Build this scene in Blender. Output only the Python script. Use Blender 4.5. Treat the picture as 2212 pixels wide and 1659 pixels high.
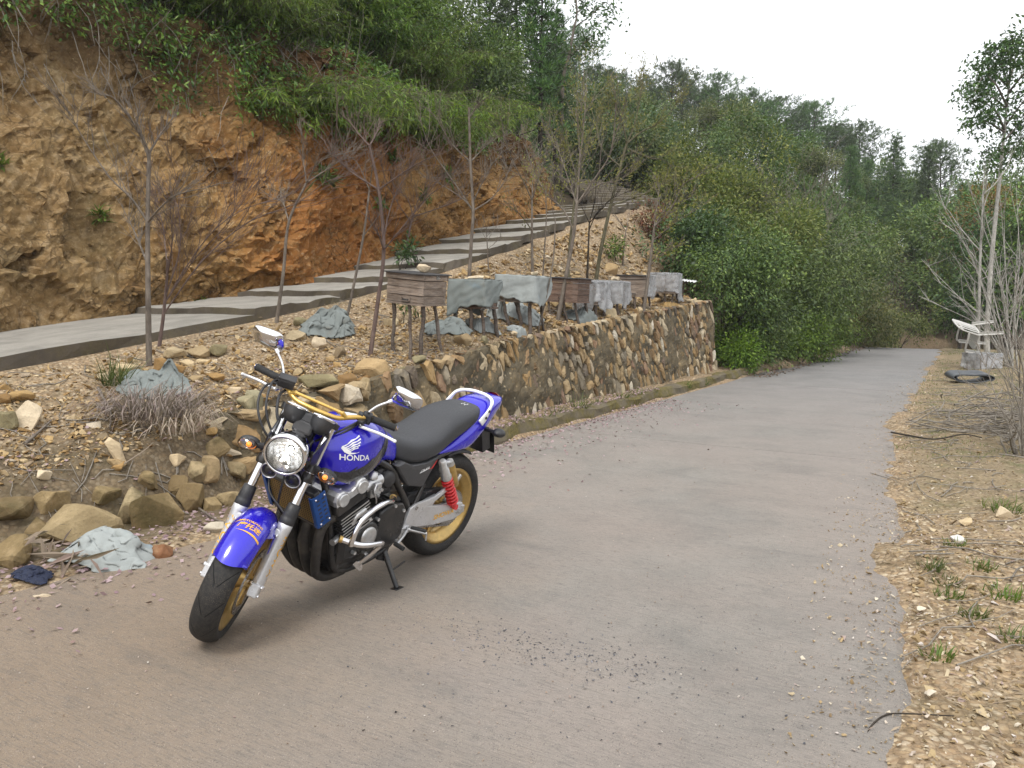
import bpy, bmesh, math, random
import numpy as np
from mathutils import Vector, Matrix
from mathutils.bvhtree import BVHTree
for _o in list(bpy.data.objects):
	bpy.data.objects.remove(_o)
SC = bpy.context.scene
COL = SC.collection
# ---------------------------------------------------------------- camera
CAM_H, PITCH, FPX = 1.454, math.radians(5.808), 1751.1      # height, tilt down, focal length for a 2212 px wide frame
cam_data = bpy.data.cameras.new("camera")
cam_data.sensor_width = 36.0
cam_data.lens = FPX / 2212.0 * 36.0
cam_data.clip_start = 0.05
cam_data.clip_end = 2000.0
cam = bpy.data.objects.new("camera", cam_data)
cam.location = (0.0, 0.0, CAM_H)
cam.rotation_euler = (math.radians(90) - PITCH, 0.0, 0.0)
COL.objects.link(cam)
SC.camera = cam
# ---------------------------------------------------------------- sky (bright overcast) and sun
SUN_EL, SUN_AZ = math.radians(58), math.radians(200)         # high, behind and a little left of the camera
world = bpy.data.worlds.new("World")
SC.world = world
world.use_nodes = True
wn, wl = world.node_tree.nodes, world.node_tree.links
wn.clear()
w_out = wn.new("ShaderNodeOutputWorld")
w_bg = wn.new("ShaderNodeBackground")
w_sky = wn.new("ShaderNodeTexSky")
w_sky.sky_type = 'NISHITA'
w_sky.sun_disc = False
w_sky.sun_elevation = SUN_EL
w_sky.sun_rotation = SUN_AZ
w_sky.air_density = 1.0
w_sky.dust_density = 4.0
w_sky.ozone_density = 1.0
w_hs = wn.new("ShaderNodeHueSaturation")
w_hs.inputs['Saturation'].default_value = 0.18               # cloud cover: the blue is nearly gone
w_mix = wn.new("ShaderNodeMixRGB")
w_mix.inputs['Fac'].default_value = 0.65
w_mix.inputs['Color2'].default_value = (10.0, 10.2, 10.5, 1)  # even white cloud deck
w_bg.inputs['Strength'].default_value = 0.11
wl.new(w_sky.outputs[0], w_hs.inputs['Color'])
wl.new(w_hs.outputs[0], w_mix.inputs['Color1'])
wl.new(w_mix.outputs[0], w_bg.inputs['Color'])
wl.new(w_bg.outputs[0], w_out.inputs['Surface'])
sun_data = bpy.data.lights.new("sun", 'SUN')
sun_data.energy = 1.2
sun_data.angle = math.radians(18)
sun_data.color = (1.0, 0.97, 0.92)
sun = bpy.data.objects.new("sun", sun_data)
_sd = Vector((math.sin(SUN_AZ) * math.cos(SUN_EL), math.cos(SUN_AZ) * math.cos(SUN_EL), math.sin(SUN_EL)))
sun.rotation_euler = _sd.to_track_quat('Z', 'Y').to_euler()
sun.location = (0, -5, 20)
COL.objects.link(sun)
SC.view_settings.view_transform = 'Standard'
SC.view_settings.look = 'None'
SC.view_settings.exposure = 0.8
SC.view_settings.gamma = 1.0
SC.view_settings.use_curve_mapping = False
SC.render.engine = 'CYCLES'
try:
	SC.cycles.max_bounces = 6
	SC.cycles.transparent_max_bounces = 8
	SC.cycles.diffuse_bounces = 3
	SC.cycles.glossy_bounces = 3
	SC.cycles.use_denoising = True
except Exception:
	pass
# ================================================================ helpers
RNG = np.random.default_rng(7)
rnd = random.Random(11)
def tag(o, label=None, cat=None, group=None, kind=None):
	if label: o['label'] = label
	if cat: o['category'] = cat
	if group: o['group'] = group
	if kind: o['kind'] = kind
	return o
def link(o, parent=None):
	COL.objects.link(o)
	if parent is not None:
		o.parent = parent
	return o
def empty(name, loc=(0, 0, 0), rot=(0, 0, 0)):
	o = bpy.data.objects.new(name, None)
	o.empty_display_size = 0.2
	o.location = loc
	o.rotation_euler = rot
	return link(o)
def obj(name, me, parent=None, loc=None, rot=None, scale=None):
	o = bpy.data.objects.new(name, me)
	if loc is not None: o.location = loc
	if rot is not None: o.rotation_euler = rot
	if scale is not None: o.scale = scale
	return link(o, parent)
def mesh_np(name, V, F, mat=None, smooth=False, attrs=None):
	"""V (n,3), F (m,k) with one k; attrs: dict name -> per-vertex float array"""
	V = np.asarray(V, np.float32); F = np.asarray(F, np.int32)
	me = bpy.data.meshes.new(name)
	k = F.shape[1]
	me.vertices.add(len(V)); me.vertices.foreach_set("co", V.ravel())
	me.loops.add(F.size); me.loops.foreach_set("vertex_index", F.ravel())
	me.polygons.add(len(F))
	me.polygons.foreach_set("loop_start", np.arange(0, F.size, k, dtype=np.int32))
	me.polygons.foreach_set("use_smooth", np.full(len(F), smooth, bool))
	if attrs:
		for nm, a in attrs.items():
			at_ = me.attributes.new(nm, 'FLOAT', 'POINT')
			at_.data.foreach_set("value", np.asarray(a, np.float32).ravel())
	me.update(calc_edges=True)
	me.validate()
	if mat: me.materials.append(mat)
	return me
class MB:
	"""collects simple shapes and turns them into one mesh"""
	def __init__(s):
		s.v, s.f, s.sm = [], [], []
	def add(s, V, F, smooth=False):
		o = len(s.v)
		s.v += [tuple(map(float, p)) for p in V]
		s.f += [tuple(i + o for i in f) for f in F]
		s.sm += [smooth] * len(F)
		return s
	def box(s, c, size, R=None, bev=0.0):
		if bev > 0:
			bm = bmesh.new()
			bmesh.ops.create_cube(bm, size=1.0)
			for v in bm.verts:
				v.co = Vector((v.co.x * size[0], v.co.y * size[1], v.co.z * size[2]))
			bmesh.ops.bevel(bm, geom=list(bm.edges), offset=bev, segments=2, profile=0.5, affect='EDGES')
			V = [v.co.copy() for v in bm.verts]
			bm.verts.index_update()
			F = [[v.index for v in f.verts] for f in bm.faces]
			bm.free()
		else:
			V = [Vector((x * size[0] / 2, y * size[1] / 2, z * size[2] / 2)) for x in (-1, 1) for y in (-1, 1) for z in (-1, 1)]
			F = [(0, 1, 3, 2), (4, 6, 7, 5), (0, 4, 5, 1), (2, 3, 7, 6), (0, 2, 6, 4), (1, 5, 7, 3)]
		if R is not None:
			V = [R @ v for v in V]
		c = Vector(c)
		return s.add([v + c for v in V], F)
	def tube(s, pts, r, n=8, caps=True, smooth=True):
		pts = [Vector(p) for p in pts]
		m = len(pts)
		rs = r if hasattr(r, '__len__') else [r] * m
		V, F = [], []
		up = None
		for i, p in enumerate(pts):
			d = (pts[min(i + 1, m - 1)] - pts[max(i - 1, 0)])
			if d.length < 1e-9: d = Vector((0, 0, 1))
			d.normalize()
			if up is None:
				a = Vector((0, 0, 1)) if abs(d.z) < 0.9 else Vector((1, 0, 0))
			else:
				a = up
			x = a - d * a.dot(d)
			if x.length < 1e-6: x = d.orthogonal()
			x.normalize(); up = x
			y = d.cross(x)
			for k in range(n):
				t = 2 * math.pi * k / n
				V.append(p + (x * math.cos(t) + y * math.sin(t)) * rs[i])
		for i in range(m - 1):
			for k in range(n):
				F.append((i * n + k, i * n + (k + 1) % n, (i + 1) * n + (k + 1) % n, (i + 1) * n + k))
		s.add(V, F, smooth)
		if caps:
			s.add(V[:n], [tuple(reversed(range(n)))])
			s.add(V[-n:], [tuple(range(n))])
		return s
	def lathe(s, prof, c=(0, 0, 0), axis=(0, 1, 0), n=40, smooth=True, closed=False):
		"""prof: list of (along axis, radius)"""
		ax = Vector(axis).normalized()
		x = ax.orthogonal().normalized(); y = ax.cross(x)
		c = Vector(c)
		V, F = [], []
		m = len(prof)
		for (a, r) in prof:
			for k in range(n):
				t = 2 * math.pi * k / n
				V.append(c + ax * a + (x * math.cos(t) + y * math.sin(t)) * r)
		for i in range(m if closed else m - 1):
			j = (i + 1) % m
			for k in range(n):
				F.append((i * n + k, i * n + (k + 1) % n, j * n + (k + 1) % n, j * n + k))
		return s.add(V, F, smooth)
	def loft(s, rings, caps=True, smooth=True, closed=True):
		n = len(rings[0]); V = [p for r in rings for p in r]; F = []
		for i in range(len(rings) - 1):
			for k in range(n if closed else n - 1):
				F.append((i * n + k, i * n + (k + 1) % n, (i + 1) * n + (k + 1) % n, (i + 1) * n + k))
		s.add(V, F, smooth)
		if caps:
			s.add(rings[0], [tuple(reversed(range(n)))])
			s.add(rings[-1], [tuple(range(n))])
		return s
	def prism(s, poly, off, smooth=False):
		"""poly: list of 3D points, off: extrusion vector"""
		n = len(poly); P = [Vector(p) for p in poly]; off = Vector(off)
		V = P + [p + off for p in P]
		F = [tuple(reversed(range(n))), tuple(range(n, 2 * n))]
		F += [(i, (i + 1) % n, n + (i + 1) % n, n + i) for i in range(n)]
		return s.add(V, F, smooth)
	def xform(s, fn, start=0):
		for i in range(start, len(s.v)):
			s.v[i] = tuple(fn(Vector(s.v[i])))
		return s
	def mesh(s, name, mat=None, weld=False):
		me = bpy.data.meshes.new(name)
		me.from_pydata(s.v, [], s.f)
		me.polygons.foreach_set("use_smooth", s.sm)
		bm = bmesh.new(); bm.from_mesh(me)
		if weld: bmesh.ops.remove_doubles(bm, verts=bm.verts, dist=1e-5)
		bmesh.ops.recalc_face_normals(bm, faces=bm.faces)
		bm.to_mesh(me); bm.free()
		me.update()
		if mat: me.materials.append(mat)
		return me
	def build(s, name, mat=None, parent=None, bevel=0.0, sub=0, seg=2, weld=False):
		o = obj(name, s.mesh(name, mat, weld), parent)
		if sub:
			m = o.modifiers.new("sub", 'SUBSURF'); m.levels = sub; m.render_levels = sub
		if bevel:
			m = o.modifiers.new("bev", 'BEVEL'); m.width = bevel; m.segments = seg; m.limit_method = 'ANGLE'
			m.angle_limit = math.radians(38)
		return o
# ---- numpy noise
def _hash(ix, iy, iz, seed):
	h = (ix * 374761393 + iy * 668265263 + iz * 2147483647 + seed * 974711) & 0xFFFFFFFF
	h = ((h ^ (h >> 13)) * 1274126177) & 0xFFFFFFFF
	h = ((h ^ (h >> 16)) * 2246822519) & 0xFFFFFFFF
	return ((h ^ (h >> 15)) & 0xFFFFFF) / float(0xFFFFFF)
def vnoise(P, scale=1.0, seed=0):
	P = np.asarray(P, float) * scale
	if P.shape[-1] == 2: P = np.concatenate([P, np.zeros(P.shape[:-1] + (1,))], -1)
	I = np.floor(P).astype(np.int64); f = P - I; f = f * f * (3 - 2 * f)
	r = 0
	for dx in (0, 1):
		for dy in (0, 1):
			for dz in (0, 1):
				w = (f[..., 0] if dx else 1 - f[..., 0]) * (f[..., 1] if dy else 1 - f[..., 1]) * (f[..., 2] if dz else 1 - f[..., 2])
				r = r + w * _hash(I[..., 0] + dx, I[..., 1] + dy, I[..., 2] + dz, seed)
	return r * 2 - 1
def fbm(P, scale=1.0, octv=4, seed=0, gain=0.5):
	a, r = 1.0, 0
	for i in range(octv):
		r = r + a * vnoise(P, scale * 2 ** i, seed + i * 17); a *= gain
	return r
def facets(P, scale, seed=0, tilt=0.9):
	"""voronoi cells, each a randomly tilted plane: broken rock"""
	P = np.asarray(P, float) * scale
	I = np.floor(P).astype(np.int64)
	best = np.full(P.shape[:-1], 1e9); second = best.copy(); val = np.zeros(P.shape[:-1])
	for dx in (-1, 0, 1):
		for dy in (-1, 0, 1):
			for dz in (-1, 0, 1):
				J = I + np.array([dx, dy, dz])
				c = np.stack([_hash(J[..., 0], J[..., 1], J[..., 2], seed + k) for k in range(3)], -1) + J
				g = np.stack([_hash(J[..., 0], J[..., 1], J[..., 2], seed + 5 + k) for k in range(3)], -1) * 2 - 1
				h = _hash(J[..., 0], J[..., 1], J[..., 2], seed + 9) * 2 - 1
				d = P - c; q = (d * d).sum(-1)
				v = h + tilt * (d * g).sum(-1)
				m = q < best
				second = np.where(m, best, np.minimum(second, q))
				val = np.where(m, v, val); best = np.where(m, q, best)
	crack = np.sqrt(second) - np.sqrt(best)
	return val, crack
def sstep(a, b, x):
	t = np.clip((x - a) / (b - a), 0, 1)
	return t * t * (3 - 2 * t)
def resamp(pts, n):
	P = [Vector(p) for p in pts]
	L = [0]
	for a, b in zip(P, P[1:]): L.append(L[-1] + (b - a).length)
	out = []
	for i in range(n):
		t = L[-1] * i / (n - 1)
		k = 0
		while k < len(L) - 2 and L[k + 1] < t: k += 1
		f = (t - L[k]) / max(1e-9, L[k + 1] - L[k])
		out.append(P[k].lerp(P[k + 1], f))
	return out
def smooth_path(pts, n=24):
	"""Catmull-Rom through the points"""
	P = [Vector(p) for p in pts]
	P = [P[0] * 2 - P[1]] + P + [P[-1] * 2 - P[-2]]
	out = []
	segs = len(P) - 3
	per = max(2, n // segs)
	for i in range(segs):
		a, b, c, d = P[i:i + 4]
		for k in range(per):
			t = k / per
			out.append(0.5 * ((2 * b) + (c - a) * t + (2 * a - 5 * b + 4 * c - d) * t * t + (3 * b - a - 3 * c + d) * t ** 3))
	out.append(P[-2])
	return out
# ---- material helper
class Mat:
	def __init__(s, name):
		s.m = bpy.data.materials.new(name); s.m.use_nodes = True
		s.nt = s.m.node_tree; s.N = s.nt.nodes; s.L = s.nt.links
		s.b = s.N['Principled BSDF']; s.out = s.N['Material Output']
	def n(s, t, **kw):
		nd = s.N.new(t)
		for k, v in kw.items(): setattr(nd, k, v)
		return nd
	def lk(s, a, b): s.L.new(a, b)
	def put(s, sock, v):
		if isinstance(v, bpy.types.NodeSocket): s.lk(v, sock)
		elif isinstance(v, (tuple, list)) and len(v) == 3 and sock.type == 'RGBA': sock.default_value = (*v, 1)
		else: sock.default_value = v
	def pos(s): return s.n('ShaderNodeNewGeometry').outputs['Position']
	def oc(s): return s.n('ShaderNodeTexCoord').outputs['Object']
	def island(s): return s.n('ShaderNodeNewGeometry').outputs['Random Per Island']
	def orand(s): return s.n('ShaderNodeObjectInfo').outputs['Random']
	def attr(s, nm): return s.n('ShaderNodeAttribute', attribute_name=nm).outputs['Fac']
	def anyrand(s): return s.math('FRACT', s.math('ADD', s.math('MULTIPLY', s.island(), 7.31), s.math('MULTIPLY', s.orand(), 3.77)))
	def noise(s, scale=5, detail=4, rough=0.55, vec=None, dist=0.0, color=False):
		nd = s.n('ShaderNodeTexNoise')
		s.put(nd.inputs['Scale'], scale); nd.inputs['Detail'].default_value = detail
		nd.inputs['Roughness'].default_value = rough; nd.inputs['Distortion'].default_value = dist
		if vec is not None: s.lk(vec, nd.inputs['Vector'])
		return nd.outputs['Color' if color else 'Fac']
	def vor(s, scale=5, vec=None, feature='F1', out='Distance', rnd_=1.0):
		nd = s.n('ShaderNodeTexVoronoi', feature=feature)
		s.put(nd.inputs['Scale'], scale); nd.inputs['Randomness'].default_value = rnd_
		if vec is not None: s.lk(vec, nd.inputs['Vector'])
		return nd.outputs[out]
	def mapping(s, vec, scale=(1, 1, 1), rot=(0, 0, 0), loc=(0, 0, 0)):
		nd = s.n('ShaderNodeMapping')
		nd.inputs['Scale'].default_value = scale; nd.inputs['Rotation'].default_value = rot; nd.inputs['Location'].default_value = loc
		s.lk(vec, nd.inputs['Vector'])
		return nd.outputs[0]
	def ramp(s, fac, stops, interp='LINEAR'):
		nd = s.n('ShaderNodeValToRGB'); cr = nd.color_ramp; cr.interpolation = interp
		while len(cr.elements) < len(stops): cr.elements.new(0.5)
		for e, (p, c) in zip(cr.elements, stops):
			e.position = p
			e.color = (c, c, c, 1) if isinstance(c, (int, float)) else (*c, 1)
		s.put(nd.inputs[0], fac)
		return nd.outputs[0]
	def mix(s, fac, a, b, mode='MIX'):
		nd = s.n('ShaderNodeMixRGB', blend_type=mode)
		s.put(nd.inputs[0], fac)
		s.put(nd.inputs[1], a); s.put(nd.inputs[2], b)
		return nd.outputs[0]
	def math(s, op, a, b=0.0, clamp=False):
		nd = s.n('ShaderNodeMath', operation=op); nd.use_clamp = clamp
		s.put(nd.inputs[0], a); s.put(nd.inputs[1], b)
		return nd.outputs[0]
	def bump(s, h, strength=0.5, dist=0.02, normal=None):
		nd = s.n('ShaderNodeBump')
		nd.inputs['Strength'].default_value = strength; nd.inputs['Distance'].default_value = dist
		s.lk(h, nd.inputs['Height'])
		if normal is not None: s.lk(normal, nd.inputs['Normal'])
		s.lk(nd.outputs[0], s.b.inputs['Normal'])
		return nd.outputs[0]
	def set(s, **kw):
		names = dict(color='Base Color', rough='Roughness', metal='Metallic', spec='Specular IOR Level', coat='Coat Weight',
					 coatr='Coat Roughness', trans='Transmission Weight', ior='IOR', alpha='Alpha', emit='Emission Color',
					 emits='Emission Strength', sub='Subsurface Weight')
		for k, v in kw.items(): s.put(s.b.inputs[names[k]], v)
		return s
	def hsv(s, col, h=0.5, sat=1.0, v=1.0):
		nd = s.n('ShaderNodeHueSaturation')
		s.put(nd.inputs['Hue'], h); s.put(nd.inputs['Saturation'], sat); s.put(nd.inputs['Value'], v); s.put(nd.inputs['Color'], col)
		return nd.outputs[0]
def simple(name, color, rough=0.5, metal=0.0, coat=0.0, grain=0.06, gscale=40, spec=0.5, bump=0.0, dirt=None):
	"""plain material with a little uneven tone, gloss and dust"""
	m = Mat(name)
	o = m.oc()
	nz = m.noise(gscale, 5, 0.6, o)
	c = m.mix(m.ramp(nz, [(0.3, 0.0), (0.7, 1.0)]), tuple(x * (1 - grain * 2) for x in color), tuple(min(1, x * (1 + grain)) for x in color))
	if dirt:
		c = m.mix(m.ramp(m.noise(9, 6, 0.65, o), [(0.45, 0.0), (0.75, dirt[1])]), c, dirt[0])
	m.set(color=c, metal=metal, coat=coat, spec=spec, coatr=0.05)
	m.set(rough=m.ramp(m.noise(gscale * 0.4, 4, 0.6, o), [(0.3, max(0.02, rough - 0.08)), (0.7, min(1, rough + 0.08))]))
	if bump: m.bump(nz, bump, 0.002)
	return m.m
def leafy(name, cols, rough=0.55, transl=0.3, olv=0.25):
	"""leaf material: tone differs leaf by leaf and plant by plant"""
	m = Mat(name)
	k = len(cols)
	r = m.ramp(m.island(), [(i / max(1, k - 1), c) for i, c in enumerate(cols)])
	r = m.hsv(r, h=m.ramp(m.orand(), [(0, 0.485), (1, 0.515)]), sat=m.ramp(m.orand(), [(0, 0.85), (1, 1.1)]),
			 v=m.math('ADD', 1 - olv, m.math('MULTIPLY', m.orand(), olv * 2)))
	m.set(color=r, rough=rough, spec=0.35)
	t = m.n('ShaderNodeBsdfTranslucent'); m.lk(m.mix(0.5, r, (0.16, 0.22, 0.03)), t.inputs['Color'])
	mx = m.n('ShaderNodeMixShader'); mx.inputs[0].default_value = transl
	m.lk(m.b.outputs[0], mx.inputs[1]); m.lk(t.outputs[0], mx.inputs[2]); m.lk(mx.outputs[0], m.out.inputs['Surface'])
	return m.m
# ================================================================ lie of the land
# s runs along the left edge of the road (away from the camera), t is the distance to the left of that edge
P0 = np.array([-0.15, 8.19]); DS = np.array([0.5288, 0.8487]); DT = np.array([-0.8487, 0.5288])
def to_st(x, y):
	dx, dy = np.asarray(x) - P0[0], np.asarray(y) - P0[1]
	return dx * DS[0] + dy * DS[1], dx * DT[0] + dy * DT[1]
def to_xy(s, t):
	return P0[0] + DS[0] * np.asarray(s) + DT[0] * np.asarray(t), P0[1] + DS[1] * np.asarray(s) + DT[1] * np.asarray(t)
def ip(x, tab):
	return np.interp(x, [a for a, _ in tab], [b for _, b in tab])
ROAD_R = [(-60, -5.2), (-30, -4.8), (-7, -4.45), (-4.07, -4.22), (-0.8, -3.8), (2.86, -3.34), (11, -2.94), (21.2, -2.5), (60, -2.4)]
WALL_TOP = [(-30, 0.2), (-6, 0.24), (-4, 0.37), (-3.2, 0.50), (-2, 0.66), (-0.6, 0.80), (0.9, 0.96), (3.4, 1.14), (8.4, 1.44), (9, 1.45)]
PATH_TOP = [(-30, -1.5), (-7, 0.6), (-3.1, 1.07), (-0.9, 1.37), (0.4, 1.58), (1.4, 1.77), (2.5, 2.0), (3.7, 2.27), (7.6, 3.15), (13.2, 4.12), (14, 4.2), (18, 3.6), (24, 2.2), (34, 1.2), (60, 1.0)]
PATH_T = [(-60, 2.5), (3.5, 2.5), (7.6, 3.0), (13.2, 3.8), (60, 3.8)]
CLIFF_T = [(-60, 4.85), (-2, 4.8), (0.2, 4.3), (1.2, 4.05), (3, 4.1), (5, 4.35), (8, 4.8), (10.6, 5.45), (12.3, 6.0), (13.1, 7.0), (13.6, 9.0), (14.1, 13.5), (15, 40), (60, 60)]
PATH_W = 2.35
def road_z(s):
	return -1.1 * sstep(20.0, 36.0, np.asarray(s, float))
def ridge(a):
	return ip(a, [(-0.6, 0.30), (-0.1, 0.30), (0.05, 0.25), (0.1, 0.20), (0.26, 0.165), (0.34, 0.145), (0.40, 0.125), (0.44, 0.075), (0.50, 0.055), (0.57, 0.045), (0.7, 0.03), (2.0, 0.02)])
def gz(x, y, rough=True):
	x = np.asarray(x, float); y = np.asarray(y, float)
	s, t = to_st(x, y)
	tr = ip(s, ROAD_R)
	rz = road_z(s)
	P2 = np.stack([x, y], -1)
	n1 = fbm(P2, 1.6, 4, 3) if rough else 0 * x
	n2 = fbm(P2, 7.0, 2, 9) if rough else 0 * x
	# --- left of the road
	te, zb = ip(s, PATH_T), ip(s, PATH_TOP) - 0.13
	z0 = ip(s, WALL_TOP)
	z0 = z0 + (0.14 - z0) * sstep(8.25, 8.6, s)
	u = np.clip((t - 0.66) / (te - 0.66), 0, 1)
	pw = 1 + 0.55 * np.clip(s / 8, 0, 1) * (1 - sstep(8.3, 9.5, s))
	zl = z0 + (zb - z0) * u ** pw
	bump = (0.05 * n1 + 0.022 * n2) * np.clip(u * 6, 0, 1) * np.clip((te - 0.12 - t) * 4, 0, 1)
	zl = zl + bump
	foot = 0.02 + 0.115 * sstep(-1.0, 0.2, s)                       # strip between road and wall
	soft = 1 - sstep(-3.2, -2.5, s)                                # near end: an earth bank instead of the wall
	w = sstep(0.66 - 0.38 * soft, 0.76 + 0.0 * soft, t + 0.10 * n1 * soft)
	foot = foot + 0.03 * n1 * sstep(0.0, 0.2, t)
	zl = foot * (1 - w) + zl * w
	tc = ip(s, CLIFF_T)
	plate = ip(s, [(-12, 5.5), (0, 5.5), (4, 5.55), (8, 5.4), (13, 5.3)]) + 0.42 * np.maximum(t - tc - 1.7, 0) + 0.25 * n1
	k = sstep(tc + 0.55, tc + 1.75, t)
	zl = np.where(t > te + 0.02, (zb - 0.04) * (1 - k) + np.minimum(plate, 13) * k, zl)
	beyond = sstep(13.6, 15.0, s)
	zl = zl + beyond * np.clip(t - te - 1.0, 0, 30) * 0.32
	# --- right of the road
	q = tr - t
	zr = 0.015 + 0.035 * n1 + 0.012 * n2 + rz - 0.11 * np.maximum(q - 3.2, 0)
	zr = np.maximum(zr, -1.8 + 0.2 * n1)
	# --- below and beside the road
	kb = sstep(-1.2, -0.4, s) * (1 - sstep(10.5, 11.5, s))
	inl = sstep(-0.32, 0.02, t + 0.14 * n1 * (1 - kb) + 0.25 * (1 - sstep(-3.0, -1.0, s)) - 0.16 * kb)
	inr = sstep(-0.30, 0.16, q + 0.05 * n1 + 0.035 * n2)
	z = np.where(t > -1.0, (rz - 0.05) * (1 - inl) + (zl + rz * (1 - sstep(0, 6, t))) * inl, (rz - 0.05) * (1 - inr) + zr * inr)
	# --- the wooded hill across
	a = x / np.maximum(y, 5)
	top = np.maximum(ridge(a) * 60 + 1.4, -1)
	h = -2.0 + (top + 2.0) * sstep(25, 62, y) + 0.5 * n1 * sstep(26, 34, y)
	keep = sstep(25, 31, y)
	d = h - z
	z = z + keep * np.where(d > 0, d, 0) * sstep(0.0, 0.6, d)
	return z
def at(px, py, d):
	"""the place d metres in front of the camera that the photo shows at (px, py), for a 2212 px wide frame"""
	cx, cy = (px - 1106) / FPX, (829.5 - py) / FPX
	c, s_ = math.cos(PITCH), math.sin(PITCH)
	fy, fz = c + cy * s_, -s_ + cy * c
	return Vector((cx / fy * d, d, CAM_H + fz / fy * d))
def on_ground(px, py, d0=1.5, d1=120.0):
	"""first place along that line of sight that lies on the ground"""
	dd = np.geomspace(d0, d1, 1600)
	p1 = at(px, py, 1.0)
	X, Y, Z = p1.x * dd, dd, CAM_H + (p1.z - CAM_H) * dd
	G = gz(X, Y)
	below = np.nonzero(Z < G)[0]
	i = below[0] if len(below) else -1
	return Vector((X[i], Y[i], float(G[i])))
def gpt(x, y):
	return Vector((x, y, float(gz(np.array([x]), np.array([y]))[0])))
def gst(s, t):
	x, y = to_xy(s, t)
	return gpt(float(x), float(y))
# ---------------------------------------------------------------- ground material
def ground_material():
	m = Mat("earth")
	p = m.pos()
	big = m.noise(0.9, 5, 0.6, p)
	mid = m.noise(5.5, 6, 0.62, p)
	fine = m.noise(38, 5, 0.6, p)
	peb = m.vor(26, p, 'F1', 'Distance'); pebc = m.vor(26, p, 'F1', 'Color')
	peb2 = m.vor(60, p, 'F1', 'Color')
	dirt = m.ramp(mid, [(0.28, (0.085, 0.060, 0.034)), (0.45, (0.195, 0.136, 0.072)), (0.6, (0.29, 0.205, 0.112)), (0.8, (0.40, 0.30, 0.175))])
	dirt = m.mix(m.ramp(big, [(0.45, 0.0), (0.66, 0.40)]), dirt, (0.29, 0.165, 0.075))
	stone = m.ramp(pebc, [(0.0, (0.16, 0.10, 0.05)), (0.3, (0.34, 0.21, 0.09)), (0.55, (0.47, 0.33, 0.17)), (0.8, (0.56, 0.46, 0.31)), (1.0, (0.30, 0.24, 0.2))])
	dirt = m.mix(m.ramp(peb, [(0.34, 0.9), (0.5, 0.0)]), dirt, stone)
	dirt = m.mix(m.ramp(m.vor(26, p, 'DISTANCE_TO_EDGE'), [(0.0, 0.65), (0.07, 0.0)]), dirt, (0.07, 0.048, 0.027))
	dirt = m.mix(0.35, dirt, m.ramp(peb2, [(0.1, (0.12, 0.08, 0.04)), (0.5, (0.33, 0.21, 0.1)), (0.9, (0.5, 0.4, 0.25))]))
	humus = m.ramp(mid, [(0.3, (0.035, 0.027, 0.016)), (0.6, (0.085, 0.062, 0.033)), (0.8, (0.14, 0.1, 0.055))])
	straw = m.ramp(m.noise(60, 5, 0.7, m.mapping(p, (0.35, 1.6, 1), (0, 0, 0.5))), [(0.3, (0.10, 0.075, 0.04)), (0.55, (0.235, 0.175, 0.09)), (0.75, (0.36, 0.29, 0.17))])
	green = m.ramp(fine, [(0.3, (0.03, 0.05, 0.012)), (0.7, (0.09, 0.13, 0.03))])
	straw = m.mix(m.ramp(m.noise(2.2, 5, 0.65, p), [(0.50, 0.0), (0.68, 0.7)]), straw, green)
	c = m.mix(m.math('MULTIPLY', m.attr("litter"), 0.9), dirt, straw)
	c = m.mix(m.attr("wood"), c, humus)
	mossy = m.math('MULTIPLY', m.ramp(m.noise(1.7, 5, 0.65, p), [(0.5, 0.0), (0.66, 0.5)]), m.math('SUBTRACT', 1.0, m.attr("litter"), True))
	c = m.mix(mossy, c, (0.085, 0.07, 0.028))
	c = m.hsv(c, 0.5, 0.86, 0.96)
	m.set(color=c, rough=0.93, spec=0.2)
	h = m.math('ADD', m.math('MULTIPLY', m.math('SUBTRACT', 1.0, peb, True), 0.8), m.math('MULTIPLY', fine, 0.5))
	m.bump(h, 0.7, 0.02)
	return m.m
def steps_axis(*spans):
	out = []
	for a, b, n in spans: out += list(np.linspace(a, b, n, endpoint=False))
	return np.array(out + [spans[-1][1]])
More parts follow.
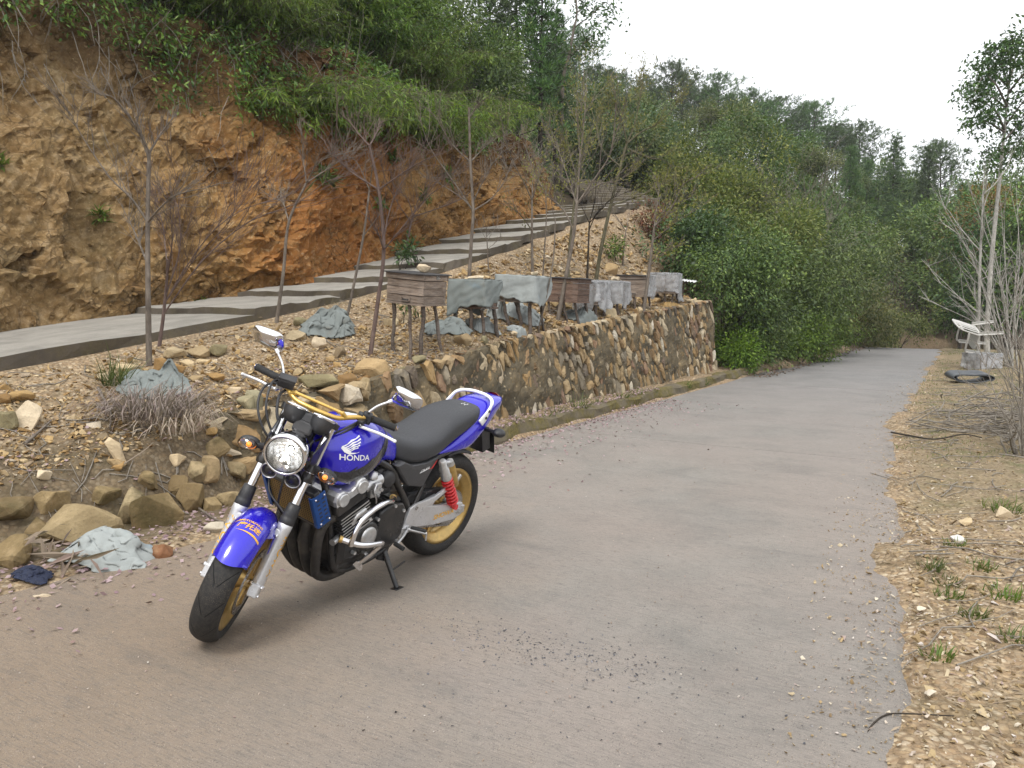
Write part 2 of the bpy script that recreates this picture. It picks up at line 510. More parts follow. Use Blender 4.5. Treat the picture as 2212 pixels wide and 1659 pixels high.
def build_ground():
	S = steps_axis((-70, -12, 14), (-12, -5.2, 34), (-5.2, 9.5, 165), (9.5, 24, 74), (24, 70, 56), (70, 260, 20))
	T = steps_axis((-170, -30, 14), (-30, -9, 26), (-9, -4.9, 38), (-4.9, -2.2, 48), (-2.2, -0.6, 10), (-0.6, 0.36, 24), (0.36, 0.64, 8), (0.64, 0.78, 8), (0.78, 2.5, 40), (2.5, 2.56, 3), (2.56, 4.8, 12), (4.8, 8, 22), (8, 34, 36), (34, 170, 16))
	SS, TT = np.meshgrid(S, T, indexing='ij')
	X, Y = to_xy(SS, TT)
	Z = gz(X, Y)
	ns, nt = SS.shape
	idx = np.arange(ns * nt).reshape(ns, nt)
	F = np.stack([idx[:-1, :-1], idx[1:, :-1], idx[1:, 1:], idx[:-1, 1:]], -1).reshape(-1, 4)
	tr = ip(SS, ROAD_R); tc = ip(SS, CLIFF_T)
	nz = fbm(np.stack([X, Y], -1), 0.5, 4, 21)
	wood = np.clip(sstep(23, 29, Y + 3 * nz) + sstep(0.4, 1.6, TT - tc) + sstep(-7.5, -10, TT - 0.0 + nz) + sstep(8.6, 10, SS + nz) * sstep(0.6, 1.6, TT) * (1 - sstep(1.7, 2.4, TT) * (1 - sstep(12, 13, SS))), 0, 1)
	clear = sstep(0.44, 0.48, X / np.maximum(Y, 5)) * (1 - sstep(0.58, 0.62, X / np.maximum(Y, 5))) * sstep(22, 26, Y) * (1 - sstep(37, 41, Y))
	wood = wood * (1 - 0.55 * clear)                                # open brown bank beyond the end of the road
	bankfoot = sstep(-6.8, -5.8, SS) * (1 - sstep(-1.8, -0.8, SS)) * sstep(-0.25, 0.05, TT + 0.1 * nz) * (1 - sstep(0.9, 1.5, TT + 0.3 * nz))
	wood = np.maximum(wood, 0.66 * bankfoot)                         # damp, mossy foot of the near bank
	litter = np.clip(sstep(0.0, 0.3, tr - TT) * sstep(-1.5, 2.5, SS + 2.2 * nz + 0.5 * (tr - TT)) * (0.9), 0, 1)
	me = mesh_np("ground", np.stack([X, Y, Z], -1).reshape(-1, 3), F, ground_material(), True, {"wood": wood, "litter": litter})
	tag(obj("ground", me), kind='structure')
build_ground()
# ---------------------------------------------------------------- road
def road_material():
	m = Mat("road_concrete")
	p = m.pos()
	# along / across coordinates of the road
	st = m.mapping(p, (1, 1, 1), (0, 0, -math.atan2(DS[1], DS[0])))
	across = m.mapping(st, (11.0, 1.7, 1))               # long across the road, thin along it
	grain = m.noise(420, 3, 0.7, p)
	sand = m.noise(140, 4, 0.7, p)
	streak = m.noise(9, 6, 0.65, across)
	streak2 = m.noise(2.2, 5, 0.6, m.mapping(st, (3.4, 0.7, 1)))
	patch = m.noise(0.55, 5, 0.6, p)
	patch2 = m.noise(1.9, 6, 0.65, p)
	base = m.ramp(patch2, [(0.3, (0.205, 0.195, 0.178)), (0.5, (0.258, 0.243, 0.220)), (0.7, (0.305, 0.288, 0.262))])
	pink = m.mix(m.ramp(patch, [(0.36, 0.0), (0.58, 0.75)]), base, (0.315, 0.272, 0.240))
	# bare grey concrete further up, dusty brown by the motorcycle
	sx = m.n('ShaderNodeSeparateXYZ'); m.lk(st, sx.inputs[0])
	far = m.ramp(m.math('ADD', m.math('MULTIPLY', sx.outputs[0], 0.05), m.math('MULTIPLY', patch, 0.35)), [(0.5, 0.0), (1.0, 1.0)])
	c = m.mix(m.math('MULTIPLY', far, 0.8), pink, m.ramp(patch2, [(0.3, (0.165, 0.168, 0.172)), (0.7, (0.255, 0.255, 0.255))]))
	sep = m.n('ShaderNodeSeparateXYZ'); m.lk(p, sep.inputs[0])
	lft = m.math('ADD', m.math('MULTIPLY', sep.outputs[0], -0.30), m.math('MULTIPLY', patch2, 0.55))
	c = m.mix(m.ramp(lft, [(0.22, 0.0), (0.72, 0.72)]), c, m.ramp(sand, [(0.3, (0.225, 0.165, 0.112)), (0.7, (0.335, 0.255, 0.18))]))
	c = m.mix(m.ramp(streak, [(0.50, 0.0), (0.70, 0.52)]), c, (0.115, 0.112, 0.108))
	c = m.mix(m.math('MULTIPLY', m.ramp(streak2, [(0.54, 0.0), (0.74, 0.34)]), m.ramp(m.noise(0.8, 4, 0.6, p), [(0.42, 0.0), (0.6, 1.0)])), c, (0.10, 0.10, 0.10))
	c = m.mix(m.ramp(grain, [(0.54, 0.0), (0.68, 0.6)]), c, (0.085, 0.078, 0.072))
	c = m.mix(m.ramp(m.noise(260, 2, 0.6, p), [(0.62, 0.0), (0.72, 0.55)]), c, (0.46, 0.41, 0.36))
	c = m.mix(m.ramp(m.vor(55, p, 'F1', 'Distance'), [(0.10, 0.5), (0.16, 0.0)]), c, m.ramp(m.vor(55, p, 'F1', 'Color'), [(0.2, (0.07, 0.065, 0.07)), (0.5, (0.24, 0.19, 0.16)), (0.9, (0.42, 0.38, 0.34))]))
	for sc_, lo, col in ((95, 0.16, (0.075, 0.07, 0.072)), (130, 0.17, (0.44, 0.38, 0.33)), (160, 0.20, (0.13, 0.105, 0.09))):
		c = m.mix(m.math('MULTIPLY', m.ramp(m.vor(sc_, p, 'F1', 'Distance'), [(lo, 0.75), (lo + 0.12, 0.0)]), m.ramp(m.noise(sc_ * 0.25, 2, 0.5, p), [(0.48, 0.0), (0.58, 1.0)])), c, col)
	broom = m.noise(26, 3, 0.6, m.mapping(st, (6.0, 0.25, 1)), 0.4)
	c = m.mix(m.ramp(broom, [(0.54, 0.0), (0.66, 0.34)]), c, (0.13, 0.118, 0.105))
	c = m.mix(m.ramp(sand, [(0.36, 0.25), (0.48, 0.0)]), c, (0.38, 0.34, 0.30))
	c = m.mix(m.ramp(m.noise(1.1, 7, 0.68, m.mapping(st, (1.6, 0.8, 1))), [(0.50, 0.0), (0.68, 0.28)]), c, (0.12, 0.115, 0.11))
	c = m.hsv(c, 0.5, 1.12, 0.93)
	m.set(color=c, rough=m.ramp(patch2, [(0.3, 0.72), (0.7, 0.9)]), spec=0.25)
	h = m.math('ADD', m.math('MULTIPLY', broom, 0.5), m.math('ADD', m.math('MULTIPLY', grain, 0.5), m.math('MULTIPLY', sand, 0.7)))
	m.bump(h, 0.7, 0.009)
	return m.m
JOINTS = [1.1, 7.6, 14.1, 20.6]
def build_road():
	S = list(steps_axis((-60, -8, 20), (-8, 12, 160), (12, 46, 70)))
	for j in JOINTS: S += [j - 0.022, j - 0.012, j - 0.005, j + 0.005, j + 0.012, j + 0.022]
	S = np.array(sorted(S))
	k = np.linspace(0, 1, 33)
	SS = np.repeat(S[:, None], len(k), 1)
	TR = ip(SS, ROAD_R) - 0.12
	T = TR + (0.10 - TR) * k[None, :]
	X, Y = to_xy(SS, T)
	P2 = np.stack([X, Y], -1)
	edge = np.zeros_like(SS); edge[:, 0] = 0.07; edge[:, -1] = -0.04
	T = T + edge * fbm(P2, 1.8, 3, 5)
	X, Y = to_xy(SS, T)
	Z = road_z(SS) + 0.006 * vnoise(P2, 0.7, 4)
	for j in JOINTS: Z = Z - 0.014 * (np.abs(SS - j) < 0.009)
	Z[:, 0] -= 0.06; Z[:, -1] -= 0.06
	n0, n1 = SS.shape
	idx = np.arange(n0 * n1).reshape(n0, n1)
	F = np.stack([idx[:-1, :-1], idx[:-1, 1:], idx[1:, 1:], idx[1:, :-1]], -1).reshape(-1, 4)[:, ::-1]
	me = mesh_np("road", np.stack([X, Y, Z], -1).reshape(-1, 3), F, road_material(), False)
	tag(obj("road", me), kind='structure')
build_road()
# ---------------------------------------------------------------- mossy kerb at the foot of the wall
def concrete(name, tone, moss=0.0, stain=0.5):
	m = Mat(name)
	p = m.pos()
	a = m.noise(3.0, 6, 0.65, p); f = m.noise(90, 4, 0.65, p)
	c = m.ramp(a, [(0.3, tuple(v * 0.72 for v in tone)), (0.55, tone), (0.75, tuple(v * 1.18 for v in tone))])
	c = m.mix(m.ramp(f, [(0.5, 0.0), (0.72, 0.45)]), c, tuple(v * 0.55 for v in tone))
	c = m.mix(m.ramp(m.noise(1.1, 6, 0.7, p), [(0.5, 0.0), (0.68, stain)]), c, tuple(v * 0.5 for v in tone))
	if moss:
		g = m.math('ADD', m.math('MULTIPLY', m.n('ShaderNodeSeparateXYZ').outputs[2], 0.0), m.noise(2.4, 6, 0.7, p))
		c = m.mix(m.ramp(g, [(0.44, 0.0), (0.58, moss)]), c, m.ramp(m.noise(30, 4, 0.6, p), [(0.3, (0.07, 0.055, 0.018)), (0.7, (0.17, 0.14, 0.04))]))
	m.set(color=c, rough=0.9, spec=0.25)
	m.bump(m.math('ADD', f, m.noise(16, 5, 0.6, p)), 0.6, 0.012)
	return m.m
def build_kerb():
	S = np.linspace(-1.1, 11.2, 190)
	prof = [(-0.02, -0.10), (-0.015, 0.05), (0.0, 0.125), (0.03, 0.15), (0.10, 0.152), (0.145, 0.146), (0.17, 0.13), (0.19, -0.05)]
	V = []
	for i, s in enumerate(S):
		f = float(sstep(-1.1, -0.3, s)) * float(1 - sstep(9.6, 11.2, s))
		for j, (t, z) in enumerate(prof):
			q = np.array([s, t * 3, z * 3])
			n = float(fbm(q, 1.7, 4, 31)); n2 = float(fbm(q, 6, 3, 37))
			x, y = to_xy(s, t + 0.03 * n + 0.012 * n2)
			V.append((x, y, (z + 0.02 * n + 0.012 * n2) * (0.25 + 0.75 * f) - 0.05 * (1 - f)))
	n1 = len(prof); idx = np.arange(len(V)).reshape(len(S), n1)
	F = np.stack([idx[:-1, :-1], idx[:-1, 1:], idx[1:, 1:], idx[1:, :-1]], -1).reshape(-1, 4)
	tag(obj("kerb", mesh_np("kerb", V, F[:, ::-1], concrete("kerb_concrete", (0.15, 0.125, 0.085), 0.9), False)), kind='structure')
build_kerb()
# ---------------------------------------------------------------- stepped concrete path: every slab is a piece of it
def slab_mesh(s0, s1, w, z0, z1, th, tE0, tE1):
	"""irregular slab between s0 and s1 with its own thickness"""
	ns, nt = 14, 10
	V = []
	for side in (0, 1):
		for i in range(ns + 1):
			a = i / ns; s = s0 + (s1 - s0) * a
			for j in range(nt + 1):
				b = j / nt
				t = tE0 + (tE1 - tE0) * a + w * b
				q = np.array([s, t, side * 3.0])
				e = 1.0 if (i in (0, ns) or j in (0, nt)) else 0.0
				n = float(fbm(q, 2.6, 3, 41)); n2 = float(fbm(q, 8.0, 2, 43))
				x, y = to_xy(s + 0.018 * n * e + 0.010 * n2 * e, t + (0.02 * n + 0.015 * n2) * e)
				z = z0 + (z1 - z0) * a + 0.008 * n - (th if side else (0.014 * e * (0.6 + n2)))
				V.append((float(x), float(y), z))
	n1 = nt + 1; N = (ns + 1) * n1
	F = []
	for i in range(ns):
		for j in range(nt):
			a = i * n1 + j
			F.append((a, a + 1, a + n1 + 1, a + n1)); F.append((N + a, N + a + n1, N + a + n1 + 1, N + a + 1))
	ring = [j for j in range(n1)] + [i * n1 + nt for i in range(1, ns + 1)] + [ns * n1 + j for j in range(nt - 1, -1, -1)] + [i * n1 for i in range(ns - 1, 0, -1)]
	for a, b in zip(ring, ring[1:] + ring[:1]): F.append((a, N + a, N + b, b))
	return V, F
def build_path():
	root = tag(empty("path"), kind='structure')
	mt = concrete("path_concrete", (0.30, 0.28, 0.245), 0.0, 0.3)
	ms = concrete("path_side_concrete", (0.125, 0.105, 0.082), 0.25, 0.6)        # rough formed sides, darkened mostly by shade put into the colour, partly soil stain
	B = [-7.5, -0.9, 0.42, 1.4, 2.5, 3.7, 4.9, 6.1, 7.3, 8.5, 9.7, 10.9, 12.1, 13.3]
	for k in range(len(B) - 1):
		s0, s1 = B[k], B[k + 1]
		t0, t1 = float(ip(s0, PATH_T)), float(ip(s1 + 0.06, PATH_T))
		za, zb = float(ip(s0, PATH_TOP)), float(ip(s1, PATH_TOP))
		rise = zb - za
		z0, z1 = za + (0.015 if k else 0.0), zb - 0.05
		V, F = slab_mesh(s0, s1 + 0.06, float(ip((s0 + s1) / 2, CLIFF_T)) - t0 + 0.25, z0, z1, 0.19 if k == 0 else 0.135, t0 + 0.02, t1 + 0.02)
		me = bpy.data.meshes.new("slab"); me.from_pydata(V, [], F); me.update()
		bm = bmesh.new(); bm.from_mesh(me); bmesh.ops.recalc_face_normals(bm, faces=bm.faces); bm.to_mesh(me); bm.free()
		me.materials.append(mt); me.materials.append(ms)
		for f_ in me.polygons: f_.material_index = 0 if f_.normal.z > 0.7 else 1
		obj("slab", me, root)
	# the flight of steps that turns behind the end of the cliff
	for k in range(9):
		f = k / 8.0
		c = Vector((3.05 - 0.75 * f - 0.25 * f * f, 22.2 + 3.4 * f, 4.20 + 0.98 * f))
		m = MB()
		yaw = 0.12 + 0.25 * f
		m.box((0, 0, -0.11), (1.75 - 0.35 * f, 0.56, 0.22), Matrix.Rotation(yaw, 3, 'Z'), 0.015)
		o = m.build("step", mt, root); o.location = c
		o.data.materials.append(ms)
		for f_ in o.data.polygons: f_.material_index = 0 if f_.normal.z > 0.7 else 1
build_path()
# ---------------------------------------------------------------- cut bank (cliff) of broken ochre rock
def cliff_material():
	m = Mat("cliff_rock")
	p = m.pos()
	big = m.noise(0.55, 5, 0.6, p); mid = m.noise(2.6, 7, 0.65, p); fine = m.noise(17, 6, 0.68, p)
	cell = m.vor(4.2, m.mapping(p, (1, 1, 1.3), (0.3, 0.4, 0)), 'F1', 'Color')
	c = m.ramp(mid, [(0.26, (0.085, 0.052, 0.024)), (0.42, (0.205, 0.115, 0.044)), (0.55, (0.30, 0.168, 0.06)), (0.68, (0.385, 0.232, 0.093)), (0.82, (0.50, 0.36, 0.19))])
	c = m.mix(0.35, c, m.ramp(cell, [(0.1, (0.12, 0.075, 0.03)), (0.45, (0.31, 0.18, 0.07)), (0.8, (0.42, 0.30, 0.15)), (1.0, (0.2, 0.16, 0.1))]))
	sx = m.n('ShaderNodeSeparateXYZ'); m.lk(p, sx.inputs[0])
	# iron red soil in the middle of the cut, weathered olive stone at its left end
	d = m.math('ABSOLUTE', m.math('ADD', m.math('ADD', sx.outputs[0], 2.55), m.math('MULTIPLY', m.math('SUBTRACT', mid, 0.5), 2.6)))
	red = m.ramp(d, [(0.2, 0.75), (1.15, 0.0)])
	c = m.mix(m.math('MULTIPLY', red, 0.9), c, m.ramp(fine, [(0.3, (0.21, 0.078, 0.024)), (0.6, (0.37, 0.155, 0.05)), (0.8, (0.46, 0.22, 0.08))]))
	c = m.mix(m.ramp(big, [(0.46, 0.0), (0.66, 0.55)]), c, m.ramp(fine, [(0.3, (0.21, 0.092, 0.030)), (0.7, (0.37, 0.175, 0.058))]))
	lf = m.math('ADD', m.math('MULTIPLY', sx.outputs[0], -0.42), m.math('SUBTRACT', mid, 2.1))
	c = m.mix(m.ramp(lf, [(0.0, 0.0), (0.5, 0.5)]), c, m.ramp(m.noise(7, 6, 0.7, p), [(0.32, (0.08, 0.07, 0.036)), (0.5, (0.235, 0.19, 0.105)), (0.62, (0.42, 0.35, 0.22)), (0.75, (0.56, 0.48, 0.33))]))
	c = m.mix(m.ramp(m.noise(5, 6, 0.7, p), [(0.60, 0.0), (0.70, 0.5)]), c, (0.50, 0.39, 0.24))
	c = m.mix(m.ramp(m.noise(8.5, 6, 0.7, p), [(0.53, 0.0), (0.68, 0.7)]), c, (0.055, 0.040, 0.02))
	c = m.mix(m.ramp(m.noise(21, 6, 0.72, p), [(0.56, 0.0), (0.66, 0.6)]), c, (0.50, 0.37, 0.20))
	c = m.mix(m.ramp(m.noise(1.6, 6, 0.7, p), [(0.56, 0.0), (0.68, 0.35)]), c, (0.09, 0.075, 0.03))
	top = m.math('ADD', m.math('MULTIPLY', sx.outputs[2], 0.55), m.math('MULTIPLY', m.noise(1.3, 6, 0.65, p), 1.5))
	c = m.mix(m.ramp(m.math('SUBTRACT', top, 2.75), [(0.12, 0.0), (0.75, 0.72)]), c, m.ramp(fine, [(0.3, (0.040, 0.027, 0.017)), (0.7, (0.125, 0.08, 0.042))]))
	pit = m.vor(7.5, m.mapping(p, (1, 1, 1.4), (0.4, 0.2, 0.3)), 'DISTANCE_TO_EDGE')
	c = m.mix(m.math('MULTIPLY', m.ramp(pit, [(0.0, 0.75), (0.09, 0.0)]), m.ramp(m.noise(1.4, 4, 0.6, p), [(0.45, 0.0), (0.6, 1.0)])), c, (0.05, 0.034, 0.018))
	c = m.mix(m.ramp(m.noise(11, 5, 0.7, p), [(0.60, 0.0), (0.68, 0.55)]), c, (0.52, 0.40, 0.235))
	c = m.hsv(c, 0.497, 1.05, 0.94)
	m.set(color=c, rough=0.92, spec=0.2)
	m.bump(m.math('ADD', m.math('MULTIPLY', fine, 1.0), m.math('MULTIPLY', m.noise(60, 4, 0.65, p), 0.45)), 0.9, 0.035)
	return m.m
M_CLIFF = cliff_material()
CLIFF_PTS = {}
def build_cliff():
	line = smooth_path([to_xy(s, t) + (0,) if False else (*map(float, to_xy(s, t)), 0) for s, t in
						[(-11, 4.8), (-6, 4.8), (-2, 4.75), (0.2, 4.3), (1.2, 4.02), (3, 4.08), (5, 4.33), (8, 4.78), (10.6, 5.42), (12.3, 6.0), (13.1, 7.1), (13.6, 9.1), (14.1, 13.2)]], 80)
	line = resamp(line, 540)
	NH = 92
	L = np.array([(p.x, p.y) for p in line])
	tang = np.gradient(L, axis=0); tang /= np.linalg.norm(tang, axis=1)[:, None]
	nrm = np.stack([tang[:, 1], -tang[:, 0]], -1)               # out of the rock, towards the path
	S, T = to_st(L[:, 0], L[:, 1])
	zb = ip(S, PATH_TOP) - 0.35
	far = sstep(12.2, 13.5, S + 0.4 * np.maximum(T - 8, 0)) * 0
	h = np.linspace(0, 1, NH)
	top = ip(S, [(-12, 5.7), (0, 5.7), (4, 5.75), (8, 5.6), (13, 5.45)]) + 0.25 * fbm(L, 0.5, 3, 71)
	topS = top
	Zg = zb[:, None] + (topS - zb)[:, None] * h[None, :]
	back = 0.15 * h + 0.85 * h ** 1.2 + 0.8 * sstep(0.90, 1.0, h)     # leans back, rounds off at the top
	X = L[:, 0][:, None] - nrm[:, 0][:, None] * back[None, :]
	Y = L[:, 1][:, None] - nrm[:, 1][:, None] * back[None, :]
	P = np.stack([X, Y, Zg], -1)
	rot = np.array([[0.83, 0.2, 0.5], [-0.3, 0.95, 0.1], [-0.45, -0.25, 0.85]])
	Q = P @ rot.T
	f1, c1 = facets(Q * np.array([1, 1, 1.25]), 0.95, 3, 1.1)
	f2, c2 = facets(Q * np.array([1, 1, 1.5]), 2.6, 13, 1.2)
	f3, c3 = facets(Q * np.array([0.8, 1.2, 2.0]), 7.0, 23, 1.2)
	f4, c4 = facets(Q, 16.0, 29, 1.2)
	soil = sstep(0.0, 0.6, fbm(P, 0.4, 3, 77) + 0.5 * sstep(0.75, 0.95, h)[None, :])
	f5, c5 = facets(Q * np.array([1, 1, 1.3]), 0.42, 33, 1.0)
	zone = sstep(-0.15, 0.45, fbm(P, 0.55, 3, 91))                     # blocky outcrops alternate with crumbling soil
	disp = 0.26 * fbm(P, 0.45, 3, 61) + 0.20 * f5 + (0.10 * f1 + 0.075 * f2 * zone) * (1 - 0.6 * soil) + (0.045 * f3 * (0.25 + 0.75 * zone) + 0.016 * f4) + 0.06 * fbm(P, 2.2, 5, 63)
	disp = disp - 0.06 * (1 - sstep(0.0, 0.10, c1)) * zone - 0.03 * (1 - sstep(0.0, 0.12, c2)) * zone
	disp = disp * (0.35 + 0.65 * sstep(0, 0.08, h))[None, :]
	P[..., 0] += nrm[:, 0][:, None] * disp; P[..., 1] += nrm[:, 1][:, None] * disp
	P[..., 2] += 0.06 * f2 * sstep(0, 0.1, h)[None, :]
	n0, n1 = P.shape[:2]
	idx = np.arange(n0 * n1).reshape(n0, n1)
	F = np.stack([idx[:-1, :-1], idx[1:, :-1], idx[1:, 1:], idx[:-1, 1:]], -1).reshape(-1, 4)
	me = mesh_np("cliff", P.reshape(-1, 3), F, M_CLIFF, False)
	c = tag(obj("cliff", me), kind='structure')
	CLIFF_PTS['P'] = P; CLIFF_PTS['n'] = nrm; CLIFF_PTS['S'] = S
	return c
CLIFF = build_cliff()
# ================================================================ stones
def stone_material(name, stops, moss=0.25, bumpd=0.02, scale=1.0):
	m = Mat(name)
	o = m.pos()
	r = m.anyrand()
	a = m.noise(6 * scale, 6, 0.65, o); f = m.noise(45 * scale, 5, 0.65, o)
	c = m.ramp(r, stops, 'LINEAR')
	c = m.mix(m.ramp(a, [(0.3, 0.55), (0.55, 0.0)]), c, m.mix(0.6, c, (0.09, 0.055, 0.025)))
	c = m.mix(m.ramp(a, [(0.55, 0.0), (0.75, 0.45)]), c, (0.50, 0.38, 0.22))
	c = m.mix(m.ramp(f, [(0.52, 0.0), (0.7, 0.4)]), c, m.mix(0.7, c, (0.07, 0.05, 0.03)))
	c = m.mix(m.ramp(m.noise(2.8 * scale, 6, 0.7, o), [(0.5, 0.0), (0.66, moss)]), c, (0.075, 0.062, 0.025))
	m.set(color=c, rough=0.88, spec=0.25)
	m.bump(m.math('ADD', a, m.math('MULTIPLY', f, 0.5)), 0.7, bumpd)
	return m.m
OCHRE = [(0.0, (0.19, 0.11, 0.045)), (0.2, (0.30, 0.18, 0.07)), (0.42, (0.38, 0.245, 0.10)), (0.6, (0.42, 0.29, 0.145)), (0.78, (0.33, 0.24, 0.13)), (0.9, (0.48, 0.385, 0.24)), (1.0, (0.22, 0.165, 0.10))]
WALLC = [(0.0, (0.139, 0.090, 0.049)), (0.16, (0.244, 0.162, 0.081)), (0.34, (0.325, 0.226, 0.116)), (0.5, (0.383, 0.290, 0.168)), (0.62, (0.464, 0.394, 0.278)), (0.72, (0.116, 0.102, 0.084)), (0.82, (0.232, 0.145, 0.099)), (0.92, (0.348, 0.232, 0.104)), (1.0, (0.557, 0.510, 0.418))]
M_ROCK = stone_material("loose_rock", OCHRE, 0.3)
M_WALLSTONE = stone_material("wall_stone", WALLC, 0.45)
M_BANKSTONE = stone_material("bank_stone", [(0, (0.13, 0.092, 0.046)), (0.35, (0.20, 0.142, 0.068)), (0.7, (0.26, 0.19, 0.095)), (1, (0.33, 0.26, 0.15))], 0.75)
M_GREENROCK = stone_material("green_rock", [(0, (0.20, 0.17, 0.09)), (0.5, (0.26, 0.225, 0.13)), (1, (0.31, 0.28, 0.18))], 0.5)
M_PALEROCK = stone_material("pale_rock", [(0, (0.44, 0.33, 0.18)), (0.5, (0.55, 0.43, 0.27)), (1, (0.60, 0.50, 0.36))], 0.1)
def hull(seed, n=16, size=(1, 1, 1), bev=0.05, flat=None):
	"""angular broken stone, about unit size, as (verts, faces)"""
	r = random.Random(seed)
	bm = bmesh.new()
	for i in range(n):
		v = Vector((r.gauss(0, 1), r.gauss(0, 1), r.gauss(0, 1))).normalized() * r.uniform(0.78, 1.0)
		# push towards a box: flat broken faces
		k = max(abs(v.x), abs(v.y), abs(v.z))
		v = v.lerp(v / k * 0.8, 0.45)
		bm.verts.new((v.x * size[0] / 2, v.y * size[1] / 2, v.z * size[2] / 2))
	g = bmesh.ops.convex_hull(bm, input=bm.verts)
	dead = [e for e in g.get('geom_interior', []) + g.get('geom_unused', []) if isinstance(e, bmesh.types.BMVert) and e.is_valid]
	dead = list(set(dead))
	if dead: bmesh.ops.delete(bm, geom=dead, context='VERTS')
	bmesh.ops.dissolve_limit(bm, angle_limit=math.radians(14), verts=bm.verts, edges=bm.edges)
	if bev:
		bmesh.ops.bevel(bm, geom=list(bm.edges), offset=bev * min(size), segments=1, profile=0.5, affect='EDGES', clamp_overlap=True)
	bmesh.ops.triangulate(bm, faces=[f for f in bm.faces if len(f.verts) > 4])
	bm.verts.index_update()
	V = [v.co.copy() for v in bm.verts]; F = [[v.index for v in f.verts] for f in bm.faces]
	bm.free()
	return V, F
def rock_mesh(name, seed, size, mat, n=16, rough_=0.03, sub=True):
	V, F = hull(seed, n, size, 0.05)
	bm = bmesh.new()
	vs = [bm.verts.new(v) for v in V]
	for f in F:
		try: bm.faces.new([vs[i] for i in f])
		except ValueError: pass
	if sub:
		bmesh.ops.triangulate(bm, faces=bm.faces)
		bmesh.ops.subdivide_edges(bm, edges=[e for e in bm.edges if e.calc_length() > 0.28 * min(size)], cuts=1, use_grid_fill=True)
		P = np.array([v.co for v in bm.verts])
		d = fbm(P + seed * 3.1, 2.2 / max(size), 3, seed) * rough_ * max(size)
		bm.normal_update()
		for v, k in zip(bm.verts, d): v.co += v.normal * float(k)
	bmesh.ops.recalc_face_normals(bm, faces=bm.faces)
	me = bpy.data.meshes.new(name); bm.to_mesh(me); bm.free()
	me.materials.append(mat)
	return me
# ================================================================ mortared rubble retaining wall
def clip_poly(poly, n, d):
	out = []
	for i in range(len(poly)):
		a, b = poly[i], poly[(i + 1) % len(poly)]
		da, db = a[0] * n[0] + a[1] * n[1] - d, b[0] * n[0] + b[1] * n[1] - d
		if da <= 0: out.append(a)
		if da * db < 0:
			f = da / (da - db); out.append((a[0] + (b[0] - a[0]) * f, a[1] + (b[1] - a[1]) * f))
	return out
WALL_S0, WALL_S1 = -3.7, 8.36
def wall_top(s): return float(ip(s, WALL_TOP)) + 0.015
def wall_foot(s): return 0.0 + 0.12 * float(sstep(-1.0, 0.2, s)) - 0.08 * float(1 - sstep(-3, -1, s))
def wall_pt(s, z, out=0.0):
	"""point on the leaning face; out = how far it stands proud"""
	zt = wall_top(s)
	t = 0.42 + 0.13 * (z / 1.2) - out + 0.75 * float(1 - sstep(-3.7, -2.3, s))
	x, y = to_xy(s, t)
	return Vector((float(x), float(y), z))
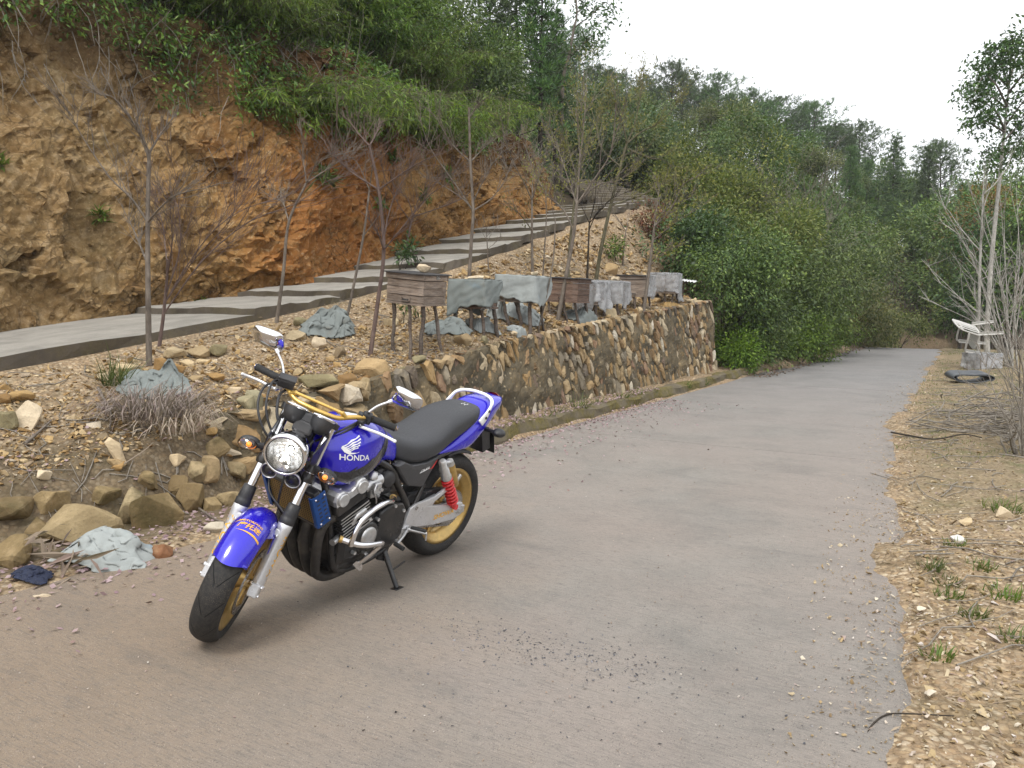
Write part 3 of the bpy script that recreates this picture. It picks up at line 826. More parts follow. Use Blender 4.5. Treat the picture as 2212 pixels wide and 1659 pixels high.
def build_wall():
	root = tag(empty("stone_wall", tuple(gst(2.0, 0.45))), "low retaining wall of ochre and white rubble stones in dark mossy mortar beside the road", "wall", None, "thing")
	root_inv = Matrix.Translation(-root.location)
	# mortar body with rough face, top and far end
	m = Mat("wall_mortar"); p = m.pos()
	a = m.noise(3.2, 6, 0.68, p); f = m.noise(40, 5, 0.65, p)
	c = m.ramp(a, [(0.3, (0.062, 0.053, 0.038)), (0.5, (0.125, 0.102, 0.066)), (0.64, (0.19, 0.146, 0.086)), (0.78, (0.26, 0.20, 0.115))])
	c = m.mix(m.ramp(m.noise(1.3, 5, 0.65, p), [(0.5, 0.0), (0.66, 0.6)]), c, (0.052, 0.048, 0.036))
	c = m.mix(m.ramp(m.vor(17, p, 'F1', 'Distance'), [(0.12, 0.7), (0.3, 0.0)]), c, m.ramp(m.vor(17, p, 'F1', 'Color'), [(0.2, (0.10, 0.07, 0.035)), (0.6, (0.30, 0.20, 0.09)), (0.9, (0.45, 0.38, 0.26))]))
	m.set(color=c, rough=0.93, spec=0.2)
	m.bump(m.math('ADD', a, f), 0.8, 0.025)
	V = []
	S = np.linspace(WALL_S0, WALL_S1, 300)
	nz_ = 26
	for s in S:
		for j in range(nz_ + 7):
			if j <= nz_:
				z = wall_foot(s) - 0.08 + (wall_top(s) + 0.0 - wall_foot(s) + 0.08) * j / nz_
				pnt = wall_pt(s, z)
			else:
				k = j - nz_
				pnt = wall_pt(s, wall_top(s), -0.055 * k); pnt.z = wall_top(s) + 0.02 - 0.004 * k * k
			V.append(pnt)
	# far end: turns back into the bank
	n1 = nz_ + 7
	ext = []
	for e in range(1, 12):
		for j in range(n1):
			base = V[(len(S) - 1) * n1 + j]
			ext.append(base + Vector((DT[0] * 0.09 * e + DS[0] * 0.012 * e, DT[1] * 0.09 * e + DS[1] * 0.012 * e, 0.0)))
	V += ext
	A = np.array([tuple(v) for v in V])
	d = 0.05 * fbm(A, 2.2, 4, 81) + 0.02 * fbm(A, 9, 3, 83)
	A[:, 0] -= DT[0] * d; A[:, 1] -= DT[1] * d; A[:, 2] += 0.4 * d
	n0 = len(S) + 11
	idx = np.arange(n0 * n1).reshape(n0, n1)
	F = np.stack([idx[:-1, :-1], idx[1:, :-1], idx[1:, 1:], idx[:-1, 1:]], -1).reshape(-1, 4)
	A -= np.array(root.location)
	obj("mortar", mesh_np("mortar", A, F, m.m, False), root)
	# stones: cells of a stretched, leaning voronoi pattern on the face
	r = random.Random(5)
	pts = []
	s = WALL_S0
	def cell(sv):                                           # stones get bigger towards the near end
		return 0.20 if sv < -1.0 else 0.150 if sv < 2.5 else 0.132
	while s < WALL_S1 - 0.02:
		c_ = cell(s)
		z = wall_foot(s) - 0.02 + r.random() * c_
		zt = wall_top(s)
		while z < zt - 0.02:
			hh = c_ * r.uniform(0.8, 1.9) if s > -1.2 else c_ * r.uniform(0.8, 1.3)
			pts.append((s + r.uniform(-0.38, 0.38) * c_, z + hh * 0.4, c_))
			z += hh
		s += c_ * r.uniform(0.72, 0.95)
	ASP = 1.8
	pts = [q for q in pts if r.random() > 0.2]
	cells = []
	for i, (s0, z0, c_) in enumerate(pts):
		asp = ASP if s0 > -1.2 else 1.0
		poly = [(-c_ * 1.1, -c_ * 1.1), (c_ * 1.1, -c_ * 1.1), (c_ * 1.1, c_ * 1.1), (-c_ * 1.1, c_ * 1.1)]
		lean = 0.2 + 0.25 * math.sin(i * 12.9898) if s0 > -1.2 else 0.0
		for k, (s1, z1, _) in enumerate(pts):
			if k == i or abs(s1 - s0) > 0.75 or abs(z1 - z0) > 0.95: continue
			dz = (z1 - z0) / asp; ds = (s1 - s0) + (z1 - z0) * lean
			L = math.hypot(ds, dz)
			if L < 1e-6: continue
			poly = clip_poly(poly, (ds / L, dz / L), L / 2)
			if len(poly) < 3: break
		if len(poly) < 3: continue
		cx = sum(q[0] for q in poly) / len(poly); cy = sum(q[1] for q in poly) / len(poly)
		k = r.choice((0.55, 0.64, 0.72, 0.8, 0.86, 0.92)) if s0 > -1.2 else r.uniform(0.74, 0.93)
		if r.random() < 0.06: continue                      # bare mortar
		pl = []
		q2 = []
		for (a_, b_) in poly:                               # extra corners for a broken outline
			q2.append((a_, b_))
		n_ = len(q2)
		for q in range(n_):
			a0, b0 = q2[q]; a1, b1 = q2[(q + 1) % n_]
			for f_ in (0.12, 0.5, 0.88):
				x_ = a0 + (a1 - a0) * f_; y_ = b0 + (b1 - b0) * f_
				j_ = r.uniform(0.80, 1.12)
				pl.append(((cx + (x_ - cx) * k * j_), (cy + (y_ - cy) * k * j_)))
		out = []
		for (a_, b_) in pl:
			zz = b_ * asp
			out.append((s0 + a_ - zz * lean, z0 + zz))
		zs = [q[1] for q in out]
		area = (max(q[0] for q in out) - min(q[0] for q in out)) * (max(zs) - min(zs))
		if max(zs) > wall_top(s0) + 0.02: out = [(a_, min(b_, wall_top(a_) + 0.015 + 0.02 * math.sin(a_ * 40))) for a_, b_ in out]
		if max(q[1] for q in out) - min(q[1] for q in out) < 0.05: continue
		cells.append((area, s0, z0, out))
	# the largest in the picture become parts, the small rest is one part
	def size_in_view(c):
		x, y = to_xy(c[1], 0.45)
		return c[0] / max(1.0, float(y)) ** 2 * (0.25 if c[1] < -4.6 else 1)
	cells.sort(key=size_in_view, reverse=True)
	small = MB()
	for n, (area, s0, z0, out) in enumerate(cells):
		proud = r.uniform(0.002, 0.022) if s0 > -1.2 else r.uniform(0.03, 0.09)
		mb = MB() if n < 296 else small
		cs = sum(q[0] for q in out) / len(out); cz = sum(q[1] for q in out) / len(out)
		tiltx, tiltz = r.uniform(-0.16, 0.16), r.uniform(-0.14, 0.10)
		rings = []
		for (kk, pr) in ((1.02, -0.05), (1.0, proud * 0.5), (0.90, proud), (0.5, proud * 1.25 + 0.004)):
			ring = []
			for (a_, b_) in out:
				sa, zb_ = cs + (a_ - cs) * kk, cz + (b_ - cz) * kk
				o_ = pr
				if pr > 0: o_ = max(0.005, pr + tiltx * (a_ - cs) + tiltz * (b_ - cz) * 0.5 + r.uniform(-0.006, 0.006))
				ring.append(wall_pt(sa, zb_, o_) - root.location)
			rings.append(ring)
		nn = len(out); V = [q for rg in rings for q in rg]; F = []
		for a_ in range(len(rings) - 1):
			for b_ in range(nn): F.append((a_ * nn + b_, a_ * nn + (b_ + 1) % nn, (a_ + 1) * nn + (b_ + 1) % nn, (a_ + 1) * nn + b_))
		V.append(sum((Vector(q) for q in rings[-1]), Vector()) / nn + Vector((r.uniform(-.01, .01), -r.uniform(0, 0.012), 0)))
		top = (len(rings) - 1) * nn
		for b_ in range(nn): F.append((top + b_, top + (b_ + 1) % nn, len(V) - 1))
		mb.add(V, F, False)
		if n < 296: mb.build("stone", M_WALLSTONE, root)
	if small.v:
		o = small.build("small_stones", M_WALLSTONE, root); o['kind'] = 'stuff'
	return root
WALL = build_wall()
# ================================================================ motorcycle
# own frame: x forward, y to the rider's left, z up, rear tyre touching the ground at the origin
BK_LOC, BK_YAW, BK_LEAN, BK_STEER = (-0.480, 4.603, 0.004), -2.1653, 0.2142, 0.6003
RAKE = math.radians(25.1)
ST_A = Vector((1.50, 0, 0)); ST_D = Vector((-math.sin(RAKE), 0, math.cos(RAKE)))
_SR = Matrix.Rotation(BK_STEER, 3, ST_D)
def steer(v):
	return ST_A + _SR @ (v - ST_A)
def paint(name, col, flake=0.25):
	m = Mat(name); o = m.oc()
	n = m.noise(900, 1, 0.5, o)
	c = m.mix(m.ramp(n, [(0.55, 0.0), (0.7, flake)]), col, tuple(min(1, x * 2.2 + 0.03) for x in col))
	dust = m.noise(6, 6, 0.7, o)
	c = m.mix(m.ramp(dust, [(0.5, 0.0), (0.8, 0.05)]), c, (0.35, 0.3, 0.25))
	m.set(color=c, rough=m.ramp(dust, [(0.4, 0.2), (0.7, 0.32)]), coat=1.0, coatr=0.03, metal=0.2, spec=0.5)
	return m.m
def chrome(name, col=(0.78, 0.78, 0.80), rough=0.07, grime=0.12):
	m = Mat(name); o = m.oc()
	d = m.noise(14, 6, 0.7, o)
	m.set(color=m.mix(m.ramp(d, [(0.5, 0.0), (0.75, grime)]), col, (0.30, 0.25, 0.2)), metal=1.0,
		 rough=m.ramp(d, [(0.35, rough), (0.7, rough + 0.10)]))
	return m.m
M_BLUE = paint("blue_paint", (0.014, 0.006, 0.47))
M_CHROME = chrome("chrome")
M_ALU = simple("cast_aluminium", (0.60, 0.60, 0.60), 0.38, 0.85, 0, 0.08, 60, dirt=((0.22, 0.19, 0.15), 0.35))
M_SILVER = simple("silver_paint", (0.62, 0.62, 0.63), 0.34, 0.55, 0.3, 0.05, 90, dirt=((0.3, 0.26, 0.2), 0.25))
M_GOLD = simple("gold_anodised", (0.55, 0.37, 0.13), 0.36, 0.75, 0, 0.08, 50, dirt=((0.2, 0.16, 0.1), 0.3))
M_GOLDBAR = simple("gold_bar", (0.62, 0.40, 0.10), 0.30, 0.6, 0.4, 0.04, 60)
M_BLACKP = simple("black_plastic", (0.022, 0.022, 0.024), 0.5, 0, 0, 0.15, 120, bump=0.1, dirt=((0.12, 0.105, 0.09), 0.2))
M_BLACKM = simple("black_metal", (0.020, 0.020, 0.021), 0.33, 0.2, 0.2, 0.12, 60, dirt=((0.14, 0.12, 0.1), 0.3))
M_DARKGREY = simple("dark_grey_panel", (0.050, 0.050, 0.053), 0.42, 0.1, 0.1, 0.1, 150, bump=0.05)
M_SEAT = simple("seat_vinyl", (0.038, 0.039, 0.043), 0.55, 0, 0, 0.12, 260, bump=0.25)
M_RUB = simple("grip_rubber", (0.018, 0.018, 0.018), 0.75, 0, 0, 0.12, 200, bump=0.3)
M_EXH = simple("exhaust_black", (0.035, 0.032, 0.030), 0.62, 0.3, 0, 0.2, 40, dirt=((0.16, 0.135, 0.105), 0.55))
M_RED = simple("red_spring", (0.62, 0.022, 0.025), 0.35, 0, 0.5, 0.06, 50)
M_BLUEANO = simple("blue_anodised", (0.012, 0.075, 0.30), 0.38, 0.6, 0.2, 0.08, 50)
M_WHITE = simple("white_paint", (0.80, 0.80, 0.80), 0.3, 0.0, 0.6, 0.03, 60)
M_YELLOW = simple("yellow_print", (0.80, 0.42, 0.02), 0.45, 0, 0.2, 0.04, 60)
M_GREYPRINT = simple("grey_stripe", (0.085, 0.082, 0.085), 0.3, 0.5, 0.8, 0.1, 100)
M_BLACKPRINT = simple("black_stripe", (0.014, 0.014, 0.016), 0.25, 0.1, 0.8, 0.1, 100)
M_REDPRINT = simple("red_print", (0.60, 0.02, 0.02), 0.4, 0, 0.2, 0.04, 60)
M_DISC = chrome("brake_steel", (0.42, 0.41, 0.40), 0.24, 0.3)
def tyre_material():
	m = Mat("tyre_rubber"); o = m.oc()
	sx = m.n('ShaderNodeSeparateXYZ'); m.lk(o, sx.inputs[0])
	ang = m.math('ARCTAN2', sx.outputs[0], sx.outputs[2])
	y = m.math('MULTIPLY', sx.outputs[1], 11.0)
	ay = m.math('ABSOLUTE', y)
	ph = m.math('FRACT', m.math('ADD', m.math('MULTIPLY', ang, 2.07), m.math('MULTIPLY', ay, 1.1)))
	g = m.math('MULTIPLY', m.ramp(m.math('ABSOLUTE', m.math('SUBTRACT', ph, 0.5)), [(0.020, 1.0), (0.035, 0.0)]), m.ramp(ay, [(0.06, 0.0), (0.10, 1.0), (0.58, 1.0), (0.64, 0.0)]))
	nz = m.noise(60, 5, 0.7, o)
	grit = m.ramp(m.noise(330, 2, 0.6, o), [(0.62, 0.0), (0.70, 1.0)])
	c = m.mix(m.ramp(nz, [(0.4, 0.0), (0.7, 0.5)]), (0.017, 0.017, 0.017), (0.062, 0.054, 0.046))
	c = m.mix(m.math('MULTIPLY', grit, m.ramp(m.noise(7, 5, 0.7, o), [(0.42, 0.0), (0.62, 0.9)])), c, (0.26, 0.20, 0.145))
	c = m.mix(g, c, (0.004, 0.004, 0.004))
	m.set(color=c, rough=0.72, spec=0.35)
	m.bump(m.math('ADD', m.math('MULTIPLY', g, -1.5), m.math('MULTIPLY', nz, 0.25)), 0.8, 0.004)
	return m.m
M_TYRE = tyre_material()
def lens_glass(name, col, emit=None):
	m = Mat(name)                                            # thin moulded cover: clear with a mirror like sheen
	t = m.n('ShaderNodeBsdfTransparent'); t.inputs[0].default_value = (*col, 1)
	g = m.n('ShaderNodeBsdfGlossy'); g.inputs['Roughness'].default_value = 0.04
	lw = m.n('ShaderNodeFresnel'); lw.inputs[0].default_value = 1.5
	mx = m.n('ShaderNodeMixShader'); m.lk(m.math('ADD', lw.outputs[0], 0.04), mx.inputs[0])
	m.lk(t.outputs[0], mx.inputs[1]); m.lk(g.outputs[0], mx.inputs[2]); m.lk(mx.outputs[0], m.out.inputs['Surface'])
	return m.m
M_GLASS = lens_glass("clear_lens", (0.97, 0.98, 0.99))
M_REFL = simple("reflector", (0.93, 0.92, 0.90), 0.16, 0.8, 0, 0.01, 30)
M_BULB = Mat("headlight_bulb").set(color=(1, .98, .9), emit=(1, 0.97, 0.9), emits=4.0).m
M_AMBER = Mat("amber_bulb").set(color=(0.9, 0.25, 0.02), emit=(1.0, 0.28, 0.02), emits=0.8, rough=0.3).m
M_SIGLENS = lens_glass("signal_lens", (0.93, 0.91, 0.90))
M_REDLENS = simple("red_lens", (0.45, 0.01, 0.012), 0.12, 0, 0.8, 0.05, 80)
def ring_section(x, zb, zt, w, n=36, pw=0.8, ph=0.8, zc=None, low=None):
	zc = (zb + zt) / 2 if zc is None else zc
	out = []
	for k in range(n):
		a = 2 * math.pi * (k + 0.5) / n
		c, s_ = math.cos(a), math.sin(a)
		y = w * math.copysign(abs(c) ** (low if low and s_ < 0 else pw), c)
		h = (zt - zc) if s_ > 0 else (zc - zb)
		out.append(Vector((x, y, zc + h * math.copysign(abs(s_) ** (low if low and s_ < 0 else ph), s_))))
	return out
def spline_sections(rows, n):
	"""rows of numbers along the body, interpolated smoothly"""
	R = np.array(rows, float)
	k = len(R); out = []
	for i in range(n):
		t = (k - 1) * i / (n - 1); a = min(int(t), k - 2); f = t - a
		p0, p1, p2, p3 = R[max(a - 1, 0)], R[a], R[a + 1], R[min(a + 2, k - 1)]
		out.append(0.5 * (2 * p1 + (p2 - p0) * f + (2 * p0 - 5 * p1 + 4 * p2 - p3) * f * f + (3 * p1 - p0 - 3 * p2 + p3) * f ** 3))
	return out
def text_mesh(s, bold=True, spacing=1.0, shear=0.0):
	cu = bpy.data.curves.new("lettering", 'FONT')
	cu.body = s; cu.align_x = 'CENTER'; cu.align_y = 'CENTER'; cu.size = 1.0; cu.space_character = spacing; cu.shear = shear
	cu.offset = 0.018 if bold else 0.0
	cu.resolution_u = 3
	o = bpy.data.objects.new("lettering", cu); COL.objects.link(o)
	dg = bpy.context.evaluated_depsgraph_get(); dg.update()
	me = bpy.data.meshes.new_from_object(o.evaluated_get(dg))
	V = [(v.co.x, v.co.y) for v in me.vertices]; F = [tuple(p.vertices) for p in me.polygons]
	bpy.data.objects.remove(o); bpy.data.curves.remove(cu); bpy.data.meshes.remove(me)
	return V, F
def poly_mesh(polys, cell=0.012):
	"""flat 2D polygons cut into small triangles so that they can follow a curved surface"""
	from mathutils.geometry import tessellate_polygon
	bm = bmesh.new()
	for poly in polys:
		vs = [bm.verts.new((a, b, 0)) for a, b in poly]
		for t in tessellate_polygon([[Vector((a, b, 0)) for a, b in poly]]):
			try: bm.faces.new([vs[i] for i in t])
			except ValueError: pass
	for _ in range(6):
		es = [e for e in bm.edges if e.calc_length() > cell]
		if not es: break
		bmesh.ops.subdivide_edges(bm, edges=es, cuts=1)
		bmesh.ops.triangulate(bm, faces=bm.faces)
	bm.verts.index_update()
	V = [(v.co.x, v.co.y) for v in bm.verts]; F = [tuple(v.index for v in f.verts) for f in bm.faces]
	bm.free()
	return V, F
def decal(name, VF, place, direction, bvh, mat, parent, lift=0.0012, post=None):
	"""flat print laid onto a surface: place maps (a,b) to a point in front of it, direction is where it is pressed"""
	V, F = VF; d = Vector(direction).normalized(); out = []
	for a, b in V:
		p = place(a, b)
		loc, nor, _, _ = bvh.ray_cast(p, d)
		if loc is None:
			loc, nor, _, _ = bvh.find_nearest(p)
		if nor.dot(d) > 0: nor = -nor
		q = loc + nor * lift
		out.append(post(q) if post else q)
	me = bpy.data.meshes.new(name); me.from_pydata(out, [], F); me.materials.append(mat); me.update()
	return obj(name, me, parent)
def build_motorcycle():
	R = Matrix.Rotation(BK_YAW, 3, 'Z') @ Matrix.Rotation(-BK_LEAN, 3, 'X')
	root = empty("motorcycle", BK_LOC, R.to_euler())
	tag(root, "blue and black naked motorcycle with gold wheels leaning on its side stand on the road", "motorcycle")
	B = lambda: MB()
	# ------------------------------------------------------------ wheels
	def wheel(c, Rt, w, rr, st, spokes, discs):
		"""wheel centre, tyre radius, tyre half width, rim radius"""
		wh = empty("wheel"); wh.parent = root
		f = steer if st else (lambda v: v)
		M = Matrix.Translation(f(Vector(c))) @ (_SR.to_4x4() if st else Matrix.Identity(4))
		wh.matrix_local = M
		k = w / 0.06
		m = B()
		prof = [(-0.040 * k, rr - 0.004), (-0.047 * k, rr + 0.004), (-0.056 * k, rr + 0.022), (-0.060 * k, rr + 0.040), (-0.0585 * k, Rt - 0.030 * k), (-0.052 * k, Rt - 0.019 * k), (-0.042 * k, Rt - 0.0105 * k), (-0.028 * k, Rt - 0.0042 * k), (-0.013 * k, Rt - 0.0008), (0, Rt)]
		prof = prof + [(-a, r_) for a, r_ in reversed(prof[:-1])]
		m.lathe(prof, n=96); m.build("tyre", M_TYRE, wh)
		m = B()
		rp = [(-0.050 * k, rr - 0.002), (-0.050 * k, rr + 0.010), (-0.044 * k, rr + 0.010), (-0.041 * k, rr - 0.006), (-0.030 * k, rr - 0.016), (-0.026 * k, rr - 0.034), (0, rr - 0.040),
			 (0.026 * k, rr - 0.034), (0.030 * k, rr - 0.016), (0.041 * k, rr - 0.006), (0.044 * k, rr + 0.010), (0.050 * k, rr + 0.010), (0.050 * k, rr - 0.002), (0.046 * k, rr - 0.012), (0.034 * k, rr - 0.024), (0.030 * k, rr - 0.044), (0, rr - 0.050),
			 (-0.030 * k, rr - 0.044), (-0.034 * k, rr - 0.024), (-0.046 * k, rr - 0.012)]
		m.lathe(rp, n=96, closed=True)
		m.build("rim", M_GOLD, wh)
		m = B()
		m.lathe([(-0.055, 0.001), (-0.055, 0.030), (-0.03, 0.042), (0.03, 0.042), (0.055, 0.030), (0.055, 0.001)], n=32, smooth=False)
		m.build("hub", M_GOLD, wh, bevel=0.003)
		for q in range(spokes):
			a = 2 * math.pi * q / spokes + 0.4
			for da in (-0.17, 0.17):
				m = B()
				p0 = Vector((math.sin(a + da * 0.6), 0, math.cos(a + da * 0.6))) * 0.036
				p1 = Vector((math.sin(a + da * 1.7), 0, math.cos(a + da * 1.7))) * (rr - 0.040)
				d = (p1 - p0).normalized(); s_ = d.cross(Vector((0, 1, 0)))
				rings = []
				for t, hw, hy in ((0, 0.017, 0.024), (0.5, 0.012, 0.018), (1, 0.016, 0.022)):
					p = p0.lerp(p1, t)
					rings.append([p + s_ * hw * x + Vector((0, hy * y, 0)) for x, y in ((-1, -.5), (-.5, -1), (.5, -1), (1, -.5), (1, .5), (.5, 1), (-.5, 1), (-1, .5))])
				m.loft(rings); m.build("spoke", M_GOLD, wh)
		for (y, ro, ri) in discs:
			m = B()
			m.lathe([(y - 0.0025, ri), (y - 0.0025, ro), (y + 0.0025, ro), (y + 0.0025, ri)], n=72, smooth=False, closed=True)
			for ringr, cnt in ((ro - 0.012, 18), (ro - 0.024, 18)):
				for q in range(cnt):
					a = 2 * math.pi * (q + (0.5 if ringr < ro - 0.02 else 0)) / cnt
					pass
			m.build("brake_disc", M_DISC, wh)
			m = B()
			for q in range(18):
				for rr_, o_ in ((ro - 0.011, 0.0), (ro - 0.022, 0.5)):
					a = 2 * math.pi * (q + o_) / 18
					m.lathe([(-0.0032, 0.0), (-0.0032, 0.0036), (0.0032, 0.0036), (0.0032, 0.0)], (math.sin(a) * rr_, y, math.cos(a) * rr_), n=8, smooth=False)
			m.build("disc_hole", M_BLACKM, wh)
			m = B()
			for q in range(6):
				a = 2 * math.pi * q / 6
				d = Vector((math.sin(a), 0, math.cos(a))); s_ = d.cross(Vector((0, 1, 0)))
				p0 = d * 0.04; p1 = d * (ri + 0.006)
				m.prism([p0 - s_ * 0.016 + Vector((0, y - 0.004, 0)), p0 + s_ * 0.016 + Vector((0, y - 0.004, 0)), p1 + s_ * 0.009 + Vector((0, y - 0.004, 0)), p1 - s_ * 0.009 + Vector((0, y - 0.004, 0))], (0, 0.008, 0))
			m.build("disc_carrier", M_GOLD, wh)
		return wh
	wheel((1.41, 0, 0.29), 0.29, 0.062, 0.216, True, 3, [(0.068, 0.148, 0.112), (-0.068, 0.148, 0.112)])
	rw = wheel((0, 0, 0.31), 0.31, 0.082, 0.218, False, 3, [(-0.085, 0.12, 0.085)])
	m = B()
	m.lathe([(0.088, 0.04), (0.088, 0.100), (0.095, 0.100), (0.095, 0.04)], n=42, smooth=False, closed=True)
	for q in range(42):
		a = 2 * math.pi * q / 42
		d = Vector((math.sin(a), 0, math.cos(a)))
		m.box(d * 0.103 + Vector((0, 0.0915, 0)), (0.007, 0.006, 0.012), Matrix.Rotation(a, 3, 'Y'))
	m.build("sprocket", M_DISC, rw)
	# ------------------------------------------------------------ fork, yokes, fender (all turned with the bars)
	def fz(z): return 1.41 - (z - 0.29) * math.tan(RAKE)
	FX = lambda z, y: Vector((fz(z), y, z))
	for sg in (1, -1):
		y = 0.105 * sg
		leg = B()
		rows = [(0.25, 0.020), (0.262, 0.026), (0.30, 0.027), (0.34, 0.0275), (0.44, 0.028), (0.50, 0.029), (0.525, 0.033), (0.545, 0.033), (0.55, 0.030)]
		leg.tube([FX(z, y) for z, _ in rows], [r_ for _, r_ in rows], 24)
		# axle clamp and lugs
		leg.box(FX(0.285, y) + Vector((0.012, 0, -0.012)), (0.06, 0.044, 0.06), Matrix.Rotation(-RAKE, 3, 'Y'), 0.006)
		leg.box(FX(0.36, y) + Vector((-0.03, 0, 0)), (0.03, 0.026, 0.05), Matrix.Rotation(-RAKE, 3, 'Y'), 0.004)
		leg.box(FX(0.47, y) + Vector((-0.03, 0, 0)), (0.03, 0.026, 0.04), Matrix.Rotation(-RAKE, 3, 'Y'), 0.004)
		leg.box(FX(0.515, y * 0.93) + Vector((0.022, -0.006 * sg, 0)), (0.022, 0.028, 0.03), Matrix.Rotation(-RAKE, 3, 'Y'), 0.004)
		lo = leg.xform(steer).build("fork_slider", M_SILVER, root)
		t = B(); t.tube([FX(0.54, y), FX(0.99, y)], 0.0205, 24)
		t.xform(steer).build("fork_tube", M_CHROME, root)
		b = B(); b.tube([FX(z, y) for z in (0.545, 0.55, 0.57, 0.575, 0.58, 0.60, 0.628, 0.632)], [0.031, 0.034, 0.034, 0.031, 0.0325, 0.0305, 0.029, 0.022], 24)
		b.xform(steer).build("fork_boot", M_BLACKP, root)
		b = B(); b.tube([FX(z, y) for z in (0.725, 0.73, 0.76, 0.765)], [0.026, 0.029, 0.029, 0.026], 24)
		b.xform(steer).build("fork_clamp", M_BLACKM, root)
		b = B(); b.lathe([(-0.006, 0), (-0.006, 0.012), (0.01, 0.012), (0.012, 0.008), (0.012, 0)], FX(0.285, y + 0.024 * sg), (0, sg, 0), 6, False)
		b.lathe([(0, 0), (0, 0.006), (0.006, 0.006), (0.006, 0)], FX(0.262, y + 0.023 * sg) + Vector((0.02, 0, 0)), (0, sg, 0), 10, False)
		b.lathe([(0, 0), (0, 0.006), (0.006, 0.006), (0.006, 0)], FX(0.30, y + 0.023 * sg) + Vector((0.026, 0, 0)), (0, sg, 0), 10, False)
		b.xform(steer).build("axle_nut", M_CHROME, root)
		# SHOWA on the slider
		tv, tf = text_mesh("SHOWA", True, 1.05)
		bv = B(); bv.tube([FX(z, y) for z in (0.30, 0.54)], 0.0285, 24)
		bvh = BVHTree.FromPolygons([Vector(q) for q in bv.v], bv.f)
		dl = Vector((0, 0, 1)); sl = Vector((-math.sin(RAKE), 0, math.cos(RAKE)))
		fwd = Vector((math.cos(RAKE), 0, math.sin(RAKE)))
		side = (fwd * 0.95 + Vector((0, 0.30 * -1, 0))).normalized() if sg < 0 else (fwd * 0.25 + Vector((0, 1, 0))).normalized()
		acr = side.cross(sl)
		ctr = FX(0.425, y)
		ori = 1 if sg < 0 else -1
		sc_ = 0.052
		decal("lettering", (tv, tf), lambda a, b_: ctr + sl * (a * sc_ * ori) + acr * (b_ * sc_ * 0.72 * -ori) * -1 + side * 0.06, -side, bvh, M_YELLOW, lo, 0.001, steer)
		# calipers behind the legs
		cb = B(); cb.box(FX(0.415, y * 0.86) + Vector((-0.105, 0, 0.02)), (0.06, 0.055, 0.12), Matrix.Rotation(-RAKE + 0.25, 3, 'Y'), 0.012)
		cb.box(FX(0.415, y * 0.86) + Vector((-0.105, 0.02 * sg, 0.02)), (0.045, 0.03, 0.09), Matrix.Rotation(-RAKE + 0.25, 3, 'Y'), 0.008)
		cb.xform(steer).build("brake_caliper", M_GOLD, root)
		bh = B(); bh.tube(smooth_path([FX(0.43, y * 0.9) + Vector((-0.1, 0, 0.04)), FX(0.56, y) + Vector((-0.07, 0.02 * sg, 0)), FX(0.70, y * 0.8) + Vector((-0.035, 0, 0)), FX(0.80, y * 0.4) + Vector((0.03, 0, 0)), FX(0.90, y * 0.6) + Vector((0.03, 0, 0))], 24), 0.005, 8)
		bh.xform(steer).build("brake_hose", M_BLACKP, root)
	ax = B(); ax.tube([Vector((1.41, -0.1, 0.29)), Vector((1.41, 0.1, 0.29))], 0.012, 16)
	ax.xform(steer).build("axle", M_CHROME, root)
	for z, hh, nm in ((0.785, 0.035, "lower_yoke"), (0.972, 0.024, "upper_yoke")):
		y_ = B()
		c = Vector((fz(z) - 0.012, 0, z))
		y_.box(c, (0.075, 0.26, hh), Matrix.Rotation(-RAKE, 3, 'Y'), 0.01)
		for sg in (1, -1): y_.tube([FX(z - hh / 2, 0.105 * sg), FX(z + hh / 2, 0.105 * sg)], 0.032, 20)
		y_.xform(steer).build(nm, M_BLACKM, root)
	# front fender: follows the tyre, with stays running to the sliders
	def fend(a, y, R0=0.312):
		"""a: angle round the axle from straight up, forward positive; y: -1..1 across"""
		w = 0.079 * (1 - 0.16 * max(0, (a - 0.2) / 1.2) ** 2)
		r_ = R0 - 0.050 * abs(y) ** 2.6
		return Vector((1.41 + math.sin(a) * r_, y * w, 0.29 + math.cos(a) * r_))
	A0, A1, NA, NY = math.radians(-62), math.radians(50), 34, 16
	def fender_grid(dr):
		rows = []
		for i in range(NA + 1):
			a = A0 + (A1 - A0) * i / NA
			rows.append([fend(a - (0.10 * abs(-1 + 2 * j / NY) ** 2 if i == NA else 0), -1 + 2 * j / NY, 0.312 + dr) for j in range(NY + 1)])
		return rows
	fb = B()
	top, bot = fender_grid(0.0), fender_grid(-0.004)
	rings = [t_ + list(reversed(b_)) for t_, b_ in zip(top, bot)]
	fb.loft(rings)
	fbv = B(); fbv.loft(top, caps=False, closed=False)
	fb.xform(steer)
	fo = fb.build("front_fender", M_BLUE, root)
	fbvh = BVHTree.FromPolygons([Vector(q) for q in fbv.v], fbv.f)
	# side plates reaching to the fork
	for sg in (1, -1):
		m = B()
		P = [fend(math.radians(-30), sg * 0.93), fend(math.radians(14), sg * 0.93), FX(0.50, 0.092 * sg) + Vector((0.045, 0, 0.0)), FX(0.43, 0.094 * sg) + Vector((0.03, 0, -0.01)), FX(0.455, 0.092 * sg) + Vector((-0.04, 0, -0.02)), FX(0.50, 0.088 * sg) + Vector((-0.06, 0, 0.02))]
		m.prism(P, (0, -0.004 * sg, 0))
		m.xform(steer).build("fender_stay", M_BLUE, fo)
		m = B(); m.lathe([(0, 0), (0, 0.009), (0.004, 0.009), (0.006, 0.006), (0.006, 0)], FX(0.505, 0.094 * sg) + Vector((0.03, 0, 0.0)), (0, sg, 0), 12, False)
		m.xform(steer).build("bolt", M_CHROME, fo)
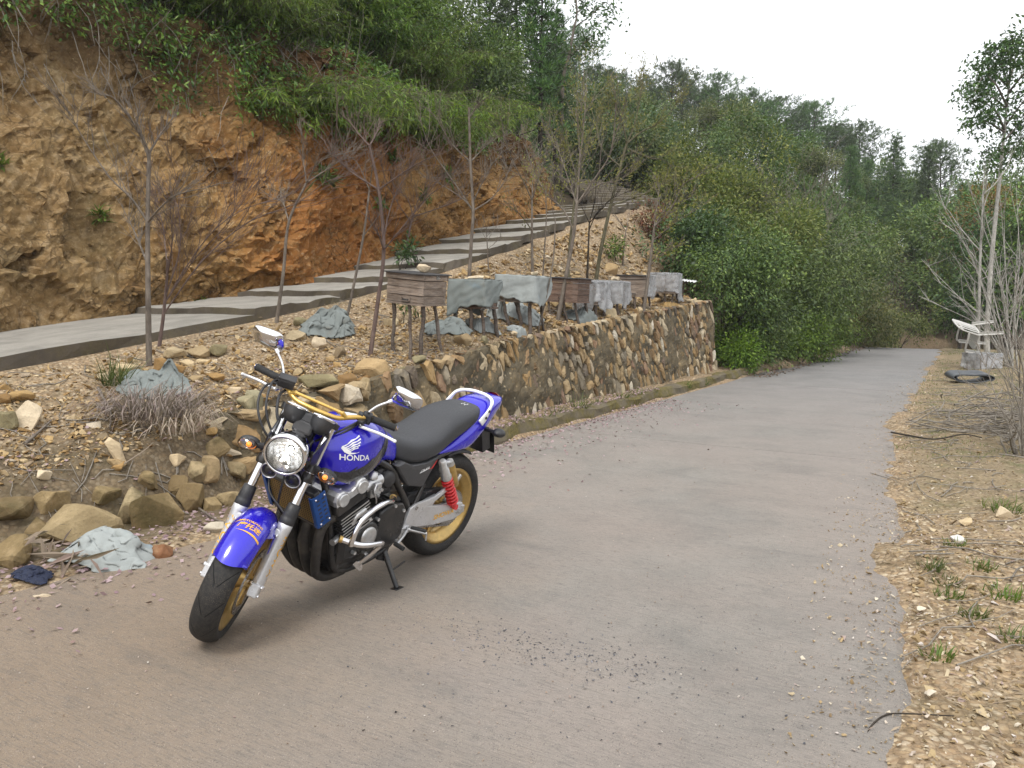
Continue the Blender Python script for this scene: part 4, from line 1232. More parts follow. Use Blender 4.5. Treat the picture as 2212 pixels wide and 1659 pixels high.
	# yellow print on the fender
	def fplace(cx, ca, sc_, mir=1):
		def f(a, b_):
			ang = ca - b_ * sc_ / 0.31
			q = Vector((1.41 + math.sin(ang) * 0.36, cx + a * sc_, 0.29 + math.cos(ang) * 0.36))
			return q
		return f
	class Rad:                                              # press towards the axle line
		pass
	def fdecal(VF, cx, ca, sc_, mat, sx=1.0):
		V, F = VF; out = []
		for a, b_ in V:
			ang = ca - b_ * sc_ / 0.31
			yy = max(-0.97, min(0.97, (cx + a * sc_ * sx) / 0.079))
			out.append(steer(fend(ang, yy, 0.3135)))
		me = bpy.data.meshes.new("lettering"); me.from_pydata(out, [], F); me.materials.append(mat); me.update()
		obj("lettering", me, fo)
	V, F = text_mesh("\u6469\u6258\u8ff7", True, 1.0, 0.1)
	fdecal((V, F), 0.004, math.radians(15.5), 0.031, M_YELLOW, 1.06)
	V, F = text_mesh("MOTORFANS", True, 1.0)
	fdecal((V, F), 0.0, math.radians(10.0), 0.0165, M_YELLOW, 1.06)
	fdecal(poly_mesh([[(-0.066, 0.0), (-0.056, 0.006), (-0.03, 0.011), (-0.03, 0.008), (-0.055, 0.001)]]), 0.0, math.radians(11.5), 1.0, M_YELLOW)
	fdecal(poly_mesh([[(-0.045, -0.002), (0.0, -0.004), (0.045, -0.010), (0.068, -0.017), (0.066, -0.005), (0.04, 0.000), (0.0, 0.001)]]), 0.0, math.radians(20.5), 1.0, M_YELLOW)
	# ------------------------------------------------------------ headlight, horns, signals
	HC = Vector((1.315, 0, 0.865)); tilt = Matrix.Rotation(0.04, 3, 'Y')
	hx = tilt @ Vector((1, 0, 0))
	m = B(); m.lathe([(-0.165, 0.0), (-0.155, 0.03), (-0.13, 0.058), (-0.09, 0.076), (-0.04, 0.084), (-0.012, 0.086)], HC, hx, 48)
	hl = m.xform(steer).build("headlight", M_CHROME, root)
	m = B(); m.lathe([(-0.025, 0.086), (-0.02, 0.093), (-0.004, 0.0945), (0.010, 0.092), (0.016, 0.086), (0.012, 0.081), (0.0, 0.081)], HC, hx, 56)
	m.xform(steer).build("headlight_rim", M_CHROME, hl)
	m = B(); m.lathe([(0.002, 0.0785), (0.004, 0.0825), (0.011, 0.0825), (0.011, 0.0785)], HC, hx, 56, closed=True)
	m.xform(steer).build("rim_seal", M_BLACKP, hl)
	m = B()                                                  # faceted multi-reflector bowl
	rr_ = [0.016, 0.032, 0.048, 0.064, 0.080]
	y_ = hx.orthogonal().normalized(); z_ = hx.cross(y_)
	nseg = 16
	rq = random.Random(3)
	for i in range(len(rr_) - 1):
		for k in range(nseg):
			a0, a1 = 2 * math.pi * k / nseg, 2 * math.pi * (k + 1) / nseg
			tl = rq.uniform(-0.004, 0.004); tm = rq.uniform(-0.004, 0.004)
			quad = []
			for (r_, a, dd) in ((rr_[i], a0, 0), (rr_[i], a1, tl), (rr_[i + 1], a1, 0), (rr_[i + 1], a0, tm)):
				dep = -0.075 + 0.075 * (r_ / 0.080) ** 2 + dd
				quad.append(HC + hx * dep + (y_ * math.cos(a) + z_ * math.sin(a)) * r_)
			m.add(quad, [(0, 1, 2, 3)])
	m.xform(steer).build("reflector", M_REFL, hl)
	m = B(); m.lathe([(-0.07, 0.010), (-0.035, 0.010), (-0.028, 0.006), (-0.026, 0)], HC, hx, 16)
	m.xform(steer).build("bulb", M_BULB, hl)
	m = B(); m.lathe([(0.011, 0.079), (0.016, 0.066), (0.021, 0.045), (0.024, 0.022), (0.025, 0.0)], HC, hx, 48)
	m.xform(steer).build("lens", M_GLASS, hl)
	for sg in (1, -1):                                      # brackets
		m = B()
		m.prism([FX(0.80, 0.112 * sg) + Vector((0.0, 0, 0)), FX(0.93, 0.112 * sg) + Vector((0.02, 0, 0)), HC + Vector((-0.03, 0.100 * sg, 0.035)), HC + Vector((-0.03, 0.100 * sg, -0.015))], (0, 0.006 * sg, 0))
		m.tube([FX(0.93, 0.11 * sg) + Vector((0.02, 0, 0)), FX(0.99, 0.09 * sg) + Vector((0.05, 0, 0))], 0.010, 8)
		m.xform(steer).build("headlight_bracket", M_BLACKM, hl)
		# horn
		hc = Vector((1.235, 0.055 * sg, 0.728))
		m = B(); m.lathe([(-0.03, 0.0), (-0.028, 0.024), (0.0, 0.036), (0.010, 0.036), (0.010, 0.033), (0.004, 0.030), (0.004, 0.020), (0.010, 0.018), (0.012, 0.011), (0.012, 0.0)], hc, (0.97, 0, -0.1), 32)
		ho = m.xform(steer).build("horn", M_BLACKM, root)
		m = B(); m.lathe([(0.006, 0.032), (0.012, 0.033), (0.012, 0.0365), (0.004, 0.0375), (0.0, 0.036)], hc, (0.97, 0, -0.1), 32)
		m.xform(steer).build("horn_ring", M_ALU, ho)
		# front turn signal
		sc0 = Vector((1.215, 0.185 * sg, 0.797))
		m = B(); m.tube([Vector((1.18, 0.10 * sg, 0.80)), Vector((1.20, 0.135 * sg, 0.798)), sc0 - Vector((0.0, 0.02 * sg, 0))], [0.017, 0.014, 0.012], 14)
		si = m.xform(steer).build("turn_signal", M_BLACKP, root)
		def almond(x0, x1, k):
			rings = []
			for x, s_ in ((x0, 0.25), (x0 + 0.012, 0.8), ((x0 + x1) / 2, 1.0), (x1 - 0.010, 0.8), (x1, 0.3)):
				ring = []
				for q in range(20):
					a = 2 * math.pi * q / 20
					ring.append(sc0 + Vector((x, math.cos(a) * 0.047 * s_ * k * sg, math.sin(a) * 0.029 * s_ * k - 0.006 * math.cos(a) * s_)))
				rings.append(ring)
			return rings
		m = B(); m.loft(almond(-0.035, 0.004, 1.0)); m.xform(steer).build("signal_body", M_BLACKP, si)
		m = B(); m.loft(almond(-0.004, 0.034, 0.97)); m.xform(steer).build("signal_lens", M_SIGLENS, si)
		m = B()
		m.lathe([(-0.012, 0), (-0.009, 0.009), (0.0, 0.012), (0.009, 0.009), (0.012, 0)], sc0 + Vector((0.014, -0.006 * sg, 0)), (0, 1, 0), 14)
		m.xform(steer).build("signal_bulb", M_AMBER, si)
	# ------------------------------------------------------------ gauges
	gd = Vector((-0.50, 0, 0.87)).normalized()
	for sg, nm in ((1, 1), (-1, 1)):
		c = Vector((1.118, 0.062 * sg, 0.985))
		m = B(); m.lathe([(-0.062, 0.0), (-0.060, 0.018), (-0.052, 0.034), (-0.036, 0.046), (-0.018, 0.0515), (0.010, 0.0535)], c, gd, 44)
		g = m.xform(steer).build("gauge", M_BLACKP, root)
		m = B(); m.lathe([(0.006, 0.0535), (0.010, 0.0575), (0.017, 0.0575), (0.019, 0.053), (0.016, 0.050)], c, gd, 44)
		m.xform(steer).build("gauge_bezel", M_CHROME, g)
		m = B(); m.lathe([(0.0145, 0.0), (0.0145, 0.051)], c, gd, 44)
		m.xform(steer).build("gauge_face", M_BLACKM, g)
	m = B(); m.box(Vector((1.122, 0, 0.970)), (0.06, 0.055, 0.045), Matrix.Rotation(-0.5, 3, 'Y'), 0.008)
	m.box(Vector((1.14, 0, 0.93)), (0.07, 0.09, 0.06), Matrix.Rotation(-0.5, 3, 'Y'), 0.012)
	m.xform(steer).build("gauge_mount", M_BLACKP, root)
	# ------------------------------------------------------------ handlebar, grips, levers, mirrors
	half = [(1.035, 0.0, 0.985), (1.03, 0.06, 0.985), (1.015, 0.105, 0.985), (0.985, 0.15, 0.998), (0.945, 0.195, 1.005), (0.91, 0.235, 1.004), (0.878, 0.362, 0.997)]
	pts = [Vector((x, -y, z)) for x, y, z in reversed(half)] + [Vector((x, y, z)) for x, y, z in half[1:]]
	m = B(); m.tube(smooth_path(pts, 60), 0.0115, 16)
	hb = m.xform(steer).build("handlebar", M_GOLDBAR, root)
	m = B(); m.tube([Vector((1.006, -0.118, 1.012)), Vector((1.006, 0.118, 1.012))], 0.0075, 14)
	for sg in (1, -1): m.tube([Vector((0.998, 0.135 * sg, 0.995)), Vector((1.008, 0.112 * sg, 1.014))], 0.011, 12)
	m.xform(steer).build("crossbar", M_GOLDBAR, hb)
	for sg in (1, -1):
		Yv = lambda x, y, z: Vector((x, y * sg, z))
		g0, g1 = Yv(0.909, 0.238, 1.004), Yv(0.880, 0.352, 0.9975)
		m = B()
		n_ = 26
		m.tube([g0.lerp(g1, q / n_) for q in range(n_ + 1)], [0.0185 if q in (0, 1, n_) else (0.0172 if q % 2 else 0.0164) for q in range(n_ + 1)], 18)
		gr = m.xform(steer).build("grip", M_RUB, root)
		e0 = g1; e1 = Yv(0.8775, 0.3625, 0.997)
		m = B(); m.tube([e0, e0.lerp(e1, 0.3), e0.lerp(e1, 0.4), e1], [0.010, 0.010, 0.0125, 0.0115], 12)
		m.xform(steer).build("bar_end", M_BLUEANO, gr)
		# switch gear and lever perch
		m = B()
		m.box(Yv(0.917, 0.215, 1.002), (0.045, 0.045, 0.052), Matrix.Rotation(0.24 * sg, 3, 'Z'), 0.008)
		m.box(Yv(0.935, 0.185, 1.004), (0.04, 0.022, 0.036), Matrix.Rotation(0.24 * sg, 3, 'Z'), 0.005)
		m.xform(steer).build("switch_box", M_BLACKP, root)
		m = B(); m.box(Yv(0.958, 0.205, 0.992), (0.055, 0.03, 0.022), Matrix.Rotation(-0.2 * sg, 3, 'Z'), 0.005)
		m.tube([Yv(0.94, 0.19, 0.998), Yv(0.975, 0.20, 0.985), Yv(0.985, 0.215, 0.978)], 0.010, 10)
		m.xform(steer).build("lever_perch", M_BLACKM if sg > 0 else M_ALU, root)
		m = B(); m.tube(smooth_path([Yv(0.985, 0.205, 0.978), Yv(0.975, 0.25, 0.976), Yv(0.962, 0.30, 0.974), Yv(0.960, 0.345, 0.972), Yv(0.966, 0.378, 0.972)], 30), [0.0085] * 8 + [0.0075] * 16 + [0.0062] * 9 if False else 0.0072, 10)
		m.lathe([(-0.009, 0), (-0.006, 0.007), (0, 0.0095), (0.006, 0.007), (0.009, 0)], Yv(0.966, 0.379, 0.972), (0, 0, 1), 14)
		m.xform(steer).build("lever", M_WHITE if sg > 0 else M_SILVER, root)
		# mirror
		st = smooth_path([Yv(0.93, 0.205, 1.010), Yv(0.925, 0.212, 1.03), Yv(0.912, 0.24, 1.075), Yv(0.90, 0.286, 1.118)], 18)
		m = B(); m.tube(st[:8], 0.009, 12)
		mr = m.xform(steer).build("mirror", M_BLACKM, root)
		m = B(); m.tube(st[6:], 0.0062, 12); m.lathe([(-0.01, 0.0), (-0.01, 0.011), (0.01, 0.011), (0.01, 0)], st[-1], st[-1] - st[-2], 14, False)
		m.xform(steer).build("mirror_stem", M_CHROME, mr)
		P2 = [(0.276, 1.118), (0.279, 1.160), (0.288, 1.196), (0.315, 1.200), (0.362, 1.196), (0.408, 1.190), (0.413, 1.160), (0.405, 1.115), (0.38, 1.108), (0.33, 1.102), (0.295, 1.102)]
		cy, cz = 0.343, 1.150
		rings = []
		for (k, x) in ((1.0, 0.868), (1.03, 0.874), (1.0, 0.882), (0.80, 0.896), (0.62, 0.908), (0.30, 0.914), (0.02, 0.915)):
			k *= 1.16
			rings.append([Yv(x + 0.02 * ((y - cy) * 1.5) + 0.55 * ((z - cz) * k), cy + (y - cy) * k - 0.012 * (1 - k), cz + (z - cz) * k + 0.004 * (1 - k)) for y, z in P2])
		m = B(); m.loft(rings, smooth=True)
		m.xform(steer).build("mirror_shell", M_CHROME, mr, sub=2, weld=True)
		m = B(); m.prism([Yv(0.8655 + 0.55 * (z - cz), cy + (y - cy) * 0.94, cz + (z - cz) * 0.94) for y, z in P2], (-0.0015, 0, 0))
		m.xform(steer).build("mirror_glass", M_REFL, mr)
	# brake fluid reservoir on the right bar and its red switch
	m = B(); m.box(Vector((0.985, -0.175, 1.030)), (0.048, 0.075, 0.040), Matrix.Rotation(0.25, 3, 'Z') @ Matrix.Rotation(0.15, 3, 'Y'), 0.006)
	m.box(Vector((0.985, -0.175, 1.053)), (0.052, 0.080, 0.010), Matrix.Rotation(0.25, 3, 'Z') @ Matrix.Rotation(0.15, 3, 'Y'), 0.004)
	m.xform(steer).build("brake_reservoir", M_BLACKP, root)
	m = B(); m.box(Vector((0.93, -0.208, 1.034)), (0.016, 0.016, 0.014), None, 0.003)
	m.xform(steer).build("stop_switch", M_REDPRINT, root)
	# cables
	for pth, r_ in (([(0.94, -0.20, 1.0), (1.02, -0.25, 0.99), (1.10, -0.235, 0.93), (1.15, -0.17, 0.86), (1.14, -0.10, 0.80)], 0.0055),
					([(0.95, -0.21, 1.01), (1.05, -0.22, 1.03), (1.14, -0.19, 0.96), (1.17, -0.13, 0.88), (1.16, -0.06, 0.83)], 0.0055),
					([(0.95, -0.17, 0.99), (1.05, -0.17, 0.98), (1.12, -0.13, 0.92), (1.13, -0.07, 0.86)], 0.007),
					([(0.96, 0.19, 0.985), (1.03, 0.16, 0.965), (1.08, 0.11, 0.92), (1.09, 0.06, 0.87)], 0.0055),
					([(0.92, 0.205, 0.99), (1.0, 0.17, 0.95), (1.06, 0.12, 0.90), (1.05, 0.08, 0.84)], 0.006),
					([(1.22, 0.01, 0.80), (1.25, 0.02, 0.70), (1.22, 0.03, 0.58), (1.14, 0.04, 0.50)], 0.0055),
					([(1.20, -0.06, 0.70), (1.25, -0.02, 0.64), (1.27, 0.05, 0.60), (1.28, 0.09, 0.58)], 0.005)):
		m = B(); m.tube(smooth_path(pth, 30), r_, 8)
		m.xform(steer).build("cable", M_BLACKP, root)
	# ------------------------------------------------------------ tank
	rows = [(1.062, 0.79, 0.862, 0.045), (1.05, 0.725, 0.880, 0.088), (1.02, 0.672, 0.903, 0.130), (0.96, 0.644, 0.928, 0.162), (0.88, 0.652, 0.943, 0.176), (0.80, 0.672, 0.940, 0.172),
			(0.73, 0.694, 0.922, 0.154), (0.67, 0.704, 0.895, 0.128), (0.62, 0.700, 0.862, 0.115), (0.575, 0.688, 0.832, 0.112), (0.54, 0.695, 0.800, 0.095)]
	secs = spline_sections(rows, 54)
	rings = [ring_section(x, zb, zt, w, 56, 0.72, 0.82, zb + (zt - zb) * 0.33, 0.42) for x, zb, zt, w in secs]
	m = B(); m.loft(rings)
	tank = m.build("fuel_tank", M_BLUE, root, bevel=0.0)
	tb = BVHTree.FromPolygons([Vector(q) for q in m.v], m.f)
	for sg in (1, -1):
		pl = lambda a, b_: Vector((a, 0.30 * sg, b_))
		D = (0, -sg, 0)
		# stripes along the lower flank
		decal("stripe", poly_mesh([[(1.010, 0.730), (0.93, 0.728), (0.86, 0.745), (0.78, 0.775), (0.70, 0.818), (0.655, 0.85), (0.64, 0.835), (0.665, 0.785), (0.72, 0.738), (0.80, 0.702), (0.88, 0.680), (0.94, 0.668), (0.990, 0.688)]]), pl, D, tb, M_GREYPRINT, tank)
		decal("stripe", poly_mesh([[(1.012, 0.736), (0.955, 0.722), (0.895, 0.750), (0.915, 0.728), (0.86, 0.742), (0.795, 0.778), (0.815, 0.752), (0.76, 0.780), (0.70, 0.822), (0.73, 0.780), (0.80, 0.728), (0.87, 0.700), (0.94, 0.688), (0.995, 0.704)]]), pl, D, tb, M_BLACKPRINT, tank, 0.0018)
		decal("stripe", poly_mesh([[(0.645, 0.875), (0.628, 0.872), (0.66, 0.775), (0.69, 0.745), (0.70, 0.752), (0.672, 0.79)]]), pl, D, tb, M_BLACKPRINT, tank, 0.0018)
		# wing: feathers swept back and up, and the word under it
		fw = []
		for i, (x1, z1, wd) in enumerate(((0.884, 0.886, 0.0085), (0.882, 0.873, 0.0085), (0.886, 0.8595, 0.008), (0.892, 0.8475, 0.0075), (0.902, 0.8375, 0.007))):
			x0, z0 = 0.978 - i * 0.0075, 0.8435 - i * 0.0052
			dx, dz = x1 - x0, z1 - z0; L = math.hypot(dx, dz); nx, nz = -dz / L, dx / L
			bow = 0.004
			mx, mz = (x0 + x1) / 2, (z0 + z1) / 2 + bow
			fw.append([(x0, z0 - 0.002), (mx - nx * wd * .42, mz - nz * wd * .42), (x1 + dx / L * 0.002, z1 - wd * .40), (x1, z1 + wd * .45), (mx + nx * wd * .46, mz + nz * wd * .46), (x0 + 0.003, z0 + 0.004)])
		fw.append([(0.985, 0.8405), (0.978, 0.8475), (0.964, 0.842), (0.948, 0.828), (0.938, 0.818), (0.922, 0.8165), (0.902, 0.8145), (0.895, 0.819), (0.925, 0.8115), (0.950, 0.8105), (0.972, 0.822)])
		decal("wing_emblem", poly_mesh(fw, 0.02), pl, D, tb, M_WHITE, tank, 0.0022)
		V, F = text_mesh("HONDA", True, 1.0)
		V = [(a * 1.18, b_) for a, b_ in V]
		decal("lettering", (V, F), (lambda a, b_: Vector((0.914 - a * 0.037 * sg, 0.30 * sg, 0.791 + b_ * 0.037 + (0.914 - a * 0.037 * sg - 0.914) * 0.12))), D, tb, M_WHITE, tank, 0.0022)
	m = B(); m.lathe([(-0.01, 0.052), (0.006, 0.050), (0.012, 0.044), (0.013, 0.0)], Vector((0.83, 0, 0.940)), (-0.06, 0, 1), 32)
	m.build("fuel_cap", M_CHROME, tank)
	# ------------------------------------------------------------ seat, tail, side panels
	rows = [(0.592, 0.745, 0.805, 0.060), (0.56, 0.700, 0.822, 0.108), (0.50, 0.672, 0.812, 0.138), (0.43, 0.660, 0.800, 0.152), (0.35, 0.664, 0.800, 0.158), (0.27, 0.682, 0.815, 0.157), (0.20, 0.706, 0.848, 0.151), (0.14, 0.732, 0.876, 0.147),
			(0.06, 0.762, 0.893, 0.142), (-0.02, 0.790, 0.901, 0.132), (-0.08, 0.812, 0.903, 0.118), (-0.125, 0.838, 0.899, 0.094), (-0.145, 0.855, 0.890, 0.07)]
	secs = spline_sections(rows, 46)
	rings = [ring_section(x, zb, zt, w, 40, 0.55, 0.62, zb + (zt - zb) * 0.35) for x, zb, zt, w in secs]
	m = B(); m.loft(rings)
	so = m.build("seat", M_SEAT, root)
	sb = BVHTree.FromPolygons([Vector(q) for q in m.v], m.f)
	mk = [[(-0.075, 0.012), (-0.078, 0.016), (-0.052, 0.018), (-0.050, 0.010), (-0.038, 0.006), (-0.036, 0.010), (-0.046, 0.014), (-0.049, 0.022), (-0.078, 0.020)]]
	for dy in (0.0, 0.022):
		decal("seat_mark", poly_mesh([[(-0.078, 0.012 + dy), (-0.081, 0.016 + dy), (-0.06, 0.022 + dy), (-0.052, 0.016 + dy), (-0.038, 0.020 + dy), (-0.036, 0.016 + dy), (-0.051, 0.011 + dy), (-0.06, 0.017 + dy)]]), lambda a, b_: Vector((a, b_, 1.0)), (0, 0, -1), sb, M_WHITE, so)
	rows = [(0.235, 0.676, 0.700, 0.130), (0.15, 0.668, 0.732, 0.138), (0.06, 0.660, 0.775, 0.143), (-0.03, 0.664, 0.818, 0.142), (-0.11, 0.700, 0.868, 0.134), (-0.17, 0.738, 0.905, 0.126), (-0.23, 0.780, 0.921, 0.113), (-0.29, 0.822, 0.926, 0.096), (-0.345, 0.856, 0.926, 0.080), (-0.385, 0.886, 0.920, 0.058)]
	secs = spline_sections(rows, 40)
	rings = [ring_section(x, zb, zt, w, 36, 0.5, 0.75, zb + (zt - zb) * 0.45) for x, zb, zt, w in secs]
	m = B(); m.loft(rings)
	tc = m.build("tail_cowl", M_BLUE, root)
	tbv = BVHTree.FromPolygons([Vector(q) for q in m.v], m.f)
	m = B(); m.lathe([(-0.01, 0.034), (0.008, 0.032), (0.016, 0.02), (0.018, 0.0)], Vector((-0.374, 0, 0.900)), (-1, 0, -0.1), 24)
	m.xform(lambda v: Vector((v.x, v.y * 1.5, v.z)))
	m.build("tail_light", M_REDLENS, tc)
	V, F = text_mesh("RN", True, 1.0, 0.2)
	decal("lettering", (V, F), lambda a, b_: Vector((-0.245 + b_ * 0.03, 0.055 - a * 0.03, 1.1)), (0, 0, -1), tbv, M_BLUEANO, tc, 0.002)
	# grab rail
	half = [(-0.085, 0.138, 0.818), (-0.115, 0.142, 0.853), (-0.146, 0.140, 0.890), (-0.176, 0.130, 0.922), (-0.205, 0.098, 0.938), (-0.222, 0.048, 0.945), (-0.226, 0.0, 0.946)]
	pts = smooth_path([Vector(q) for q in half] + [Vector((x, -y, z)) for x, y, z in reversed(half[:-1])], 72)
	rings = []
	for i, p in enumerate(pts):
		d = (pts[min(i + 1, len(pts) - 1)] - pts[max(i - 1, 0)]).normalized()
		up = Vector((0.55, 0, 0.83)); sd = d.cross(up).normalized(); up = sd.cross(d)
		f = abs(2 * i / (len(pts) - 1) - 1)
		w_ = 0.011 + 0.016 * float(sstep(0.55, 0.92, f)); h_ = 0.007
		# wide plates where it is bolted on
		rings.append([p + (sd * math.cos(a) * (h_ if f > 0.55 else 0.010) + up * math.sin(a) * (w_ if f > 0.55 else 0.009)) for a in [2 * math.pi * q / 14 for q in range(14)]])
	m = B(); m.loft(rings)
	gr = m.build("grab_rail", M_WHITE, root)
	for sg in (1, -1):
		m = B()
		for q in ((-0.112, 0.150, 0.850), (-0.136, 0.148, 0.885)):
			m.lathe([(0, 0), (0, 0.008), (0.005, 0.008), (0.005, 0.004), (0.002, 0.0)], Vector((q[0], q[1] * sg, q[2])), (0, sg, 0.1), 12, False)
		m.build("rail_bolt", M_BLACKM, gr)
	for sg in (1, -1):
		P = [(0.600, 0.690), (0.545, 0.702), (0.47, 0.672), (0.36, 0.668), (0.262, 0.688), (0.268, 0.664), (0.352, 0.540), (0.37, 0.530), (0.485, 0.560), (0.50, 0.572)]
		cx, cz = 0.43, 0.625
		rings = []
		for k, y in ((0.97, 0.115), (1.0, 0.138), (0.985, 0.148), (0.90, 0.155), (0.4, 0.158)):
			rings.append([Vector((cx + (x - cx) * k, y * sg, cz + (z - cz) * k)) for x, z in P])
		m = B(); m.loft(rings, smooth=False)
		sp = m.build("side_panel", M_DARKGREY, root, bevel=0.003)
		bv = BVHTree.FromPolygons([Vector(q) for q in m.v], m.f)
		V, F = text_mesh("CB-400", True, 1.0, 0.35)
		decal("lettering", (V, F), lambda a, b_: Vector((0.375 - a * 0.021 * sg, 0.3 * sg, 0.632 + b_ * 0.017 + (0.375 - (0.375 - a * 0.021 * sg)) * 0.14)), (0, -sg, 0), bv, M_WHITE, sp)
		decal("stripe", poly_mesh([[(0.415, 0.618), (0.335, 0.632), (0.335, 0.636), (0.41, 0.624)]]), lambda a, b_: Vector((a, 0.3 * sg, b_)), (0, -sg, 0), bv, M_WHITE, sp)
		decal("stripe", poly_mesh([[(0.345, 0.625), (0.32, 0.632), (0.285, 0.668), (0.272, 0.672), (0.276, 0.656), (0.31, 0.628)]]), lambda a, b_: Vector((a, 0.3 * sg, b_)), (0, -sg, 0), bv, M_REDPRINT, sp)
	# ------------------------------------------------------------ frame
	def ftube(name, pts, r_, mat=M_BLACKM, both=True, n=12):
		for sg in ((1, -1) if both else (1,)):
			m = B(); m.tube(smooth_path([Vector((x, y * sg, z)) for x, y, z in pts], 30) if len(pts) > 2 else [Vector((x, y * sg, z)) for x, y, z in pts], r_, n)
			m.build(name, mat, root)
	ftube("frame_tube", [(1.06, 0.03, 0.80), (1.03, 0.09, 0.70), (0.985, 0.125, 0.50), (0.93, 0.13, 0.26), (0.86, 0.13, 0.195), (0.70, 0.13, 0.20), (0.56, 0.13, 0.235), (0.48, 0.13, 0.30)], 0.0165)
	ftube("frame_tube", [(1.04, 0.03, 0.84), (0.90, 0.06, 0.78), (0.70, 0.09, 0.72), (0.60, 0.125, 0.66), (0.54, 0.13, 0.57), (0.45, 0.13, 0.45), (0.415, 0.13, 0.38)], 0.018)
	ftube("frame_tube", [(0.58, 0.11, 0.69), (0.30, 0.115, 0.66), (0.0, 0.10, 0.70), (-0.15, 0.09, 0.76)], 0.014)
	ftube("frame_tube", [(0.335, 0.135, 0.54), (0.42, 0.135, 0.37)], 0.0115)
	m = B(); m.tube([Vector((1.115, 0, 0.78)) - Vector((0.03, 0, 0)), Vector((1.04, 0, 0.96)) - Vector((0.012, 0, 0))], 0.034, 20)
	m.build("head_stock", M_BLACKM, root)
	m = B(); m.box((0.46, 0, 0.36), (0.09, 0.24, 0.20), None, 0.02); m.build("pivot_block", M_BLACKM, root)
	# ------------------------------------------------------------ engine
	eng = B()
	eng.box((0.73, 0, 0.35), (0.42, 0.33, 0.24), None, 0.045)
	eng.box((0.83, 0, 0.245), (0.20, 0.30, 0.10), None, 0.03)
	eo = eng.build("engine", M_BLACKM, root)
	CA = Vector((0.356, 0, 0.934)); CP = Vector((0.934, 0, -0.356))     # cylinder axis, across it
	C0 = Vector((0.865, 0, 0.475))
	RC = Matrix((CP, Vector((0, 1, 0)), CA)).transposed()
	m = B(); m.box(C0 + CA * 0.0, (0.165, 0.335, 0.13), RC, 0.01); m.build("cylinder_block", M_BLACKM, eo)
	for i in range(8):
		m = B(); m.box(C0 + CA * (-0.055 + i * 0.0165), (0.205 - 0.002 * i, 0.375, 0.0055), RC, 0.0015)
		fo_ = m.build("cooling_fin", M_BLACKM, eo)
	m = B()
	for i in range(8):                                       # bright machined fin edges
		for sg in (1, -1):
			m.box(C0 + CA * (-0.055 + i * 0.0165) + Vector((0, 0.1885 * sg, 0)), (0.19 - 0.012 * (i % 2), 0.002, 0.0058), RC)
	m.build("fin_edge", M_ALU, eo)
	m = B(); m.box(C0 + CA * 0.105, (0.19, 0.350, 0.075), RC, 0.012); m.build("cylinder_head", M_BLACKM, eo)
	# head cover: two cam humps with a valley, open round ends
	prof = [(-0.105, 0.0), (-0.105, 0.030), (-0.092, 0.052), (-0.070, 0.062), (-0.045, 0.058), (-0.025, 0.040), (0.0, 0.034), (0.025, 0.040), (0.045, 0.058), (0.070, 0.062), (0.092, 0.052), (0.105, 0.030), (0.105, 0.0)]
	H0 = C0 + CA * 0.142
	rings = []
	for y, k in ((-0.190, 0.90), (-0.184, 0.98), (-0.175, 1.0), (-0.10, 1.0), (-0.095, 0.93), (-0.02, 0.93), (-0.015, 1.0), (0.015, 1.0), (0.02, 0.93), (0.095, 0.93), (0.10, 1.0), (0.175, 1.0), (0.184, 0.98), (0.190, 0.90)):
		rings.append([H0 + CP * a * (0.97 if k < 1 else 1) + CA * b_ * k + Vector((0, y, 0)) for a, b_ in prof])
	m = B(); m.loft(rings, smooth=False)
	hc = m.build("head_cover", M_ALU, eo, bevel=0.004)
	for a in (-0.060, 0.060):
		for sg in (1, -1):
			m = B(); m.lathe([(0.18, 0.0), (0.18, 0.033), (0.198, 0.032), (0.201, 0.029), (0.201, 0.0)], H0 + CP * a + CA * 0.020, (0, sg, 0), 28, False); m.build("cam_plug", M_ALU, hc, bevel=0.001)
	for a in (-0.015, 0.015):
		for y in (-0.14, -0.05, 0.05, 0.14):
			m = B(); m.lathe([(0.03, 0.0), (0.03, 0.009), (0.046, 0.009), (0.048, 0.006), (0.048, 0)], H0 + CP * a * 2 + Vector((0, y, 0)), CA, 10, False); m.build("cover_bolt", M_ALU, hc)
	# side covers
	m = B()
	m.lathe([(0.15, 0.078), (0.186, 0.074), (0.193, 0.066), (0.195, 0.052)], Vector((0.775, 0, 0.372)), (0, 1, 0), 40)
	m.build("alternator_cover", M_BLACKM, eo)
	m = B(); m.lathe([(0.17, 0.052), (0.198, 0.051), (0.203, 0.046), (0.205, 0.030), (0.2055, 0.0)], Vector((0.775, 0, 0.372)), (0, 1, 0), 40)
	m.build("cover_disc", M_ALU, eo)
	m = B(); m.prism([Vector((x, 0.15, z)) for x, z in ((0.70, 0.47), (0.62, 0.50), (0.535, 0.49), (0.50, 0.44), (0.515, 0.32), (0.56, 0.275), (0.68, 0.275), (0.71, 0.33))], (0, 0.034, 0))
	m.build("sprocket_cover", M_BLACKM, eo, bevel=0.008)
	for x, z in ((0.715, 0.445), (0.845, 0.44), (0.69, 0.30), (0.85, 0.305), (0.775, 0.285), (0.60, 0.49), (0.53, 0.45), (0.55, 0.29), (0.775, 0.462)):
		m = B(); m.lathe([(0.17, 0.0), (0.17, 0.009), (0.192, 0.009), (0.192, 0.0045), (0.188, 0.0)], Vector((x, 0, z)), (0, 1, 0), 8, False); m.build("engine_bolt", M_ALU, eo)
	m = B(); m.prism([Vector((x, -0.15, z)) for x, z in ((0.84, 0.46), (0.66, 0.47), (0.60, 0.40), (0.62, 0.28), (0.80, 0.26), (0.86, 0.34))], (0, -0.05, 0))
	m.build("clutch_cover", M_BLACKM, eo, bevel=0.015)
